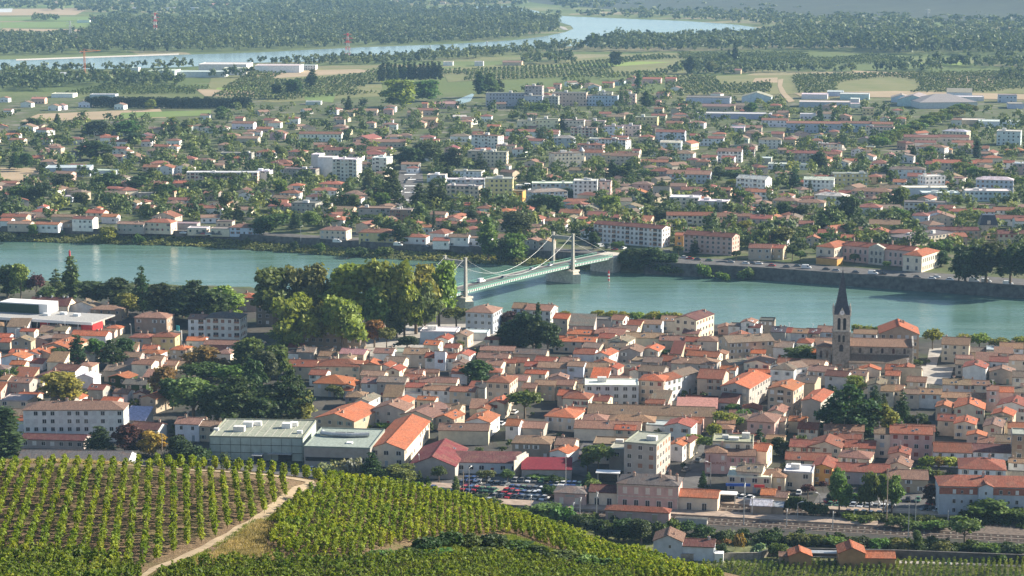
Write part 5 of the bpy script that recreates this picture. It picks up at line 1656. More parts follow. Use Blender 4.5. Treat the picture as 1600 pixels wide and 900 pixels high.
def wood(name, polys, desc, color, hr, spacing, nq=48, keep=.9, wr=(.55, .8), conic=0.):
    P = []
    for pl in polys: P += scatter(pl, spacing, .5, 99999, keep)
    P = [p for p in P if not inpoly(p[0], p[1], FARW)]
    big = np.array([math.sin(p[0] / 90 + 1) + math.sin(p[1] / 160) + math.sin(p[0] / 41 + p[1] / 77) for p in P])
    H = np.clip(np.mean(hr) + big * (hr[1] - hr[0]) * .2, *hr) * rng.uniform(.75, 1.15, len(P)); Wd = np.maximum(H * rng.uniform(*wr, len(P)), spacing * .75)
    return tree_mass(name, P, H, Wd, nq, desc, color, conic=conic)
wood('riverside_wood', [[(-60, 89), (-60, 62), (140, 50), (190, 30), (330, 45), (420, 14), (560, 7), (690, 17.5), (800, 19), (850, 31), (872, 38), (880, 44), (870, 52), (800, 61), (700, 67), (560, 72), (400, 79.5), (280, 82), (150, 84)]], 'broad dark wood filling the far bank and the spit inside the river bend', (0.102, 0.126, 0.050), (9, 22), 17, 42, .8)
wood('bank_trees', [[(-40, 112), (0, 110), (150, 109.5), (150, 112), (-40, 115)], [(160, 109), (300, 105), (300, 108), (160, 112)], [(320, 99), (480, 97.5), (560, 91), (700, 86), (830, 78), (925, 72), (930, 77), (800, 88), (690, 96), (560, 102), (480, 103), (420, 100)]], 'thin line of trees along the near bank of the river bend', (0.114, 0.138, 0.054), (7, 16), 14, 48, .7)
wood('bend_wood', [[(920, 80), (940, 66), (1050, 59), (1175, 57), (1215, 50), (1640, 62), (1640, 88), (1400, 86), (1340, 80), (1180, 82), (1100, 80), (1000, 83)]], 'dense wood of big trees on the right bank of the river bend', (0.102, 0.130, 0.055), (13, 25), 17, 48, .88)
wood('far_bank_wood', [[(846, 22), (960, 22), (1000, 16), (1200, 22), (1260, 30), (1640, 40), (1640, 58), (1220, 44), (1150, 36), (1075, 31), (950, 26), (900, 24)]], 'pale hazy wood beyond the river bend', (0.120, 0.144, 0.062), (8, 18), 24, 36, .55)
wood('plain_wood', [[(1040, 116), (1060, 106), (1130, 100), (1200, 108), (1330, 108), (1340, 112), (1200, 114), (1100, 118)], [(1370, 110), (1470, 106), (1480, 113), (1370, 112)], [(1440, 100), (1640, 98), (1640, 108), (1500, 106)], [(1560, 120), (1640, 119), (1640, 126), (1560, 125)], [(815, 97), (900, 92), (905, 99), (820, 102)], [(0, 122), (95, 122), (100, 142), (0, 144)], [(100, 128), (270, 118), (290, 134), (200, 138), (105, 136)], [(315, 121), (395, 119), (400, 122), (315, 123)], [(50, 30), (90, 30), (90, 33), (50, 33)], [(140, 32), (190, 30), (200, 40), (150, 42)], [(1360, 70), (1400, 66), (1420, 80), (1365, 82)]], 'clumps of dark trees dividing the fields of the plain', (0.096, 0.126, 0.050), (9, 19), 14, 54, .8)
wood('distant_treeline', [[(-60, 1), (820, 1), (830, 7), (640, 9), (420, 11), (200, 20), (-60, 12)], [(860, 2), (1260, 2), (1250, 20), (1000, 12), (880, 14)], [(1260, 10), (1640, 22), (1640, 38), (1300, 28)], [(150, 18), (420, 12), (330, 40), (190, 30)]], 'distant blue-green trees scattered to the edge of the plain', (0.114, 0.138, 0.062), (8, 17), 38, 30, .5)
ROADW = [(at(x, y, 0).x, at(x, y, 0).y) for x, y in [(1206, 118), (1236, 118), (1254, 164), (1200, 164)]]
# orchards in rows
OP = []
for pl in ([(395, 112), (590, 109), (598, 146), (430, 158), (330, 152)], [(690, 112), (860, 104), (1030, 86), (1060, 92), (1040, 120), (900, 122), (700, 128)], [(1040, 122), (1640, 112), (1640, 144), (1240, 147), (1042, 150)], [(1060, 84), (1340, 84), (1420, 92), (1640, 92), (1640, 98), (1060, 104)], [(110, 132), (330, 138), (300, 148), (100, 148)], [(0, 178), (40, 176), (10, 186), (0, 187)]):
    W_ = [at(x, y, 0) for x, y in pl]; q = [(p.x, p.y) for p in W_]; y = min(p.y for p in W_)
    while y < max(p.y for p in W_):
        x = min(p.x for p in W_)
        while x < max(p.x for p in W_):
            if inpoly(x, y, q) and not inpoly(x, y, ROADW) and math.sin(x / 83 + y / 140) + math.sin(x / 31 - y / 90) > -.75 and far_free(Vector((x, y, 0)), 2): OP.append((x + RN.uniform(-.6, .6), y + RN.uniform(-.6, .6)))
            x += 6.0
        y += 11.0
tree_mass('orchard', OP, rng.uniform(3.0, 5.0, len(OP)), rng.uniform(3.4, 5.0, len(OP)), 18, 'rows of low orchard trees in the fields behind the town', (0.11, 0.14, 0.045), size=.4)
# garden trees of the other town
GT = []; GH = []; GW = []
for _ in range(21000):
    if len(GT) > 3600: break
    x, y = RN.uniform(-220, 1820), RN.uniform(110, 396)
    if not inpoly(x, y, TOWN) or inpoly(x, y, AVEX) or inpoly(x, y, ROADX) or inpoly(x, y, SPORT) or inpoly(x, y, [(1335, 246), (1392, 256), (1530, 178), (1490, 160)]): continue
    if inpoly(x, y, [(1230, 400), (1230, 300), (1660, 300), (1660, 400)]) and RN.random() < .3: continue
    p = at(x, y, 0); w = RN.uniform(5, 11) if RN.random() < .7 else RN.uniform(3, 6)
    ok = True
    for fx, fy, fr, *_ in FOOT:
        if (p.x - fx) ** 2 + (p.y - fy) ** 2 < (w * .3 + fr * .78) ** 2: ok = False; break
    if ok and seg_dist(np.array([p.x]), np.array([p.y]), FARB)[0] < -34: GT.append((p.x, p.y)); GW.append(w); GH.append(w * RN.uniform(.75, 1.35))
h_ = len(GT) // 2
tree_mass('garden_trees', GT[:h_], GH[:h_], GW[:h_], 110, 'dark garden trees between the houses across the river', (0.095, 0.128, 0.042), size=.2)
tree_mass('garden_bushes', GT[h_:], np.array(GH[h_:]) * .8, GW[h_:], 96, 'lighter garden trees and bushes across the river', (0.17, 0.20, 0.06), size=.2)
# yards of the near town
YT = []; YH = []; YW = []
for _ in range(5000):
    if len(YT) > 130: break
    x, y = RN.uniform(-20, 1620), RN.uniform(545, 740); p = at(x, y, 0); w = RN.uniform(1.8, 4.5)
    if all((p.x - a) ** 2 + (p.y - b) ** 2 > (w * .4 + fr * .8) ** 2 for a, b, fr, *_ in FOOT): YT.append((p.x, p.y)); YW.append(w); YH.append(w * RN.uniform(.6, 1.1))
tree_mass('yard_shrubs', YT, YH, YW, 150, 'small shrubs in the yards between the near houses', (0.10, 0.125, 0.036), size=.18)
# grass and scrub on the far bank below the wall
BT = []
for _ in range(2600):
    s = RN.random(); k = RN.uniform(0, 17); x = -330 + 385 * s; y = y_on(FARB, x) + k - .5
    z = float(ground_z(np.array([x]), np.array([y]))[0]); BT.append((x, y, max(z, -6.2)))
BT = np.array(BT); tree_mass('bank_scrub', BT, rng.uniform(.5, 1.7, len(BT)), rng.uniform(1.2, 3.2, len(BT)), 24, 'rough grass and scrub on the far bank below the wall', (0.20, 0.21, 0.07), size=.34)
# dark clipped windbreak
hp_ = []
for i in range(110):
    t = i / 109; p = at(137 + (391 - 137) * t, 167.5 + 3.5 * t - (4 if t > .5 else 0) * (t - .5), 0); hp_.append((p.x, p.y + RN.uniform(-2, 2), 0))
hq = np.array(hp_); r_ = rng; nq = 120; c = np.repeat(hq, nq, 0) + np.stack([r_.uniform(-2.2, 2.2, len(hq) * nq), r_.normal(size=len(hq) * nq) * 1.2, np.zeros(len(hq) * nq)], 1); hh = np.repeat(r_.uniform(9.5, 12.5, len(hq)), nq)
c[:, 2] = hh * r_.uniform(0.02, 1, len(c)) ** .8; n = np.stack([r_.normal(size=len(c)) * .6, -np.ones(len(c)) * .7, r_.uniform(-.1, .9, len(c))], 1)
o = ob('hedge', me_quads('hedge', quads_at(c, n, r_.uniform(.4, .8, len(c)), r_), [M['leaf']]), color=(.03, .05, .026)); tag(o, 'long blackish conifer windbreak across the fields behind the left suburb', 'hedge')
# ================================================================== VINEYARD
def vine_quads(r, n=46, h=1.9, wd=.34):
    z = r.uniform(.3, 1, n) * h; w = wd * np.where(z > h * .8, .7, 1.0) * np.clip(z / h * 2.2, .5, 1)
    c = np.stack([r.normal(size=n) * w * .55, r.normal(size=n) * w * .55, z], 1); d = c * np.array([1, 1, 0]) + r.normal(size=c.shape) * .35 + np.array([0, 0, .25])
    return quads_at(c, d, r.uniform(.10, .19, n), r)
def vine_frame():
    m = MB(); m.tube([(0, 0, -.3), (.02, 0, 1.95)], .035, .03, 5); m.tube([(.08, .02, -.1), (.13, .0, .35), (.05, 0, .7)], .045, .03, 5, 1); return m
M['vine'] = m_leaf('vine_leaves', .45, False, (0.20, 0.24, 0.028), .18, .9)
M['vineg'] = m_leaf('vine_leaves_greener', .42, False, (0.135, 0.175, 0.026), .18, .8)
M['stake'] = m_plain('weathered_stake', (0.24, 0.19, 0.14), .95)
def pxpoly(poly):
    def f(p): 
        x, y, _ = proj(p); return inpoly(x, y, poly)
    return f
P1 = [(-120, 738), (0, 734), (100, 729), (240, 733), (340, 744), (456, 755), (452, 772), (412, 806), (330, 842), (270, 868), (215, 892), (150, 940), (-120, 940)]
P1C = [(230, 726), (300, 728), (400, 733), (500, 741), (520, 750), (498, 753), (430, 742), (330, 735), (240, 731)]
P2 = [(500, 762), (520, 752), (560, 754), (640, 769), (760, 796), (870, 827), (1000, 867), (1130, 910), (1000, 910), (920, 880), (850, 852), (800, 834), (700, 842), (620, 852), (560, 872), (480, 874), (440, 868), (415, 850), (430, 812), (460, 785)]
P3 = [(245, 910), (300, 890), (430, 882), (620, 882), (800, 874), (900, 872), (1000, 912), (900, 940), (245, 940)]
def rows(poly, d, rs, ps, region, zf, miss=.08, seed=3):
    """vines planted in rows: d direction of the rows, rs between rows, ps between plants"""
    r = random.Random(seed); d = Vector((d[0], d[1], 0)).normalized(); n = Vector((d.y, -d.x, 0)); test = pxpoly(poly); out = []
    (ax, bx, ay, by) = region; o = Vector(((ax + bx) / 2, (ay + by) / 2, 0)); R_ = math.hypot(bx - ax, by - ay) / 2
    i = -int(R_ / rs)
    while i * rs < R_:
        j = -int(R_ / ps)
        while j * ps < R_:
            q = o + n * (i * rs + r.gauss(0, .10)) + d * (j * ps + r.gauss(0, .12))
            if ax < q.x < bx and ay < q.y < by:
                z = zf(q.x, q.y) if zf else 0.0; p = Vector((q.x, q.y, z))
                if test(p) and r.random() > miss: out.append(p)
            j += 1
        i += 1
    return out
HZC = {}
VA = rows(P1, (-.157, 1), 1.95, .95, (-110, 8, 236, 356), hzs, .10, 1)
VC = rows(P1C, (-.157, 1), 1.95, .95, (-70, -5, 338, 372), hzs, .05, 2)
VB = rows(P2, (-.03, 1), 1.25, 1.0, (-50, 60, 268, 460), hzs, .06, 3)
VD = rows(P3, (.9, .35), 1.5, .9, (-60, 40, 235, 320), hzs, .04, 4)
P1B = [(-120, 868), (60, 868), (160, 878), (225, 905), (150, 940), (-120, 940)]
VE = rows(P1B, (-.157, 1), .98, .9, (-110, -20, 236, 290), hzs, .1, 6)
P4 = [(1085, 884), (1240, 881), (1660, 880), (1700, 960), (1060, 960)]
VF = rows(P4, (.25, 1), 1.6, .9, (40, 190, 560, 608), None, .05, 5)
def near_key(p): return p.y + abs(p.x) * .1
allv = [(p, 'vine') for p in VA + VC + VB] + [(p, 'vineg') for p in VD + VE + VF]
def inframe(p): 
    x, y, _ = proj(p + Vector((0, 0, 1.5))); return -5 < x < 1605 and y < 897
cand = sorted([q for q in allv if inframe(q[0])], key=lambda q: proj(q[0])[2])
solo = cand[:290]; ids = set(id(q[0]) for q in solo); rest = [q for q in allv if id(q[0]) not in ids]
vr = np.random.default_rng(77); VF_ = vine_frame()
VM = {}
for k in ('vine', 'vineg'):
    VM[k] = [me_quads('vine_leaves', vine_quads(vr, 76 if k == 'vine' else 66), [M[k]]) for i in range(4)]
STK = VF_.me('stake', M['stake'], M['bark'])
for p, k in solo:
    o = empty('grape_vine', p, RN.uniform(0, 6.28)); s = RN.uniform(.85, 1.15)
    ob('stake', STK, o, scale=(1, 1, s)); ob('leaves', RN.choice(VM[k]), o, scale=(s * 1.1, s * 1.1, s))
    tag(o, 'staked grape vine among the nearest plants at the lower edge of the vineyard', 'vine', 'nearest staked vines')
def vine_mass(name, pts, k, desc, n=62):
    V = [];T = []
    for p in pts:
        s = vr.uniform(.65, 1.25); q = vine_quads(vr, n) * np.array([s * 1.1, s * 1.1, s]); V.append(q + np.array([p.x, p.y, p.z]))
        x, y, z = p.x, p.y, p.z; w = .035
        T.append(np.array([(x - w, y, z - .2), (x + w, y, z - .2), (x + w, y, z + 1.95), (x - w, y, z + 1.95), (x, y - w, z - .2), (x, y + w, z - .2), (x, y + w, z + 1.95), (x, y - w, z + 1.95)]))
    V = np.concatenate(V); T = np.concatenate(T); A_ = np.concatenate([V, T]); idx = [0] * (len(V) // 4) + [1] * (len(T) // 4)
    tag(ob(name, me_quads(name, A_, [M[k], M['stake']], idx)), desc, 'vines', name.replace('_', ' '), 'stuff')
vine_mass('vineyard_rows', [p for p, k in rest if k == 'vine'], 'vine', 'rows of staked vines covering the sunny shoulder of the hill')
vine_mass('lower_vineyard_rows', [p for p, k in rest if k == 'vineg'], 'vineg', 'denser green vine rows at the foot of the picture', 40)

# ---- rough grass and scrub on the hill
def tufts(name, poly, n, h, mat, desc, region, w=.05):
    test = pxpoly(poly); r = vr; P = []
    (ax, bx, ay, by) = region; k = 0
    while len(P) < n and k < n * 40:
        k += 1; x, y = r.uniform(ax, bx), r.uniform(ay, by); p = Vector((x, y, hzs(x, y)))
        if test(p): P.append(p)
    P = np.array(P); m = 9; c = np.repeat(P, m, 0) + np.stack([r.normal(size=len(P) * m) * .22, r.normal(size=len(P) * m) * .22, np.zeros(len(P) * m)], 1)
    a = r.uniform(0, 6.28, len(c)); dx = np.stack([np.cos(a) * w, np.sin(a) * w, 0 * a], 1); L_ = r.uniform(.5, 1.2, len(c)) * h; t = np.stack([r.normal(size=len(c)) * .3 * L_, r.normal(size=len(c)) * .3 * L_, L_], 1)
    V = np.stack([c - dx, c + dx, c + t + dx * .3, c + t - dx * .3], 1).reshape(-1, 3)
    tag(ob(name, me_quads(name, V, [mat])), desc, 'grass', name.replace('_', ' '), 'stuff')
DG = m_leaf('dry_grass_blades', .35, False, (0.34, 0.27, 0.14), .2, .4); GG = m_leaf('green_grass_blades', .35, False, (0.18, 0.22, 0.045), .2, .8)
DRYP = [(340, 862), (372, 838), (405, 815), (425, 822), (412, 850), (440, 872), (430, 886), (330, 892), (290, 888)]
GRP = [(225, 905), (300, 872), (380, 835), (440, 795), (470, 772), (490, 762), (470, 790), (430, 815), (400, 812), (340, 850), (300, 890), (430, 884), (560, 874), (700, 846), (800, 836), (840, 850), (900, 874), (620, 884), (430, 886), (280, 905)]
TOPP = [(-60, 717), (90, 715), (240, 721), (380, 730), (380, 734), (240, 727), (90, 724), (-60, 726)]
tufts('dry_grass', DRYP, 2600, .55, DG, 'patch of tall straw-coloured dry grass beside the dirt path', (-48, -22, 258, 320))
tufts('verge_grass', GRP, 5200, .38, GG, 'green weedy grass along the path and the foot of the vine plots', (-60, 30, 250, 350))
tufts('crest_grass', TOPP, 1200, .5, DG, 'dry grass fringe along the crest behind the vineyard', (-110, -20, 338, 372))
for x, y, w, h, c in [(665, 862, 46, 26, 'dark'), (700, 858, 50, 28, 'dark'), (735, 856, 44, 26, 'green'), (770, 858, 50, 26, 'dark'), (805, 862, 50, 24, 'dark'), (838, 872, 46, 22, 'dark'), (640, 872, 40, 18, 'green'), (600, 874, 50, 16, 'green'), (560, 880, 50, 14, 'green'), (520, 884, 46, 13, 'olive'), (690, 876, 60, 18, 'green'), (760, 876, 60, 18, 'green'), (880, 878, 50, 20, 'green'), (915, 884, 44, 20, 'olive'), (470, 884, 40, 12, 'green'), (940, 892, 44, 20, 'green'), (830, 886, 60, 16, 'olive'), (600, 890, 60, 14, 'olive')]:
    p = on_hill(x, y); dep = proj(p)[2]; tree_at(p - Vector((0, 0, .2)), h * dep / FPX, w * dep / FPX, 'shrub', c, 'scrub below the vine plot', False, f'{LW[c]} scrub bush')
# ================================================================== LANDMARK STRUCTURES
def frame(x0, x1, y, yaw, h):
    """front-middle ground point, width and angle of a building whose front eave is seen there"""
    ang = math.radians(yaw); p = at((x0 + x1) / 2, y, h); dep = proj(p)[2]
    W = abs((x1 - x0) * dep / FPX / max(.35, math.cos(ang) - math.sin(ang) * p.x / p.y)); return Vector((p.x, p.y, 0)), W, ang
def block(root, x0, x1, y0, y1, h, K, R, W_, z0=0, pitch=.3, wname='wall', rname='roof', wmat=None, rmat=None):
    wm, rm, rz = shell(x1 - x0, y1 - y0, h - z0, K, pitch, .35); c = ((x0 + x1) / 2, (y0 + y1) / 2, z0)
    if z0 > 0:
        wm.v = [(p[0], p[1], max(p[2], 0)) for p in wm.v]
    w = ob(wname, wm.me(wname, wmat or M['wall']), root, c, color=WC[W_])
    r = ob(rname, rm.me(rname, rmat or (M['flat'] if K == 'f' else M['roof']), M['wall']), root, c, color=RC[R]) ; return w, r, rz + z0
def win(root, x, y, z, w, h, kind='plain', rot=0, col=None): return ob('window', WME[kind], root, (x, y, z), rot, (w, 1, h), col or (.6, .58, .54))
def foot(root, r): p = root.location; FOOT.append((p.x, p.y, r, r, r, 0))
PI2 = math.pi / 2

# ---------------- the church
p = at(1313, 578, 0); CH = empty('church', p, math.radians(-7)); S = 3.6
m = MB(); m.box(-S, S, -S, S, -1, 16.5); m.box(-S - .2, S + .2, -S - .2, S + .2, 16.5, 17); m.build('tower', M['stone'], CH)
m = MB(); m.box(-S + .15, S - .15, -S + .15, S - .15, 17, 23.6); m.box(-S - .15, S + .15, -S - .15, S + .15, 23.6, 24.2); m.build('belfry', M['palestone'], CH)
m = MB(); q = S + .1
m.add([(-q, -q, 24.2), (q, -q, 24.2), (q, q, 24.2), (-q, q, 24.2), (-q * .62, -q * .62, 29), (q * .62, -q * .62, 29), (q * .62, q * .62, 29), (-q * .62, q * .62, 29), (0, 0, 43.2)], [(0, 1, 5, 4), (1, 2, 6, 5), (2, 3, 7, 6), (3, 0, 4, 7), (4, 5, 8), (5, 6, 8), (6, 7, 8), (7, 4, 8)])
m.tube([(0, 0, 42.9), (0, 0, 44.4)], .08, .05, 5); sp_ = m.build('spire', M['slate'], CH)
for a in range(4):
    rot = a * PI2; m = MB(); m.add([(-1.5, -q - .1, 24.2), (1.5, -q - .1, 24.2), (0, -q - .1, 27.2), (-1.5, -q + 1.6, 24.2), (1.5, -q + 1.6, 24.2), (0, -q + 2, 27.2)], [(0, 1, 2), (1, 4, 5, 2), (3, 0, 2, 5)])
    o = m.build('spire_gable', M['palestone'], sp_); o.rotation_euler.z = rot
    for sx in (-1, 1):
        m = MB(); m.tube([(sx * (q - .2), -q + .2, 24), (sx * (q - .2), -q + .2, 26)], .35, .3, 6); m.tube([(sx * (q - .2), -q + .2, 26), (sx * (q - .2), -q + .2, 28.3)], .42, .02, 6)
        if sx > 0: m.build('pinnacle', M['palestone'], sp_).rotation_euler.z = rot
def arch_win(root, x, y, z, w, h, rot=0, mat=None):
    m = MB(); n = 7; P = [(-w / 2, 0)] + [(w / 2, 0)] + [(w / 2 * math.cos(t * math.pi / n), h - w / 2 + w / 2 * math.sin(t * math.pi / n)) for t in range(n + 1)]
    m.add([(a, -.06, b) for a, b in P] + [(a, .05, b) for a, b in P], [tuple(range(len(P)))] + [(i, i + len(P), (i + 1) % len(P) + len(P), (i + 1) % len(P)) for i in range(len(P))])
    o = m.build('window', M['pane'], root, loc=(x, y, z)); o.rotation_euler.z = rot; return o
for rot, fx in ((0, lambda t, o: (t, -o)), (PI2, lambda t, o: (o, t)), (-PI2, lambda t, o: (-o, t))):
    for t in (-1.15, 1.15): a = fx(t, S - .13); arch_win(CH, a[0], a[1], 17.8, 1.25, 5.0, rot)
    for t in (-.9, .9): a = fx(t, S + .02); arch_win(CH, a[0], a[1], 12.6, .95, 2.9, rot)
    a = fx(0, S + .02); arch_win(CH, a[0], a[1], 8.6, 1.6, 3.0, rot)
m = MB(); m.prism([(math.cos(i * .52) * .95, math.sin(i * .52) * .95) for i in range(12)], -.05, .05); o = m.build('clock', M['white'], CH, loc=(0, -q - .16, 25)); o.rotation_euler = (PI2, 0, 0)
mh = MB(); mh.box(-.06, .06, 0, .7, .06, .09); mh.box(-.06, .5, -.06, .06, .06, .09); mh.build('clock_hand', M['dark'], o)
w_, r_, z_ = block(CH, 4.0, 29.5, .5, 12.5, 10.2, 'x', 'b', 't', pitch=.38, wname='nave_wall', rname='nave_roof', wmat=M['stone'])
w2, r2, z2 = block(CH, 3.4, 28.0, -5.0, .48, 4.2, 's', 'g', 't', pitch=.44, wname='aisle_wall', rname='aisle_roof', wmat=M['palestone'])
for i in range(5): arch_win(CH, 8 + i * 4.6, .48, 7.4, 1.0, 2.2)
w3, r3, z3 = block(CH, -10, -3.9, -2, 9, 10, 'h', 'b', 't', pitch=.3, wname='choir_wall', rname='choir_roof', wmat=M['stone'])
for x in (-8.2, -5.8): arch_win(CH, x, -2.02, 5.5, 1.0, 3)
m = MB(); m.add([(29.5, .3, -1), (29.5, 12.7, -1), (29.5, 12.7, 11), (29.5, 6.5, 14), (29.5, .3, 11), (30.2, .3, -1), (30.2, 12.7, -1), (30.2, 12.7, 11), (30.2, 6.5, 14), (30.2, .3, 11)], [(0, 4, 3, 2, 1), (5, 6, 7, 8, 9), (0, 5, 9, 4), (1, 2, 7, 6), (4, 9, 8, 3), (3, 8, 7, 2)])
m.build('facade', M['palestone'], CH); foot(CH, 9)
tag(CH, 'stone church with a tall slate spire, clock and long tiled nave', 'church'); LAND.append(('the spired church', 1325, 540))

M['pylonstone'] = m_plain('weathered_bridge_stone', (.30, .285, .25), .9, var=.2)
# ---------------- the suspension bridge
T2, T1 = Vector((27.8, 1137, 0)), Vector((-28.6, 1051, 0)); u = (T2 - T1).normalized(); nrm = Vector((u.y, -u.x, 0)); A = T1 - u * 34; E = T2 + u * 44
BR = empty('suspension_bridge', T1.lerp(T2, .5), math.atan2(u.y, u.x)); cB = T1.lerp(T2, .5); half = (T2 - T1).length / 2
x0, x1 = -half - 34, half + 44
def dz(x): return 3.2 + 1.0 * (1 - (x / (half + 40)) ** 2)
HW = 5.0
xsn = [x0 + (x1 - x0) * i / 60 for i in range(61)]
def strip(name, ya, yb, za, zb, mat, parent):
    m = MB()
    for a, b in zip(xsn[:-1], xsn[1:]):
        m.add([(a, ya, dz(a) + za), (b, ya, dz(b) + za), (b, yb, dz(b) + za), (a, yb, dz(a) + za), (a, ya, dz(a) + zb), (b, ya, dz(b) + zb), (b, yb, dz(b) + zb), (a, yb, dz(a) + zb)], [(0, 3, 2, 1), (4, 5, 6, 7), (0, 1, 5, 4), (2, 3, 7, 6)])
    return m.build(name, mat, parent)
strip('deck', -HW, HW, -.5, 0, M['paving'], BR); strip('roadway', -3.2, 3.2, .004, .03, M['asphalt'], BR)
for s in (-1, 1):
    m = MB(); y = s * (HW + .2)
    for a, b in zip(xsn[:-1], xsn[1:]):
        for z0, z1 in ((-1.75, -1.45), (1.0, 1.15), (-.5, .15)):
            m.add([(a, y - .15, dz(a) + z0), (b, y - .15, dz(b) + z0), (b, y + .15, dz(b) + z0), (a, y + .15, dz(a) + z0), (a, y - .15, dz(a) + z1), (b, y - .15, dz(b) + z1), (b, y + .15, dz(b) + z1), (a, y + .15, dz(a) + z1)], [(0, 3, 2, 1), (4, 5, 6, 7), (0, 1, 5, 4), (2, 3, 7, 6)])
    m.v = [p for p in m.v]; n = 110
    for i in range(n + 1):
        x = x0 + (x1 - x0) * i / n; z = dz(x); m.box(x - .30, x + .30, y - .16, y + .16, z - 1.6, z - .4, 1); m.box(x - .07, x + .07, y - .06, y + .06, z + .1, z + 1.05)
    m.build('lattice_girder', [M['green'], M['white']], BR); mb = MB()
    for a, b in zip(xsn[:-1], xsn[1:]): yy = y - s * .25; mb.add([(a, yy, dz(a) - 1.6), (b, yy, dz(b) - 1.6), (b, yy, dz(b) - .45), (a, yy, dz(a) - .45)], [(0, 1, 2, 3)])
    mb.build('girder_gap_shade', M['dark'], BR)  # dark sheet behind the panels, painting the shade in the girder openings
for xt in (-half, half):
    m = MB(); zt = dz(xt)
    for s in (-1, 1):
        y = s * (HW + 1.3)
        m.add([(xt - 1.0, y - .75, -2), (xt + 1.0, y - .75, -2), (xt + 1.0, y + .75, -2), (xt - 1.0, y + .75, -2), (xt - .65, y - .5, zt + 16.5), (xt + .65, y - .5, zt + 16.5), (xt + .65, y + .5, zt + 16.5), (xt - .65, y + .5, zt + 16.5)], [(0, 3, 2, 1), (4, 5, 6, 7), (0, 1, 5, 4), (1, 2, 6, 5), (2, 3, 7, 6), (3, 0, 4, 7)])
        m.box(xt - .9, xt + .9, y - .7, y + .7, zt + 16.5, zt + 17)
    m.box(xt - .7, xt + .7, -HW - .55, HW + .55, zt + 13.6, zt + 15.4); m.build('pylon', M['pylonstone'], BR)
    m = MB(); m.box(xt - 3, xt + 3, -HW - 3.2, HW + 3.2, -10, 0); m.box(xt - 3.4, xt + 3.4, -HW - 3.6, HW + 3.6, 0, .9)
    m.prism([(xt - 3, -HW - 3.2), (xt, -HW - 6.2), (xt + 3, -HW - 3.2)], -10, -1); m.prism([(xt + 3, HW + 3.2), (xt, HW + 6.2), (xt - 3, HW + 3.2)], -10, -1); m.build('pier', M['palestone'], BR)
for s in (-1, 1):
    y = s * (HW + 1.0)
    def cz(x):
        if abs(x) <= half: return dz(0) + 1.6 + (dz(half) + 16.6 - dz(0) - 1.6) * (x / half) ** 2
        q = (abs(x) - half) / (33 if x < 0 else 43); return (dz(half) + 16.6) * (1 - q) + 3.6 * q
    m = MB(); m.tube([(x, y, cz(x)) for x in [-half - 33 + 33 * i / 8 for i in range(8)] + [-half + 2 * half * i / 24 for i in range(25)] + [half + 43 * i / 8 for i in range(1, 9)]], .06, .06, 5); m.build('main_cable', M['metal'], BR)
    for i in range(1, 22):
        x = -half + 2 * half * i / 22
        m = MB(); m.tube([(x, y, dz(x) + .5), (x, y, cz(x))], .025, .025, 4); m.build('hanger', M['metal'], BR)
m = MB(); m.box(x1 - 3, x1 + 16, -HW - 2.4, HW + 2.4, -10, dz(x1) - .6); m.build('abutment', M['palestone'], BR)
m = MB(); m.box(x0 - 12, x0 + 3, -HW - 2.4, HW + 2.4, -10, dz(x0) - .6); m.build('abutment', M['palestone'], BR)
tag(BR, 'suspension bridge with pale stone pylons and green lattice deck across the river', 'bridge'); LAND.append(('the suspension bridge', 850, 415))
def on_bridge(t, off, yaw=0): 
    x = x0 + (x1 - x0) * t; q = cB + u * x + nrm * off; return Vector((q.x, q.y, dz(x) + .03)), math.degrees(math.atan2(u.y, u.x)) + yaw

# ---------------- quay walls
def wall_along(name, xa, xb, n, front, depth, z0, z1, parapet, mat, label):
    m = MB(); X = np.linspace(xa, xb, n); v = []
    for x in X:
        y = y_on(FARB, x) + front; v.append([(x, y, z0), (x, y + .5, z1 + parapet), (x, y + .5 + .45, z1 + parapet), (x, y + .96, z1), (x, y + depth, z1), (x, y + depth, z0)])
    for a, b in zip(v[:-1], v[1:]):
        k = len(a); m.add(a + b, [(i, i + k, i + 1 + k, i + 1) for i in range(k - 1)])
    o = m.build(name, mat, None); tag(o, label, 'wall'); return o
wall_along('quay_wall', 74, 420, 40, .4, 8, -9, .06, .9, M['quay'], 'long shaded stone quay wall along the far bank beside the parked cars')
wall_along('quay_wall', -430, 50, 50, 17.5, 9, -4.6, .06, .8, M['quay'], 'low grey roadside wall above the grassy far bank')
def road_along(name, xa, xb, n, o1, o2, z, mat):
    X = np.linspace(xa, xb, n); v = [(x, y_on(FARB, x) + o1, z) for x in X] + [(x, y_on(FARB, x) + o2, z) for x in X]
    tag(ob(name, me_py(name, v, [(i, i + 1, i + 1 + n, i + n) for i in range(n - 1)], [mat])), kind='structure')
road_along('quay_road', 74, 420, 40, 8.2, 30, .10, M['asphalt']); road_along('quay_road', -430, 60, 50, 27, 36, .09, M['asphalt'])
sheet('avenue_road', AVENUE, .12, M['asphalt']); sheet('sports_pitch', SPORT, .11, FT)
for i, y in enumerate((272, 280, 290, 300, 312)):
    sheet('road_marking', [(632, y), (650, y - .3), (650, y + .7), (632, y + 1)], .14, M['white'])
sheet('town_street', [(640, 322), (662, 318), (655, 345), (640, 352)], .10, M['asphalt'])

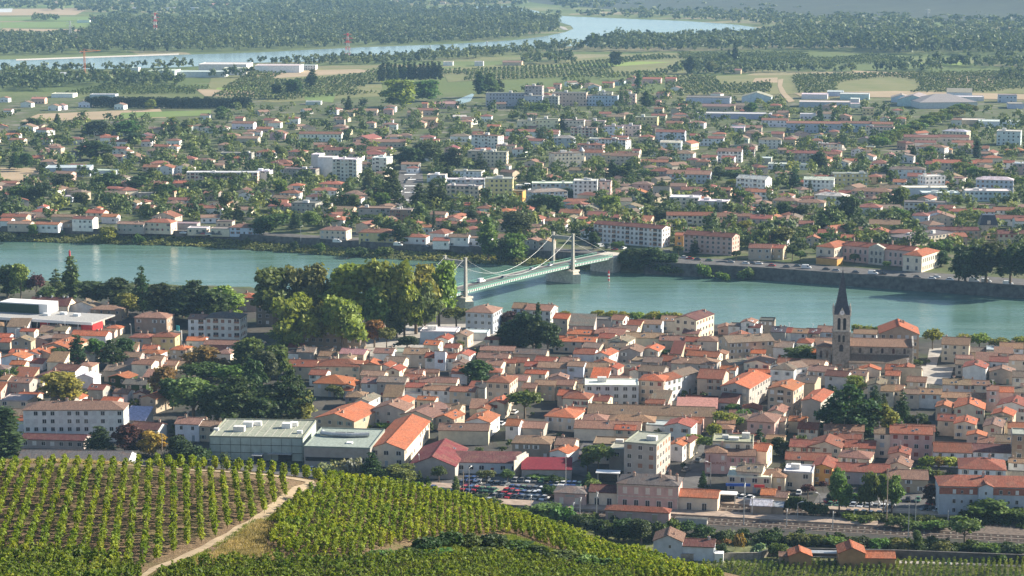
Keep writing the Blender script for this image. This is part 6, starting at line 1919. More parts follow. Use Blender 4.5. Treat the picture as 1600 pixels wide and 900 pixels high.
# ---------------- the railway and its station
RY = math.radians(-12); RO = Vector((0, 668, 0)); ru = Vector((math.cos(RY), math.sin(RY), 0)); rn = Vector((-ru.y, ru.x, 0))
def rbox(name, a0, a1, o0, o1, z0, z1, mat, kind='structure'):
    m = MB(); m.box(a0, a1, o0, o1, z0, z1); o = m.build(name, mat); o.location = RO; o.rotation_euler.z = RY
    if kind: o['kind'] = kind
    return o
rbox('track_ballast', -140, 330, -21, 3.0, -.5, .06, M['ballast'])
for off in (1.0, -3.4, -15.0, -19):
    m = MB()
    for s in (-.75, .75): m.box(-140, 330, off + s - .06, off + s + .06, .12, .28)
    for i in range(0, 470, 2): m.box(-140 + i, -139.5 + i, off - 1.25, off + 1.25, .07, .14, 1)
    o = m.build('railway_track', [M['rail'], M['stone']]); o.location = RO; o.rotation_euler.z = RY; o['kind'] = 'structure'
rbox('station_platform', -35, 150, 3.4, 9.5, -.5, .5, M['platform']); rbox('station_platform', -30, 118, -12.6, -6.2, -.5, .55, M['platform'])
o, W, ang = frame(964, 1060, 758, -11, 8); ST = empty('railway_station', o, ang); a = W / 2
block(ST, -a, a, 0, 11, 8, 'h', 'd', 'p', pitch=.36, wname='main_wall', rname='main_roof')
m = MB(); m.box(-a - .06, a + .06, -.08, -.01, 4.0, 4.3); m.box(-a - .05, a + .05, -.07, -.01, 7.5, 7.9)
for x in (-a, a): m.box(x - .35 if x > 0 else x - .05, x + .05 if x > 0 else x + .35, -.09, -.01, 0, 7.5)
m.build('stone_trim', M['palestone'], ST)
block(ST, -a - 9.2, -a - .02, 1, 9.5, 4.6, 'x', 'm', 'c', wname='side_wall', rname='side_roof'); block(ST, a + .02, a + 12.4, .6, 9.5, 4.6, 'x', 'o', 'c', wname='side_wall', rname='side_roof')
for i in range(5):
    x = -a + W * (.13 + .185 * i); win(ST, x, -.02, 5.1, 1.35, 2.0, 'shut', col=(.68, .62, .52)); win(ST, x, -.02, .7, 1.5, 2.4, 'plain')
for x in (-a - 6.6, -a - 2.6, a + 3.4, a + 8.2): win(ST, x, .98 if x < 0 else .58, .3, 1.6, 2.6, 'plain')
for x, y in ((-a * .5, 4), (a * .35, 4), (a * .62, 8), (a * .9, 4)): ob('chimney', CHME, ST, (x, y, 9.8), 0, (1.1, 1, 1.4), (.5, .36, .28))
foot(ST, 14); tag(ST, 'pink two-storey railway station with dark hipped roof and lower wings', 'station'); LAND.append(('the pink railway station', 1010, 775))
o, W, ang = frame(866, 915, 771, -11, 4.2); HT = empty('station_building', o, ang); block(HT, -W / 2, W / 2, 0, 8, 4.2, 'h', 'd', 'p', pitch=.3)
for x in (-W * .27, W * .22): win(HT, x, -.02, .9, 1.3, 1.9, 'shut', col=(.68, .6, .5))
mt = MB(); mt.box(-1.5, 1.5, -.1, -.02, 3.1, 3.7); mt.build('sign', M['metal'], HT); ob('chimney', CHME, HT, (W * .42, 4, 5), 0, (.8, .8, 1), (.5, .36, .28))
tag(HT, 'small pink hip-roofed hut left of the railway station', 'station building'); foot(HT, 8)
o, W, ang = frame(946, 1045, 799.5, -11.5, 3.4); PB = empty('platform_shelter', o, ang); block(PB, -W / 2, W / 2, 0, 4.6, 3.4, 'h', 'r', 'p', pitch=.42); 
for x in (-W * .42, -W * .12, W * .28): ob('door', DOORME, PB, (x, -.02, .5), 0, (1.6, 1, 2.2), (.42, .33, .22))
tag(PB, 'long pink platform building with orange-red hipped roof in front of the station', 'platform building'); foot(PB, 10)
def shelter(x, y, w, d, h, yaw, label, post=True):
    p = at(x, y, 0); o = empty('shelter', p, math.radians(yaw)); m = MB(); m.box(-w / 2, w / 2, -d / 2, d / 2, h, h + .3); m.build('canopy', M['white'], o)
    for sx in (-1, 1):
        for sy in (-1, 1): m = MB(); m.box(sx * w * .42 - .1, sx * w * .42 + .1, sy * d * .38 - .1, sy * d * .38 + .1, -.2, h); m.build('post', M['metal'], o)
    m = MB(); m.box(-w * .4, w * .4, d * .3, d * .36, .3, h - .1); m.build('back_panel', M['pane'], o); tag(o, label, 'shelter')
shelter(1132, 787, 8, 4, 3.4, -11, 'white flat-roofed shelter with steps right of the station'); shelter(950, 756, 8, 4, 4.0, -8, 'white canopy on posts behind the station'); 
m = MB(); m.box(-5, 5, -.9, .9, 0, 1.0); m.box(-5, 5, -.9, -.8, 1.0, 1.9); m.box(-5, 5, .8, .9, 1.0, 1.9); o = m.build('underpass_parapet', M['concrete']); o.location = at(1080, 818, 0); o.rotation_euler.z = RY; tag(o, 'pale concrete parapet round the underpass stairs on the platform', 'parapet')
# masts and lamps
def mast(x, yt, yb, kind, label, arm=0, head=True):
    p = at(x, yb, 0); dep = proj(p)[2]; h = (yb - yt) * dep / FPX
    nm = 'street_lamp' if kind == 'lamp' else 'catenary_mast' if kind == 'mast' else 'pole'; o = empty(nm, p, RY if kind == 'mast' else RN.uniform(0, 3)); r = .12 if kind == 'lamp' else .2
    m = MB(); m.tube([(0, 0, -.5), (0, 0, h)], r, r * .7, 6); m.build('pole', M['metal'] if kind != 'pole' else M['stake'], o)
    if kind == 'lamp':
        m = MB(); m.tube([(0, 0, h - .1), (1.3, 0, h + .25)], .06, .05, 5); m.box(1.0, 1.9, -.18, .18, h + .2, h + .36); m.build('lamp_head', M['white'], o)
    elif kind == 'mast':
        m = MB(); m.tube([(0, 0, h * .93), (0, 3.2, h * .85)], .06, .05, 5); m.tube([(0, 0, h * .72), (0, 3.0, h * .84)], .05, .05, 5); m.tube([(0, 3, h * .6), (0, 3.1, h * .85)], .05, .05, 4); m.build('bracket', M['metal'], o)
    reg(o, label, {'lamp': 'street lamp', 'mast': 'catenary mast', 'pole': 'pole'}[kind], {'lamp': 'street lamps', 'mast': 'masts of the railway', 'pole': 'wooden poles'}[kind], h)
for x, yt, yb in ((386, 499, 530), (884, 712, 764), (470, 354, 376), (943, 354, 388), (953, 366, 390), (1015, 360, 392), (205, 508, 524), (1246, 785, 812), (830, 777, 797), (25, 514, 540), (733, 730, 776), (1110, 722, 760), (655, 712, 745), (540, 699, 730), (1402, 768, 790), (1281, 772, 786)): mast(x, yt, yb, 'lamp', 'slender street lamp')
for x, yt, yb in ((1162, 744, 820), (1175, 772, 806), (906, 776, 804), (895, 785, 805), (932, 766, 806), (1229, 794, 822), (1301, 798, 826), (1419, 788, 842), (1430, 774, 824), (1481, 798, 818), (1334, 800, 814)): mast(x, yt, yb, 'mast', 'grey railway mast with side arm')
mast(1385, 730, 818, 'pole', 'very tall pale pole'); mast(254, 676, 724, 'pole', 'thin wooden pole'); mast(724, 736, 772, 'pole', 'thin wooden pole')
o = empty('sign_gantry', at(284, 545, 0), math.radians(-10)); m = MB(); m.tube([(0, 0, -.5), (0, 0, 8.2)], .3, .26, 8); m.build('pole', M['white'], o); m = MB(); m.box(-3.4, .2, -.2, .2, 7.6, 8.0); m.build('arm', M['white'], o)
TEAL = m_plain('teal_panel', (.06, .38, .40), .5); m = MB(); m.box(-2.3, -.9, -.15, .15, 7.9, 10.4); m.build('sign_panel', TEAL, o); tag(o, 'white pole with side arm and teal sign panel near yellow house', 'sign')
# walls by the line
def low_wall(pts, h, t, label, mat=None):
    m = MB(); P = [at(x, y, 0) for x, y in pts]
    for a, b in zip(P[:-1], P[1:]):
        d = (b - a).normalized(); n = Vector((-d.y, d.x, 0)) * t / 2; q = [a - n, b - n, b + n, a + n]; m.prism([(v.x, v.y) for v in q], -.5, h); m.prism([((v.x), (v.y)) for v in (a - n * 1.3, b - n * 1.3, b + n * 1.3, a + n * 1.3)], h + .002, h + .12)
    tag(m.build('boundary_wall', mat or M['stone']), label, 'wall')
low_wall([(1205, 868), (1400, 872), (1610, 880)], 2.4, .5, 'long grey boundary wall behind the orange garden houses', M['quay']); low_wall([(1064, 876), (1185, 874), (1205, 868)], 2.0, .4, 'dark garden wall beside the white house by the railway')  # the long wall's shade is put into its darkened stone colour
sheet('garden_lawn', [(1130, 866), (1200, 864), (1200, 873), (1130, 875)], .07, GG if False else m_plain('lawn', (.16, .18, .05), 1, var=.3, scale=.3)); sheet('garden_path', [(1405, 876), (1610, 883), (1610, 886), (1405, 880)], .09, M['paving'])
sheet('garden_lawn', [(1400, 881), (1610, 886), (1610, 892), (1400, 890)], .06, m_plain('dry_lawn', (.20, .20, .07), 1, var=.35, scale=.3))
sheet('railway_embankment', [(640, 782), (800, 806), (1000, 836), (1210, 850), (1610, 872), (1610, 900), (1000, 900), (700, 860)], .03, m_plain('rough_verge', (.12, .13, .05), 1, var=.4, scale=.25))

# ---------------- houses at the foot of the vineyard
o, W, ang = frame(1021, 1066, 846, -9, 5.6); WH = empty('house', o, ang); k = W
w_, r_, z_ = block(WH, -k / 2, k / 2, 0, 9, 5.6, 'y', 't', 'l', pitch=.42); block(WH, k / 2 + .01, k / 2 + 9.2, .5, 8, 4.3, 'x', 'm', 'l', pitch=.3, wname='wing_wall', rname='wing_roof')
win(WH, .6, -.02, 3.6, .7, 1.0); win(WH, .4, -.02, .9, .5, .5); win(WH, 1.1, -.02, .9, .5, .5); ob('chimney', CHME, WH, (k / 2 + 7.5, 4, 5.6), 0, (1, 1, 1), (.5, .48, .46)); ob('chimney', CHME, WH, (1.6, 3, 6.7), 0, (.7, .7, 1), (.5, .36, .28))
m = MB(); m.box(k / 2 + 9.4, k / 2 + 12, 0, 3, 0, 2.6); m.build('lean_to', M['white'], WH); tag(WH, 'white house at the vineyard foot with a maroon-roofed side wing', 'house'); foot(WH, 9); LAND.append(('the white house by the vines', 1065, 850))
o, W, ang = frame(1311, 1352, 865, -4, 4.6); OH = empty('house', o, ang); k = W; OC = (.42, .25, .12)
w_, r_, z_ = block(OH, -k / 2, k / 2, 0, 8, 4.6, 'y', 'o', 'o', pitch=.44); w_.color = (*OC, 1); w2, r2, z2 = block(OH, k / 2 + .01, k / 2 + 8.6, .6, 6.4, 3.2, 'x', 'o', 'o', pitch=.36, wname='wing_wall', rname='wing_roof'); w2.color = (*OC, 1)
tag(OH, 'larger ochre garden house with orange roof and side wing above the vines', 'house'); foot(OH, 8); LAND.append(('the ochre garden houses', 1340, 865))
o, W, ang = frame(1233, 1268, 869, -4, 3.6); OH = empty('house', o, ang); w_, r_, z_ = block(OH, -W / 2, W / 2, 0, 6, 3.6, 'y', 'o', 'o', pitch=.4); w_.color = (*OC, 1); w2, _, _ = block(OH, -W / 2 - 2.6, -W / 2 - .01, 2, 6, 2.8, 'x', 't', 't', wname='wing_wall', rname='wing_roof'); tag(OH, 'smaller ochre garden house with orange roof above the vines', 'house'); foot(OH, 6)
o = empty('trellis', at(1290, 882, 0), math.radians(-4)); m = MB()
for i in range(9): m.box(-5 + i * 1.25 - .05, -5 + i * 1.25 + .05, -.05, .05, 0, 2.3)
m.box(-5, 5, -.06, .06, 2.2, 2.35); m.box(-5, 5, -.06, .06, 1.1, 1.2); m.build('trellis_frame', M['metal'], o); m = MB(); m.box(-4, 5.4, 2, 5, 2.6, 2.8); m.build('pergola_roof', M['metal'], o); tag(o, 'metal trellis and pergola between the two ochre garden houses', 'trellis')
o = empty('water_butt', at(1482, 881, 0)); m = MB(); m.tube([(0, 0, 0), (0, 0, .5), (0, 0, 1.1)], .55, .5, 10); m.build('barrel', TEAL, o); m = MB(); m.tube([(0, 0, 1.1), (0, 0, 1.2)], .58, .5, 10); m.build('lid', M['dark'], o); tag(o, 'teal rain barrel on the lawn right of the ochre houses', 'barrel')

# ---------------- apartment house at the right edge
o, W, ang = frame(1468, 1640, 761.5, -5, 9.6); AP = empty('apartment_block', o, ang); a = W / 2
w_, r_, z_ = block(AP, -a, a, 0, 12, 9.6, 'h', 'r', 'l', pitch=.34)
for s, (x0_, x1_) in enumerate(((-a - .05, -a + 11.8), (-a + 16.6, a + .05))): m = MB(); m.box(x0_, x1_, -.08, -.01, 7.1, 9.3); m.build('red_wall_band', M['brick'], AP)
wb, rb, zb = block(AP, -a + 12, -a + 16.4, -1.2, 5, 9.9, 'y', 'r', 'l', pitch=.42, wname='bay_wall', rname='bay_roof')
for z in (1.4, 4.3, 7.4):
    for x in (-a + 4.6, -a + 9.8, -a + 19, -a + 24, -a + 28, -a + 33): win(AP, x, -.09, z, 1.0, 1.3, RN.choice(('plain', 'shut')), col=(.7, .69, .66)); 
    for x in (-a + 7.0, -a + 14.2, -a + 21.5): win(AP, x, -.09 if abs(x + a - 14.2) > 1 else -1.22, z + .1, .7, .9)
ob('chimney', CHME, AP, (-a + 14, 5, 12.2), 0, (1.1, 1, 1.2), (.5, .4, .35)); tag(AP, 'grey-blue apartment house with brick-red top band and red hipped roof', 'apartment block'); foot(AP, 16); LAND.append(('the grey-blue apartment house', 1530, 785))

# ---------------- white and red flat-roofed market building at the left edge
o, W, ang = frame(-40, 142, 500, -17, 6.2); MK = empty('exhibition_hall', o, ang); a = W / 2
m = MB(); m.box(-a - 1, a + 1.5, -2.5, 20, 6.2, 6.9); m.box(-a - 1.05, a + 1.55, -2.55, -2.2, 5.9, 7.2, 1); m.build('flat_roof', [M['flat'], M['white']], MK, color=(.36, .35, .33))
m = MB(); m.box(-a, a - 6, .5, 19, 2.4, 6.18); m.build('glass_wall', M['pane'], MK); m = MB(); m.box(-a, a - 4, .4, 19.2, 0, 2.0); m.build('base_wall', M['dark'], MK); m = MB(); m.box(-a - .5, a - 14, -2.4, .38, 2.0, 2.38); m.build('terrace', M['concrete'], MK)
for i in range(11): m = MB(); x = -a + 2 + i * (W - 8) / 10; m.tube([(x - .5, -1.8, 0), (x + .3, -1.9, 6.2)], .14, .14, 6); m.build('column', M['white'], MK)
for x0_, x1_, y_ in ((a - 26.5, a - 21.5, .1), (a - 34, a - 31, .2)): m = MB(); m.box(x0_, x1_, y_, y_ + .3, 2.3, 6.0); m.build('red_panel', M['red'], MK)
m = MB(); m.add([(a - 4.6, .2, 0), (a + .4, -.4, 0), (a + 1.2, 8, 0), (a - 4, 8, 0), (a - 5.4, -.4, 5.6), (a + 1, -.8, 6.1), (a + 1.4, 8, 6.1), (a - 5, 8, 6.1)], [(0, 1, 5, 4), (1, 2, 6, 5), (2, 3, 7, 6), (3, 0, 4, 7)]); m.build('red_entrance', M['red'], MK)
for x, y in ((a - 28, 9), (a - 14, 12), (a - 22, 14)): m = MB(); m.box(x - 1.4, x + 1.4, y - 1, y + 1, 6.9, 8.0); m.build('roof_unit', M['white'], MK)
m = MB(); m.box(-a + 6, a - 29, 12, 22, 6.95, 11.5); m.build('upper_storey', M['white'], MK); m = MB(); m.box(-a, a - 33.5, 11.4, 11.9, 7, 11); m.build('green_wall', m_plain('dark_green_cladding', (.03, .06, .035), .8), MK)
foot(MK, 20); tag(MK, 'modern white flat-roofed hall with glass front and red panels', 'hall'); LAND.append(('the red and white modern hall', 80, 500))
o, W, ang = frame(45, 106, 478, -6, 6.5); o2 = empty('factory', o, ang); block(o2, -W / 2, W / 2, 0, 12, 6.5, 'x', 'm', 'c', pitch=.5)
for x in (-W * .3, 0, W * .3, W * .4): m = MB(); m.tube([(x, 6, 8), (x, 6, 10.4)], .5, .5, 8); m.build('roof_vent', M['metal'], o2)
tag(o2, 'maroon-roofed factory with vents behind the modern hall', 'factory'); foot(o2, 10)

# ---------------- red-roofed riverside school of the other town
o, W, ang = frame(1316, 1426, 388, -33, 9); SH = empty('school', o, ang); a = W / 2
block(SH, -a, a, 0, 11, 9, 'x', 'r', 'p', pitch=.32, wname='main_wall', rname='main_roof')
for x0_, x1_, y0_ in ((-a - 11, -a - .02, -11), (a + .02, a + 11, -14)):
    block(SH, x0_, x1_, y0_, 11, 8.8, 'h', 'o', 'c', pitch=.34, wname='wing_wall', rname='wing_roof')
    for k in range(2):
        for fl in range(2):
            win(SH, x0_ + 3 + k * 5, y0_ - .02, 1 + fl * 4.2, 1.4, 2.3)
    for k in range(7):
        for fl in range(2): win(SH, x1_ + .02, y0_ + 2 + k * 2.9, 1 + fl * 4.2, 1.3, 2.3, 'plain', PI2) if (x0_ < 0 or True) and (y0_ + 2 + k * 2.9 < (-1 if x0_ < 0 else 11)) else None
for k in range(int(W / 3)):
    for fl in range(2):
        if abs(k - W / 6) > 1.6: win(SH, -a + 1.8 + k * 3, -.02, 1 + fl * 4.2, 1.3, 2.3)
pm = MB(); pm.box(-4.5, 4.5, -1.6, -.02, 0, 9.4); pm.add([(-5, -1.7, 9.4), (5, -1.7, 9.4), (0, -1.7, 11.6), (-5, 1, 9.4), (5, 1, 9.4), (0, 1, 11.6)], [(0, 1, 2), (1, 4, 5, 2), (3, 0, 2, 5)]); pm.build('entrance_pavilion', M['palestone'], SH)
for x in (-2.6, 0, 2.6): win(SH, x, -1.62, 1, 1.6, 2.9); win(SH, x, -1.62, 5.4, 1.4, 2.2)
for x in (-a * .8, -a * .3, a * .3, a * .8): ob('chimney', CHME, SH, (x, 6, 12), 0, (1, 1, 1.2), (.5, .36, .28))
foot(SH, 30); tag(SH, 'long pinkish stone school with orange-red hipped wings facing the river', 'school'); LAND.append(('the red-roofed riverside school', 1360, 395))
building(1418, 1494, 368.5, 40, 7.4, 15, 'f', 'd', 'c', FT_, True, ('G',), 'school_block', 'long flat grey-roofed school wing with a sunlit window wall')
building(1275, 1308, 404, -33, 3.6, 8, 'f', 'b', 'o', FT_, True, ('nw',), 'annexe', 'low brick-coloured annexe in front of the red-roofed school')
o, W, ang = frame(1531, 1559, 352, -6, 7); MP = empty('pavilion', o, ang); a = W / 2; m = MB(); m.box(-a, a, 0, 11, -1, 7); m.build('wall', M['palestone'], MP)
m = MB(); m.add([(-a - .3, -.3, 7), (a + .3, -.3, 7), (a + .3, 11.3, 7), (-a - .3, 11.3, 7), (-a + 1.6, 1.8, 13), (a - 1.6, 1.8, 13), (a - 1.6, 9, 13), (-a + 1.6, 9, 13)], [(0, 1, 5, 4), (1, 2, 6, 5), (2, 3, 7, 6), (3, 0, 4, 7), (4, 5, 6, 7)]); m.build('mansard_roof', M['slate'], MP)
for x in (-a * .4, a * .4): win(MP, x, -.02, 2, 1.3, 2.2); 
m = MB(); m.box(-1, 1, -.2, 1.6, 7.6, 9.8); m.build('dormer', M['palestone'], MP); tag(MP, 'pavilion with a steep slate-blue mansard roof behind the riverside school', 'pavilion'); foot(MP, 9)
building(1452, 1530, 360, -3, 6, 10, 'x', 'm', 'b', FT_, True, (), 'school_block', 'maroon-roofed wing joining the mansard pavilion on its left'); building(1560, 1620, 366, -3, 6, 10, 'x', 'm', 'b', FT_, True, (), 'school_block', 'maroon-roofed wing joining the mansard pavilion on its right')
# convent turret
o = empty('bell_tower', at(909, 256, 0), math.radians(-4)); m = MB(); m.tube([(0, 0, -.5), (0, 0, 10.5)], 2.1, 2.0, 8); m.build('tower_wall', M['palestone'], o); m = MB(); m.tube([(0, 0, 10.5), (0, 0, 12), (0, 0, 13.4)], 2.3, .2, 8); m.build('roof', M['metal'], o); tag(o, 'round cream turret in front of the long convent roof', 'tower')

# ---------------- pink restaurant by the station square
o, W, ang = frame(1102, 1136, 708, -6, 7.2); PR = empty('restaurant', o, ang); a = W / 2; w_, r_, z_ = block(PR, -a, a, 0, 9, 7.2, 'h', 'b', 'p', pitch=.36); w2, r2, _ = block(PR, a + .02, a + 9.6, .8, 9, 6.2, 'x', 't', 'p', wname='wing_wall', rname='wing_roof', pitch=.3)
for o_ in (w_, w2): o_.color = (.66, .42, .38, 1)
for x, z in ((2.3, 4.9), (2.3, 1.2), (-2.6, .6)): win(PR, x, -.02, z, 1.1, 1.5, 'shut', col=(.7, .66, .6))
for x in (a + 2, a + 5, a + 8): win(PR, x, .78, 1.2, 1.0, 1.5, 'plain'); win(PR, x, .78, 4.0, 1.0, 1.4, 'open', col=(.5, .2, .2))
def text(parent, s, size, loc, rot, mat, name='lettering'):
    cu = bpy.data.curves.new(name, 'FONT'); cu.body = s; cu.size = size; cu.extrude = .02; cu.align_x = 'CENTER'; cu.materials.append(mat); t = bpy.data.objects.new(name, cu); COL.objects.link(t); t.parent = parent; bpy.context.view_layer.update(); me = bpy.data.meshes.new_from_object(t); bpy.data.objects.remove(t); t = ob(name, me, parent, loc); t.rotation_euler = rot; return t
text(PR, 'RESTAURANT', 1.25, (-.3, -.06, 3.3), (PI2, 0, 0), M['brick']); 
for i, c in enumerate('HOTEL'): text(PR, c, .8, (-a + 1.6, -.06, 6.2 - i * .85), (PI2, 0, 0), M['brick']) if i < 0 else None
m = MB(); m.box(-a + 1.2, -a + 1.6, -.4, -.05, 3.0, 6.4); m.build('hanging_sign', M['brick'], PR); ob('chimney', CHME, PR, (2, 5, 9.2), 0, (.9, .9, 1), (.5, .36, .3)); tag(PR, 'pink restaurant with lettering on its wall near the station square', 'restaurant'); foot(PR, 10); LAND.append(('the pink restaurant', 1125, 715))
# shop signs on the cream commercial building (top-level as they hang on it)
BLUE = m_plain('blue_sign', (.03, .10, .40), .5); 
for x, y, w, h, mt_, lb in ((1153, 759, 8, .9, BLUE, 'long blue sign band on the cream shop front'), (1186, 761, 3.4, .9, M['red'], 'small red sign band on the cream shop front')):
    p = at(x, y, 3.2); m = MB(); m.box(-w / 2, w / 2, -.15, .15, 0, h); o = m.build('shop_sign', mt_); o.location = p - Vector((0, .6, 0)); o.rotation_euler.z = math.radians(-4); tag(o, lb, 'sign')
# crimson market sheds: gable end wall and awning posts
m = MB(); m.box(-.2, .2, -6, 6, 0, 6.2); m.box(-.2, .2, -4, 4, 6.2, 7.2); o = m.build('gable_wall', M['palestone']); o.location = at(814, 742, 0); o.rotation_euler.z = math.radians(-24); tag(o, 'stepped pale end wall between the supermarket and the red canopy', 'wall')

# ---------------- river marks, crane, pylons
def buoy(x, yb, h, bands, label, r=.45):
    p = at(x, yb, -6); o = empty('river_marker', p); m = MB(); n = len(bands)
    m.tube([(0, 0, -2), (0, 0, .6)], r * 1.5, r * 1.5, 10, 2)
    for i, c in enumerate(bands): m.tube([(0, 0, .6 + h * i / n), (0, 0, .6 + h * (i + 1) / n)], r, r, 10, c)
    m.build('post', [M['red'], M['white'], M['concrete']], o); m = MB(); m.tube([(0, 0, h + .6), (0, 0, h + 1.4)], r * .5, r * .4, 8); m.build('light', M['red'], o); tag(o, label, 'river marker')
buoy(109, 406, 4.4, [0, 0, 0], 'plain red marker post standing in the river', .55); buoy(951, 440, 4.8, [0, 1, 0, 1, 0], 'red and white striped marker post near the bridge pier')
def lattice(o, h, w0, w1, n, mats, name='mast'):
    m = MB()
    for i in range(n):
        a, b = i / n, (i + 1) / n; wa, wb = w0 + (w1 - w0) * a, w0 + (w1 - w0) * b; mi = i % 2
        cs = [(-1, -1), (1, -1), (1, 1), (-1, 1)]
        for k in range(4):
            c, d = cs[k], cs[(k + 1) % 4]; m.tube([(c[0] * wa, c[1] * wa, h * a), (c[0] * wb, c[1] * wb, h * b)], .22, .2, 4, mi); m.tube([(c[0] * wa, c[1] * wa, h * a), (d[0] * wb, d[1] * wb, h * b)], .12, .12, 4, mi); m.tube([(c[0] * wb, c[1] * wb, h * b), (d[0] * wb, d[1] * wb, h * b)], .12, .12, 4, mi)
    return m.build(name, mats, o)
CR = m_plain('crane_orange', (.62, .20, .06), .6); o = empty('tower_crane', at(132.5, 113, 0), math.radians(20)); lattice(o, 27, .9, .8, 9, [CR, CR]); m = MB()
m.tube([(-6, 0, 27.4), (22, 0, 28.6)], .5, .35, 5); m.tube([(0, 0, 27), (0, 0, 31)], .5, .2, 5); m.tube([(0, 0, 31), (20, 0, 28.9)], .12, .12, 4); m.tube([(0, 0, 31), (-6, 0, 27.6)], .12, .12, 4); m.build('jib', CR, o); m = MB(); m.box(-6.4, -4, -.7, .7, 25.6, 27.2); m.build('counterweight', M['concrete'], o); tag(o, 'orange tower crane over the warehouses by the far river', 'crane')
def pylon(x, yb, yt, mats, label, w=4.0, arms=((.95, 6), (.8, 8), (.66, 6))):
    p = at(x, yb, 0); dep = proj(p)[2]; h = (yb - yt) * dep / FPX; o = empty('electricity_pylon', p, .4); lattice(o, h, w, .6, 8, mats, 'lattice_mast')
    for f_, L_ in arms: m = MB(); m.tube([(-L_, 0, h * f_), (0, 0, h * f_ + .8), (L_, 0, h * f_)], .3, .3, 4); m.build('cross_arm', mats[1], o)
    reg(o, label, 'pylon', 'electricity pylons', h)
pylon(543.5, 94, 52, [M['metal'], M['red']], 'red and white electricity pylon'); pylon(243, 58, 20, [M['white'], M['red']], 'pale red and white electricity pylon'); pylon(110, 58, 33, [M['metal'], M['metal']], 'thin grey electricity pylon', 2.4)
pylon(672, 84, 71, [M['metal'], M['metal']], 'tiny grey river-side mast', 1.2, ((.95, 2),)); pylon(1449, 32, 14, [M['metal'], M['metal']], 'far grey electricity pylon', 2.6); pylon(761, 74, 65, [M['metal'], M['metal']], 'tiny grey river-side mast', 1.2, ((.95, 2),))

# ---------------- paving of the near town
sheet('car_park', [(672, 792), (690, 752), (740, 744), (860, 746), (915, 764), (905, 786), (800, 800)], .06, M['asphalt']); sheet('car_park', [(1262, 802), (1280, 770), (1470, 770), (1480, 812), (1400, 818)], .06, M['asphalt'])
sheet('church_square', [(1432, 598), (1440, 572), (1490, 574), (1482, 602)], .08, M['paving']); sheet('street', [(1446, 578), (1452, 545), (1474, 543), (1466, 560), (1462, 578)], .06, M['paving'])
sheet('street', [(1050, 790), (1072, 740), (1090, 700), (1110, 668), (1122, 668), (1112, 700), (1106, 745), (1100, 800)], .05, M['asphalt']); sheet('street', [(915, 765), (1260, 785), (1260, 812), (905, 790)], .04, M['asphalt']); sheet('street', [(885, 735), (912, 690), (930, 690), (915, 745)], .07, M['asphalt'])
sheet('street', [(455, 545), (470, 512), (760, 505), (780, 520), (700, 560), (560, 556)], .05, M['paving']); sheet('street', [(320, 745), (330, 724), (640, 745), (660, 765)], .05, M['asphalt'])
for i in range(10): sheet('parking_line', [(1296 + i * 11, 782), (1296.8 + i * 11, 782), (1300.8 + i * 11, 790), (1300 + i * 11, 790)], .075, M['white'])
for i in range(9): sheet('parking_line', [(726 + i * 9, 756), (726.8 + i * 9, 756), (729.8 + i * 9, 766), (729 + i * 9, 766)], .075, M['white'])

# ---------------- vehicles
def lathe_car(van=False):
    b = MB(); L_, Wd, Hh = (4.3, 1.75, .78) if not van else (5.3, 2.0, 1.0); z = .28
    pr = [(-L_ / 2, .35), (-L_ / 2 + .1, .72), (-L_ / 2 + .9, .86), (L_ / 2 - 1.0, .86), (L_ / 2 - .15, .70), (L_ / 2, .38)] if not van else [(-L_ / 2, .4), (-L_ / 2 + .05, 1.9), (-L_ / 2 + .4, 2.15), (L_ / 2 - 1.7, 2.15), (L_ / 2 - .9, 1.15), (L_ / 2 - .1, .95), (L_ / 2, .4)]
    n = len(pr); ins = .08
    def ring(s, k): return [(x, s * (Wd / 2 - (ins if zz > .8 else 0)), zz) for x, zz in pr] + [(L_ / 2 - .2, s * Wd / 2, z), (-L_ / 2 + .2, s * Wd / 2, z)]
    a, c = ring(-1, 0), ring(1, 0); k = len(a); b.add(a + c, [tuple(range(k - 1, -1, -1)), tuple(range(k, 2 * k))] + [(i, (i + 1) % k, (i + 1) % k + k, i + k) for i in range(k)])
    if not van:  # roof panel over the glazing
        b.add([(-1.05, -.62, 1.40), (.55, -.62, 1.40), (.55, .62, 1.40), (-1.05, .62, 1.40), (-1.05, -.62, 1.46), (.55, -.62, 1.46), (.55, .62, 1.46), (-1.05, .62, 1.46)], [(0, 3, 2, 1), (4, 5, 6, 7), (0, 1, 5, 4), (1, 2, 6, 5), (2, 3, 7, 6), (3, 0, 4, 7)])
    g = MB()
    if not van: g.add([(-1.75, -.76, .84), (1.25, -.76, .84), (1.25, .76, .84), (-1.75, .76, .84), (-1.08, -.63, 1.40), (.56, -.63, 1.40), (.56, .63, 1.40), (-1.08, .63, 1.40)], [(4, 5, 6, 7), (0, 1, 5, 4), (1, 2, 6, 5), (2, 3, 7, 6), (3, 0, 4, 7)])
    else: g.add([(L_ / 2 - 1.68, -.86, 2.02), (L_ / 2 - .96, -.9, 1.2), (L_ / 2 - .96, .9, 1.2), (L_ / 2 - 1.68, .86, 2.02)], [(0, 1, 2, 3)]); g.v = [(x + .05, y, zz + .03) for x, y, zz in g.v]; g.box(L_ / 2 - 2.3, L_ / 2 - 1.5, -Wd / 2 - .005, Wd / 2 + .005, 1.25, 1.85)
    w = MB(); w.tube([(0, -.1, 0), (0, .1, 0)], .32, .32, 10); w.tube([(0, -.11, 0), (0, .11, 0)], .17, .17, 8, 1)
    return b.me('body', M['carpaint']), g.me('window', M['pane']), w.me('wheel', M['dark'], M['metal']), L_, Wd
CARM = {False: lathe_car(False), True: lathe_car(True)}
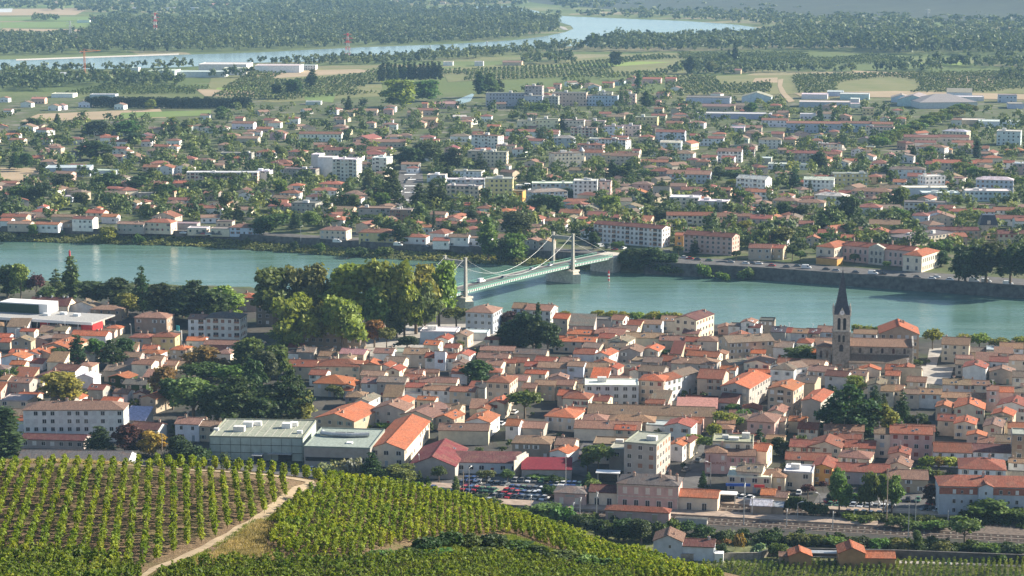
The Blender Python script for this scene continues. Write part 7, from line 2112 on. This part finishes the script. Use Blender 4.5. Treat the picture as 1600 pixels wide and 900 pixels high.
CCOL = [((.70, .70, .69), 'white'), ((.32, .33, .34), 'silver'), ((.03, .03, .035), 'black'), ((.10, .11, .12), 'dark grey'), ((.40, .03, .03), 'red'), ((.05, .09, .22), 'blue'), ((.20, .19, .17), 'grey'), ((.66, .66, .66), 'white'), ((.08, .16, .10), 'green')]
def car(p, yaw, ci=None, van=False, where='car park by the supermarket', parts=True):
    b, g, w, L_, Wd = CARM[van]; c, nm = CCOL[RN.randrange(len(CCOL)) if ci is None else ci]; o = empty('parked_van' if van else 'parked_car', p, math.radians(yaw))
    ob('body', b, o, color=c); ob('window', g, o)
    if parts:
        for sx in (-1, 1):
            for sy in (-1, 1): ob('wheel', w, o, (sx * L_ * .31, sy * (Wd / 2 - .09), .32))
    reg(o, f"{nm} {'van' if van else 'car'} {where}", 'van' if van else 'car', 'vehicles ' + where, 4.3); return o
def car_row(xa, ya, xb, yb, n, yaw, where, skip=.08):
    for i in range(n):
        if RN.random() < skip: continue
        t = i / max(1, n - 1); car(at(xa + (xb - xa) * t, ya + (yb - ya) * t, .07), yaw + RN.uniform(-4, 4) + RN.choice((0, 180)), None, False, where)
w1 = 'in the supermarket car park'
car_row(726, 765, 800, 770, 9, 62, w1); car_row(722, 757, 800, 759, 8, 62, w1, .1); car_row(806, 752, 848, 753, 5, 70, w1, 0); car_row(862, 758, 906, 759, 6, 70, w1, 0); car_row(800, 764, 846, 767, 6, 65, w1); car_row(774, 777, 850, 781, 8, 60, w1, .15); car_row(676, 765, 705, 772, 3, 60, w1, 0); car_row(720, 781, 765, 784, 5, 60, w1, .1); car_row(800, 772, 846, 774, 6, 60, w1, .1); car_row(730, 750, 796, 751, 7, 62, w1, .2)
w2 = 'in the tree-shaded car park'
car_row(1290, 779, 1345, 781, 6, 70, w2); car_row(1298, 790, 1404, 795, 10, 66, w2); car_row(1325, 803, 1385, 806, 6, 66, w2); car_row(1404, 782, 1434, 783, 3, 70, w2, 0); car_row(1446, 798, 1466, 799, 3, 20, w2, 0); car(at(1297, 785, .07), 20, 4, False, w2); car(at(1456, 788, .07), 30, 4, False, w2)
w3 = 'on the street by the station'
for x, y, yaw, ci in ((1091, 721, 70, 3), (1072, 736, 60, 6), (1101, 714, 70, 2), (1142, 779, 30, 3), (1152, 778, 30, 1), (1161, 779, 60, 0), (1172, 780, 60, 7), (1248, 772, 80, 0), (917, 702, 60, 2), (907, 716, 60, 4), (1010, 745, 0, 3)): car(at(x, y, .07), yaw, ci, False, w3)
w4 = 'on the far quay'
for x, y, ci, v in ((1206, 416, 4, 0), (1229, 418, 3, 0), (1260, 419.5, 0, 1), (1291, 422, 2, 0), (1306, 423.5, 1, 0), (1337, 426.5, 3, 0), (1364, 428.5, 0, 1), (1380, 429, 2, 0), (1410, 432, 2, 0), (1433, 434, 3, 0), (1456, 436, 0, 0), (1463, 434, 7, 0), (1484, 438, 0, 0), (1522, 440.5, 0, 1), (1541, 441.5, 0, 1), (1575, 445, 0, 1), (1069, 403.5, 0, 0), (1078, 405, 4, 0), (1090, 406.5, 3, 0), (1108, 408, 8, 0), (1142, 410.5, 1, 0), (1165, 412.5, 0, 0), (1175, 412, 3, 0), (1186, 413, 0, 0), (1057, 402, 2, 0), (1246, 417, 3, 0)): car(at(x, y, .1), -17, ci, bool(v), w4, False)
w5 = 'by the far bridge head'
for x, y, ci, v, yaw in ((938, 386, 0, 1, 30), (960, 391, 4, 0, 10), (950, 388, 3, 0, 60), (975, 389, 0, 0, 50), (1043, 396, 3, 1, 20), (931, 389, 1, 0, 20), (922, 384, 2, 0, 80)): car(at(x, y, .1), yaw, ci, bool(v), w5, False)
for t, off, ci, v in ((.80, 1.6, 0, 0), (.70, -1.6, 0, 0), (.33, -1.6, 0, 1), (.60, -1.6, 1, 0), (.42, 1.6, 3, 0)): p, yaw = on_bridge(t, off); car(p, yaw, ci, bool(v), 'crossing the bridge', False)
w6 = 'on the left far quay road'
for x, y, ci, v in ((286, 365, 0, 0), (312, 366, 3, 0), (319, 366.5, 4, 0), (326, 367, 0, 0), (333, 367, 2, 0), (341, 367.5, 3, 0), (527, 379, 0, 1), (622, 384, 0, 1), (664, 386.5, 2, 0), (678, 386, 3, 0), (308, 342, 0, 1)): car(at(x, y, .1), -12, ci, bool(v), w6, False)
w7 = 'on the wide avenue across the river'
for x, y, ci in ((631, 296, 0), (622, 303, 3), (626, 300, 0), (635, 282, 2), (640, 279, 1), (628, 308, 0), (633, 286, 3), (648, 300, 1)): car(at(x, y, .14), 80, ci, False, w7, False)
w8 = 'in a narrow street of the old town'
for x, y, ci in ((579, 651, 3), (563, 605, 0), (784, 664, 0), (792, 645, 2), (465, 523, 0), (405, 541, 5), (412, 538, 3), (618, 541, 0), (290, 547, 7), (488, 735, 0), (315, 723, 0), (327, 724, 3), (1188, 772, 2), (804, 646, 0)): car(at(x, y, .06), 70, ci, False, w8)

# ---------------- details of the two big warehouses
for r in PLACED:
    lb = next((q[1] for q in REG if q[0] is r), '')
    if lb.startswith('huge pale green'):
        for x, y, w in ((-6, 3, 1.6), (-3, 5, 1.3), (8, 2, 1.6), (10, 5, 1.3), (-16, -4, .8), (14, -6, .9)): m = MB(); m.box(-w, w, -w * .8, w * .8, 0, w * 1.1); m.build('roof_unit', M['white'], r, loc=(x, y, 8.1))
        m = MB(); a = 16.3
        for z in (2.6, 5.3): m.box(-a, a, -13.62, -13.5, z, z + .12)
        for k in range(10): m.box(-a + k * 3.6, -a + k * 3.6 + .06, -13.6, -13.5, 0, 7.8)
        m.build('cladding_seams', M['dark'], r)
        m = MB(); 
        for k in range(12): m.box(-a + 1 + k * 2.9, -a + 1.15 + k * 2.9, -13, 13, 8.1, 8.17)
        m.build('roof_seams', M['concrete'], r)
    if lb.startswith('mauve-grey'):
        m = MB(); m.box(-11, 9.4, -14.08, -13.98, 2.6, 4.0); m.build('dark_band', M['dark'], r)
        m = MB(); m.tube([(-9, 3, 8.4), (-5, 1.5, 8.4), (2, 1.2, 8.4), (8, 2.8, 8.4)], .8, .8, 8); m.tube([(-9, 3, 8.4), (-9.2, 6, 8.4)], .6, .6, 8); m.build('roof_duct', M['metal'], r); m = MB(); m.box(-4, -.5, 2.2, 3.4, 7.5, 8.9); m.box(0, 2.6, 2.2, 3.4, 7.5, 8.9); m.build('roof_unit', M['dark'], r); m = MB(); m.box(-1, 1, -1, 1, 0, .4); m.build('roof_unit', M['white'], r, loc=(3, -7, 7.5))
for x, y, w in ((403, 722, 3.0), (438, 720, 8.0)):
    p = at(x, y, 0); o = empty('open_shed', p, math.radians(-8)); m = MB(); m.box(-w / 2 - .3, w / 2 + .3, -2, 2, 2.6, 2.8); m.build('roof', M['metal'], o); m = MB(); m.box(-w / 2, w / 2, .2, 1.8, 0, 2.58); m.build('wall', M['dark'], o); reg(o, 'small open shed' if w < 5 else 'wide open shed with skylit roof', 'shed', 'sheds by the warehouse', w)

# ---------------- scrub beside the line
VS = []
for poly_, n_ in (([(1000, 838), (1210, 836), (1610, 858), (1610, 868), (1210, 852), (1000, 850)], 230), ([(660, 786), (830, 800), (1010, 820), (1010, 842), (800, 816), (660, 796)], 170), ([(1330, 806), (1480, 812), (1480, 820), (1330, 814)], 60), ([(1500, 806), (1610, 812), (1610, 826), (1500, 818)], 60)):
    k_ = 0
    while k_ < n_:
        x, y = RN.uniform(650, 1615), RN.uniform(780, 872)
        if inpoly(x, y, poly_): p = at(x, y, 0); VS.append((p.x, p.y)); k_ += 1
tree_mass('railway_scrub', VS, rng.uniform(.6, 2.4, len(VS)), rng.uniform(1.6, 4.2, len(VS)), 130, 'dark green scrub and brambles along the railway', (0.075, 0.10, 0.03), size=.2)
# ================================================================== AIR
def add_haze():
    m = bpy.data.materials.new('haze_air'); m.use_nodes = True; n = m.node_tree.nodes; n.remove(n['Principled BSDF'])
    v = n.new('ShaderNodeVolumePrincipled'); v.inputs['Color'].default_value = HAZE_COL; v.inputs['Density'].default_value = HAZE_D; v.inputs['Anisotropy'].default_value = HAZE_G
    m.node_tree.links.new(v.outputs[0], n['Material Output'].inputs['Volume'])
    b = MB(); b.box(-6800, 6800, -400, 9800, -12, 200); tag(b.build('haze', m), 'pale blue haze over the whole valley', 'haze', None, 'stuff')
HAZE_D, HAZE_COL, HAZE_G = 4.8e-5, (.40, .67, 1.0, 1), 0.0
add_haze()
# ================================================================== HOUSES BEYOND THE 300 LARGEST: ONE OBJECT
def m_attr(name, rough, var):
    t = NT(name); a = t.new('ShaderNodeAttribute'); a.attribute_name = 'tint'; g = t.new('ShaderNodeNewGeometry').outputs['Position']
    t.col(t.mix(1.0, a.outputs['Color'], t.grey(t.rng(t.noise(g, 1.2, 4), .3, .7, 1 - var, 1 + var)), 'MULTIPLY')); t.b.inputs['Roughness'].default_value = rough; t.b.inputs['Specular IOR Level'].default_value = .2; return t.m
bpy.context.view_layer.update()
hs = [r for r in REG if r[2] == 'house']
def show(r):
    x, y, d = proj(r[0].location); return -1 if not (-15 < x < 1615 and -5 < y < 960) else r[4] / d ** 2
hs.sort(key=show, reverse=True)
MV, MF, MI, MC = [], [], [], []
def merge_add(v, f, mi, colr, mw):
    b = len(MV)
    MV.extend(tuple(mw @ Vector(p)) for p in v) if mw else MV.extend(v)
    MF.extend(tuple(q + b for q in t) for t in f); MI.extend(mi); MC.extend([colr] * len(v))
slot = {'rendered_wall': 0, 'clay_tiles': 1, 'window_glass': 2}
KIDS = {}
for c in SC.objects:
    if c.parent: KIDS.setdefault(c.parent.name, []).append(c)
def kids(o): k = KIDS.get(o.name, []); return k + [g for c in k for g in KIDS.get(c.name, [])]
gone = set(); dead = []
for r in hs[296:]:
    for c in kids(r[0]):
        if c.type != 'MESH' or c.name.startswith('door'): continue
        mats = [slot.get(m.name, 0) for m in c.data.materials]
        merge_add([q.co for q in c.data.vertices], [tuple(p.vertices) for p in c.data.polygons], [mats[p.material_index] for p in c.data.polygons], tuple(c.color)[:3], c.matrix_world)
    gone.add(id(r))
    dead += kids(r[0]) + [r[0]]
bpy.data.batch_remove(dead)
REG[:] = [r for r in REG if id(r) not in gone]
for (x, y, W, d, h, a, hip) in boxes:
    w, r_, rz = shell(W, d, h, 'h' if hip else 'x', .32, .35); ca, sa = math.cos(a), math.sin(a)
    k = int(W / 3.4)
    for i in range(k):
        t = (i + .5) / k * W - W / 2; w.box(t - .6, t + .6, -d / 2 - .05, -d / 2 + .02, 1.0, 2.4, 2)
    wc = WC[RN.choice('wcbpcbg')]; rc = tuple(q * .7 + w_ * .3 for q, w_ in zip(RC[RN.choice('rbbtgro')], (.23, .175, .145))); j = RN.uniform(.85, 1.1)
    for src, base, cc in ((w, 0, wc), (r_, 1, rc)):
        merge_add([(x + p[0] * ca - p[1] * sa, y + p[0] * sa + p[1] * ca, p[2]) for p in src.v], src.f, [max(base, q) if base == 0 else 1 for q in src.i], tuple(q * j for q in cc), None)
me = me_py('suburb_houses', MV, MF, [m_attr('mass_wall', .9, .15), m_attr('mass_roof', .85, .3), M['pane']], MI)
at_ = me.attributes.new('tint', 'FLOAT_COLOR', 'POINT'); at_.data.foreach_set('color', np.array([(*c, 1) for c in MC], dtype=np.float32).ravel())
tag(ob('suburb_houses', me), 'small tiled houses of the far suburbs and distant villages', 'houses', 'distant houses', 'stuff')
# ================================================================== LABELS
LAND += [('the pale green warehouse', 400, 690), ('the crimson-roofed supermarket', 680, 720), ('the concrete block', 985, 710), ('the white four-storey block', 115, 660), ('the big plane trees', 590, 470), ('the white modern block', 955, 615), ('the river promenade planes', 980, 495), ('the pale riverside house', 757, 495), ('the ochre school', 515, 520), ('the dark cypress group', 830, 520),
         ('the big cedar', 372, 620), ('the cedar below the church', 1325, 640), ('the orange-roofed hall', 640, 680), ('the orange barn roof', 545, 635), ('the old tile roofs', 830, 570), ('the tall tan house', 1230, 600), ('the church square', 1460, 585), ('the yellow house', 255, 530),
         ('the white stepped towers', 525, 265), ('the yellow-cream tower', 780, 300), ('the convent roof', 905, 240), ('the maroon-roofed riverside block', 980, 365), ('the pink riverside block', 1110, 385), ('the sports hall', 95, 265), ('the cream apartment bar', 345, 275), ('the white school cubes', 1510, 305), ('the left quay road', 250, 345), ('the wide avenue', 640, 300), ('the blue-white slab', 727, 295),
         ('the mid-left suburb', 420, 225), ('the far-left suburb', 60, 215), ('the grey tower flats', 860, 150), ('the cream flats', 830, 195), ('the avenue of planes', 1430, 205), ('the wavy-roofed hall', 1450, 160), ('the red-roofed long block', 1460, 220), ('the dark poplar grove', 640, 110), ('the windbreak hedge', 265, 160), ('the white warehouses', 360, 105), ('the cream corner block', 1110, 320), ('the dark red window block', 1330, 290), ('the far river bend', 950, 50), ('the tree-shaded car park', 1350, 790), ('the grey flats', 730, 340), ('the left garden suburb', 200, 310), ('the left bank trees', 100, 450), ('the bank terraces', 1180, 355)]
bpy.context.view_layer.update()
buckets = {}
for o, desc, cat, grp, size, own in REG:
    if own: tag(o, desc, cat, grp); continue
    x, y, d = proj(o.location)
    if not o.get('category') and not (-30 < x < 1630): pass
    k = min(range(len(LAND)), key=lambda i: (LAND[i][1] - x) ** 2 + ((LAND[i][2] - y) * 1.6) ** 2); lx, ly = LAND[k][1], LAND[k][2]
    dx, dy = x - lx, (y - ly) * 1.6
    dr = 'right of' if dx > abs(dy) else 'left of' if -dx > abs(dy) else 'behind' if dy < 0 else 'in front of'
    buckets.setdefault((desc, k, dr), []).append((dx * dx + dy * dy, o, cat, grp))
for (desc, k, dr), L_ in buckets.items():
    L_.sort(key=lambda t: t[0])
    for i, (d2, o, cat, grp) in enumerate(L_):
        n = ORD[i] if i < len(ORD) else f'{i + 1}th'
        tx = f"{desc}, {n + ' ' if n else ('nearest ' if len(L_) > 1 else '')}{dr} {LAND[k][0]}"
        for q in (' tile', 'the ', 'the ', 'mid-sized '):
            if len(tx.replace('/', ' ').split()) > 15: tx = tx.replace(q, '', 1)
        tag(o, tx, cat, grp)
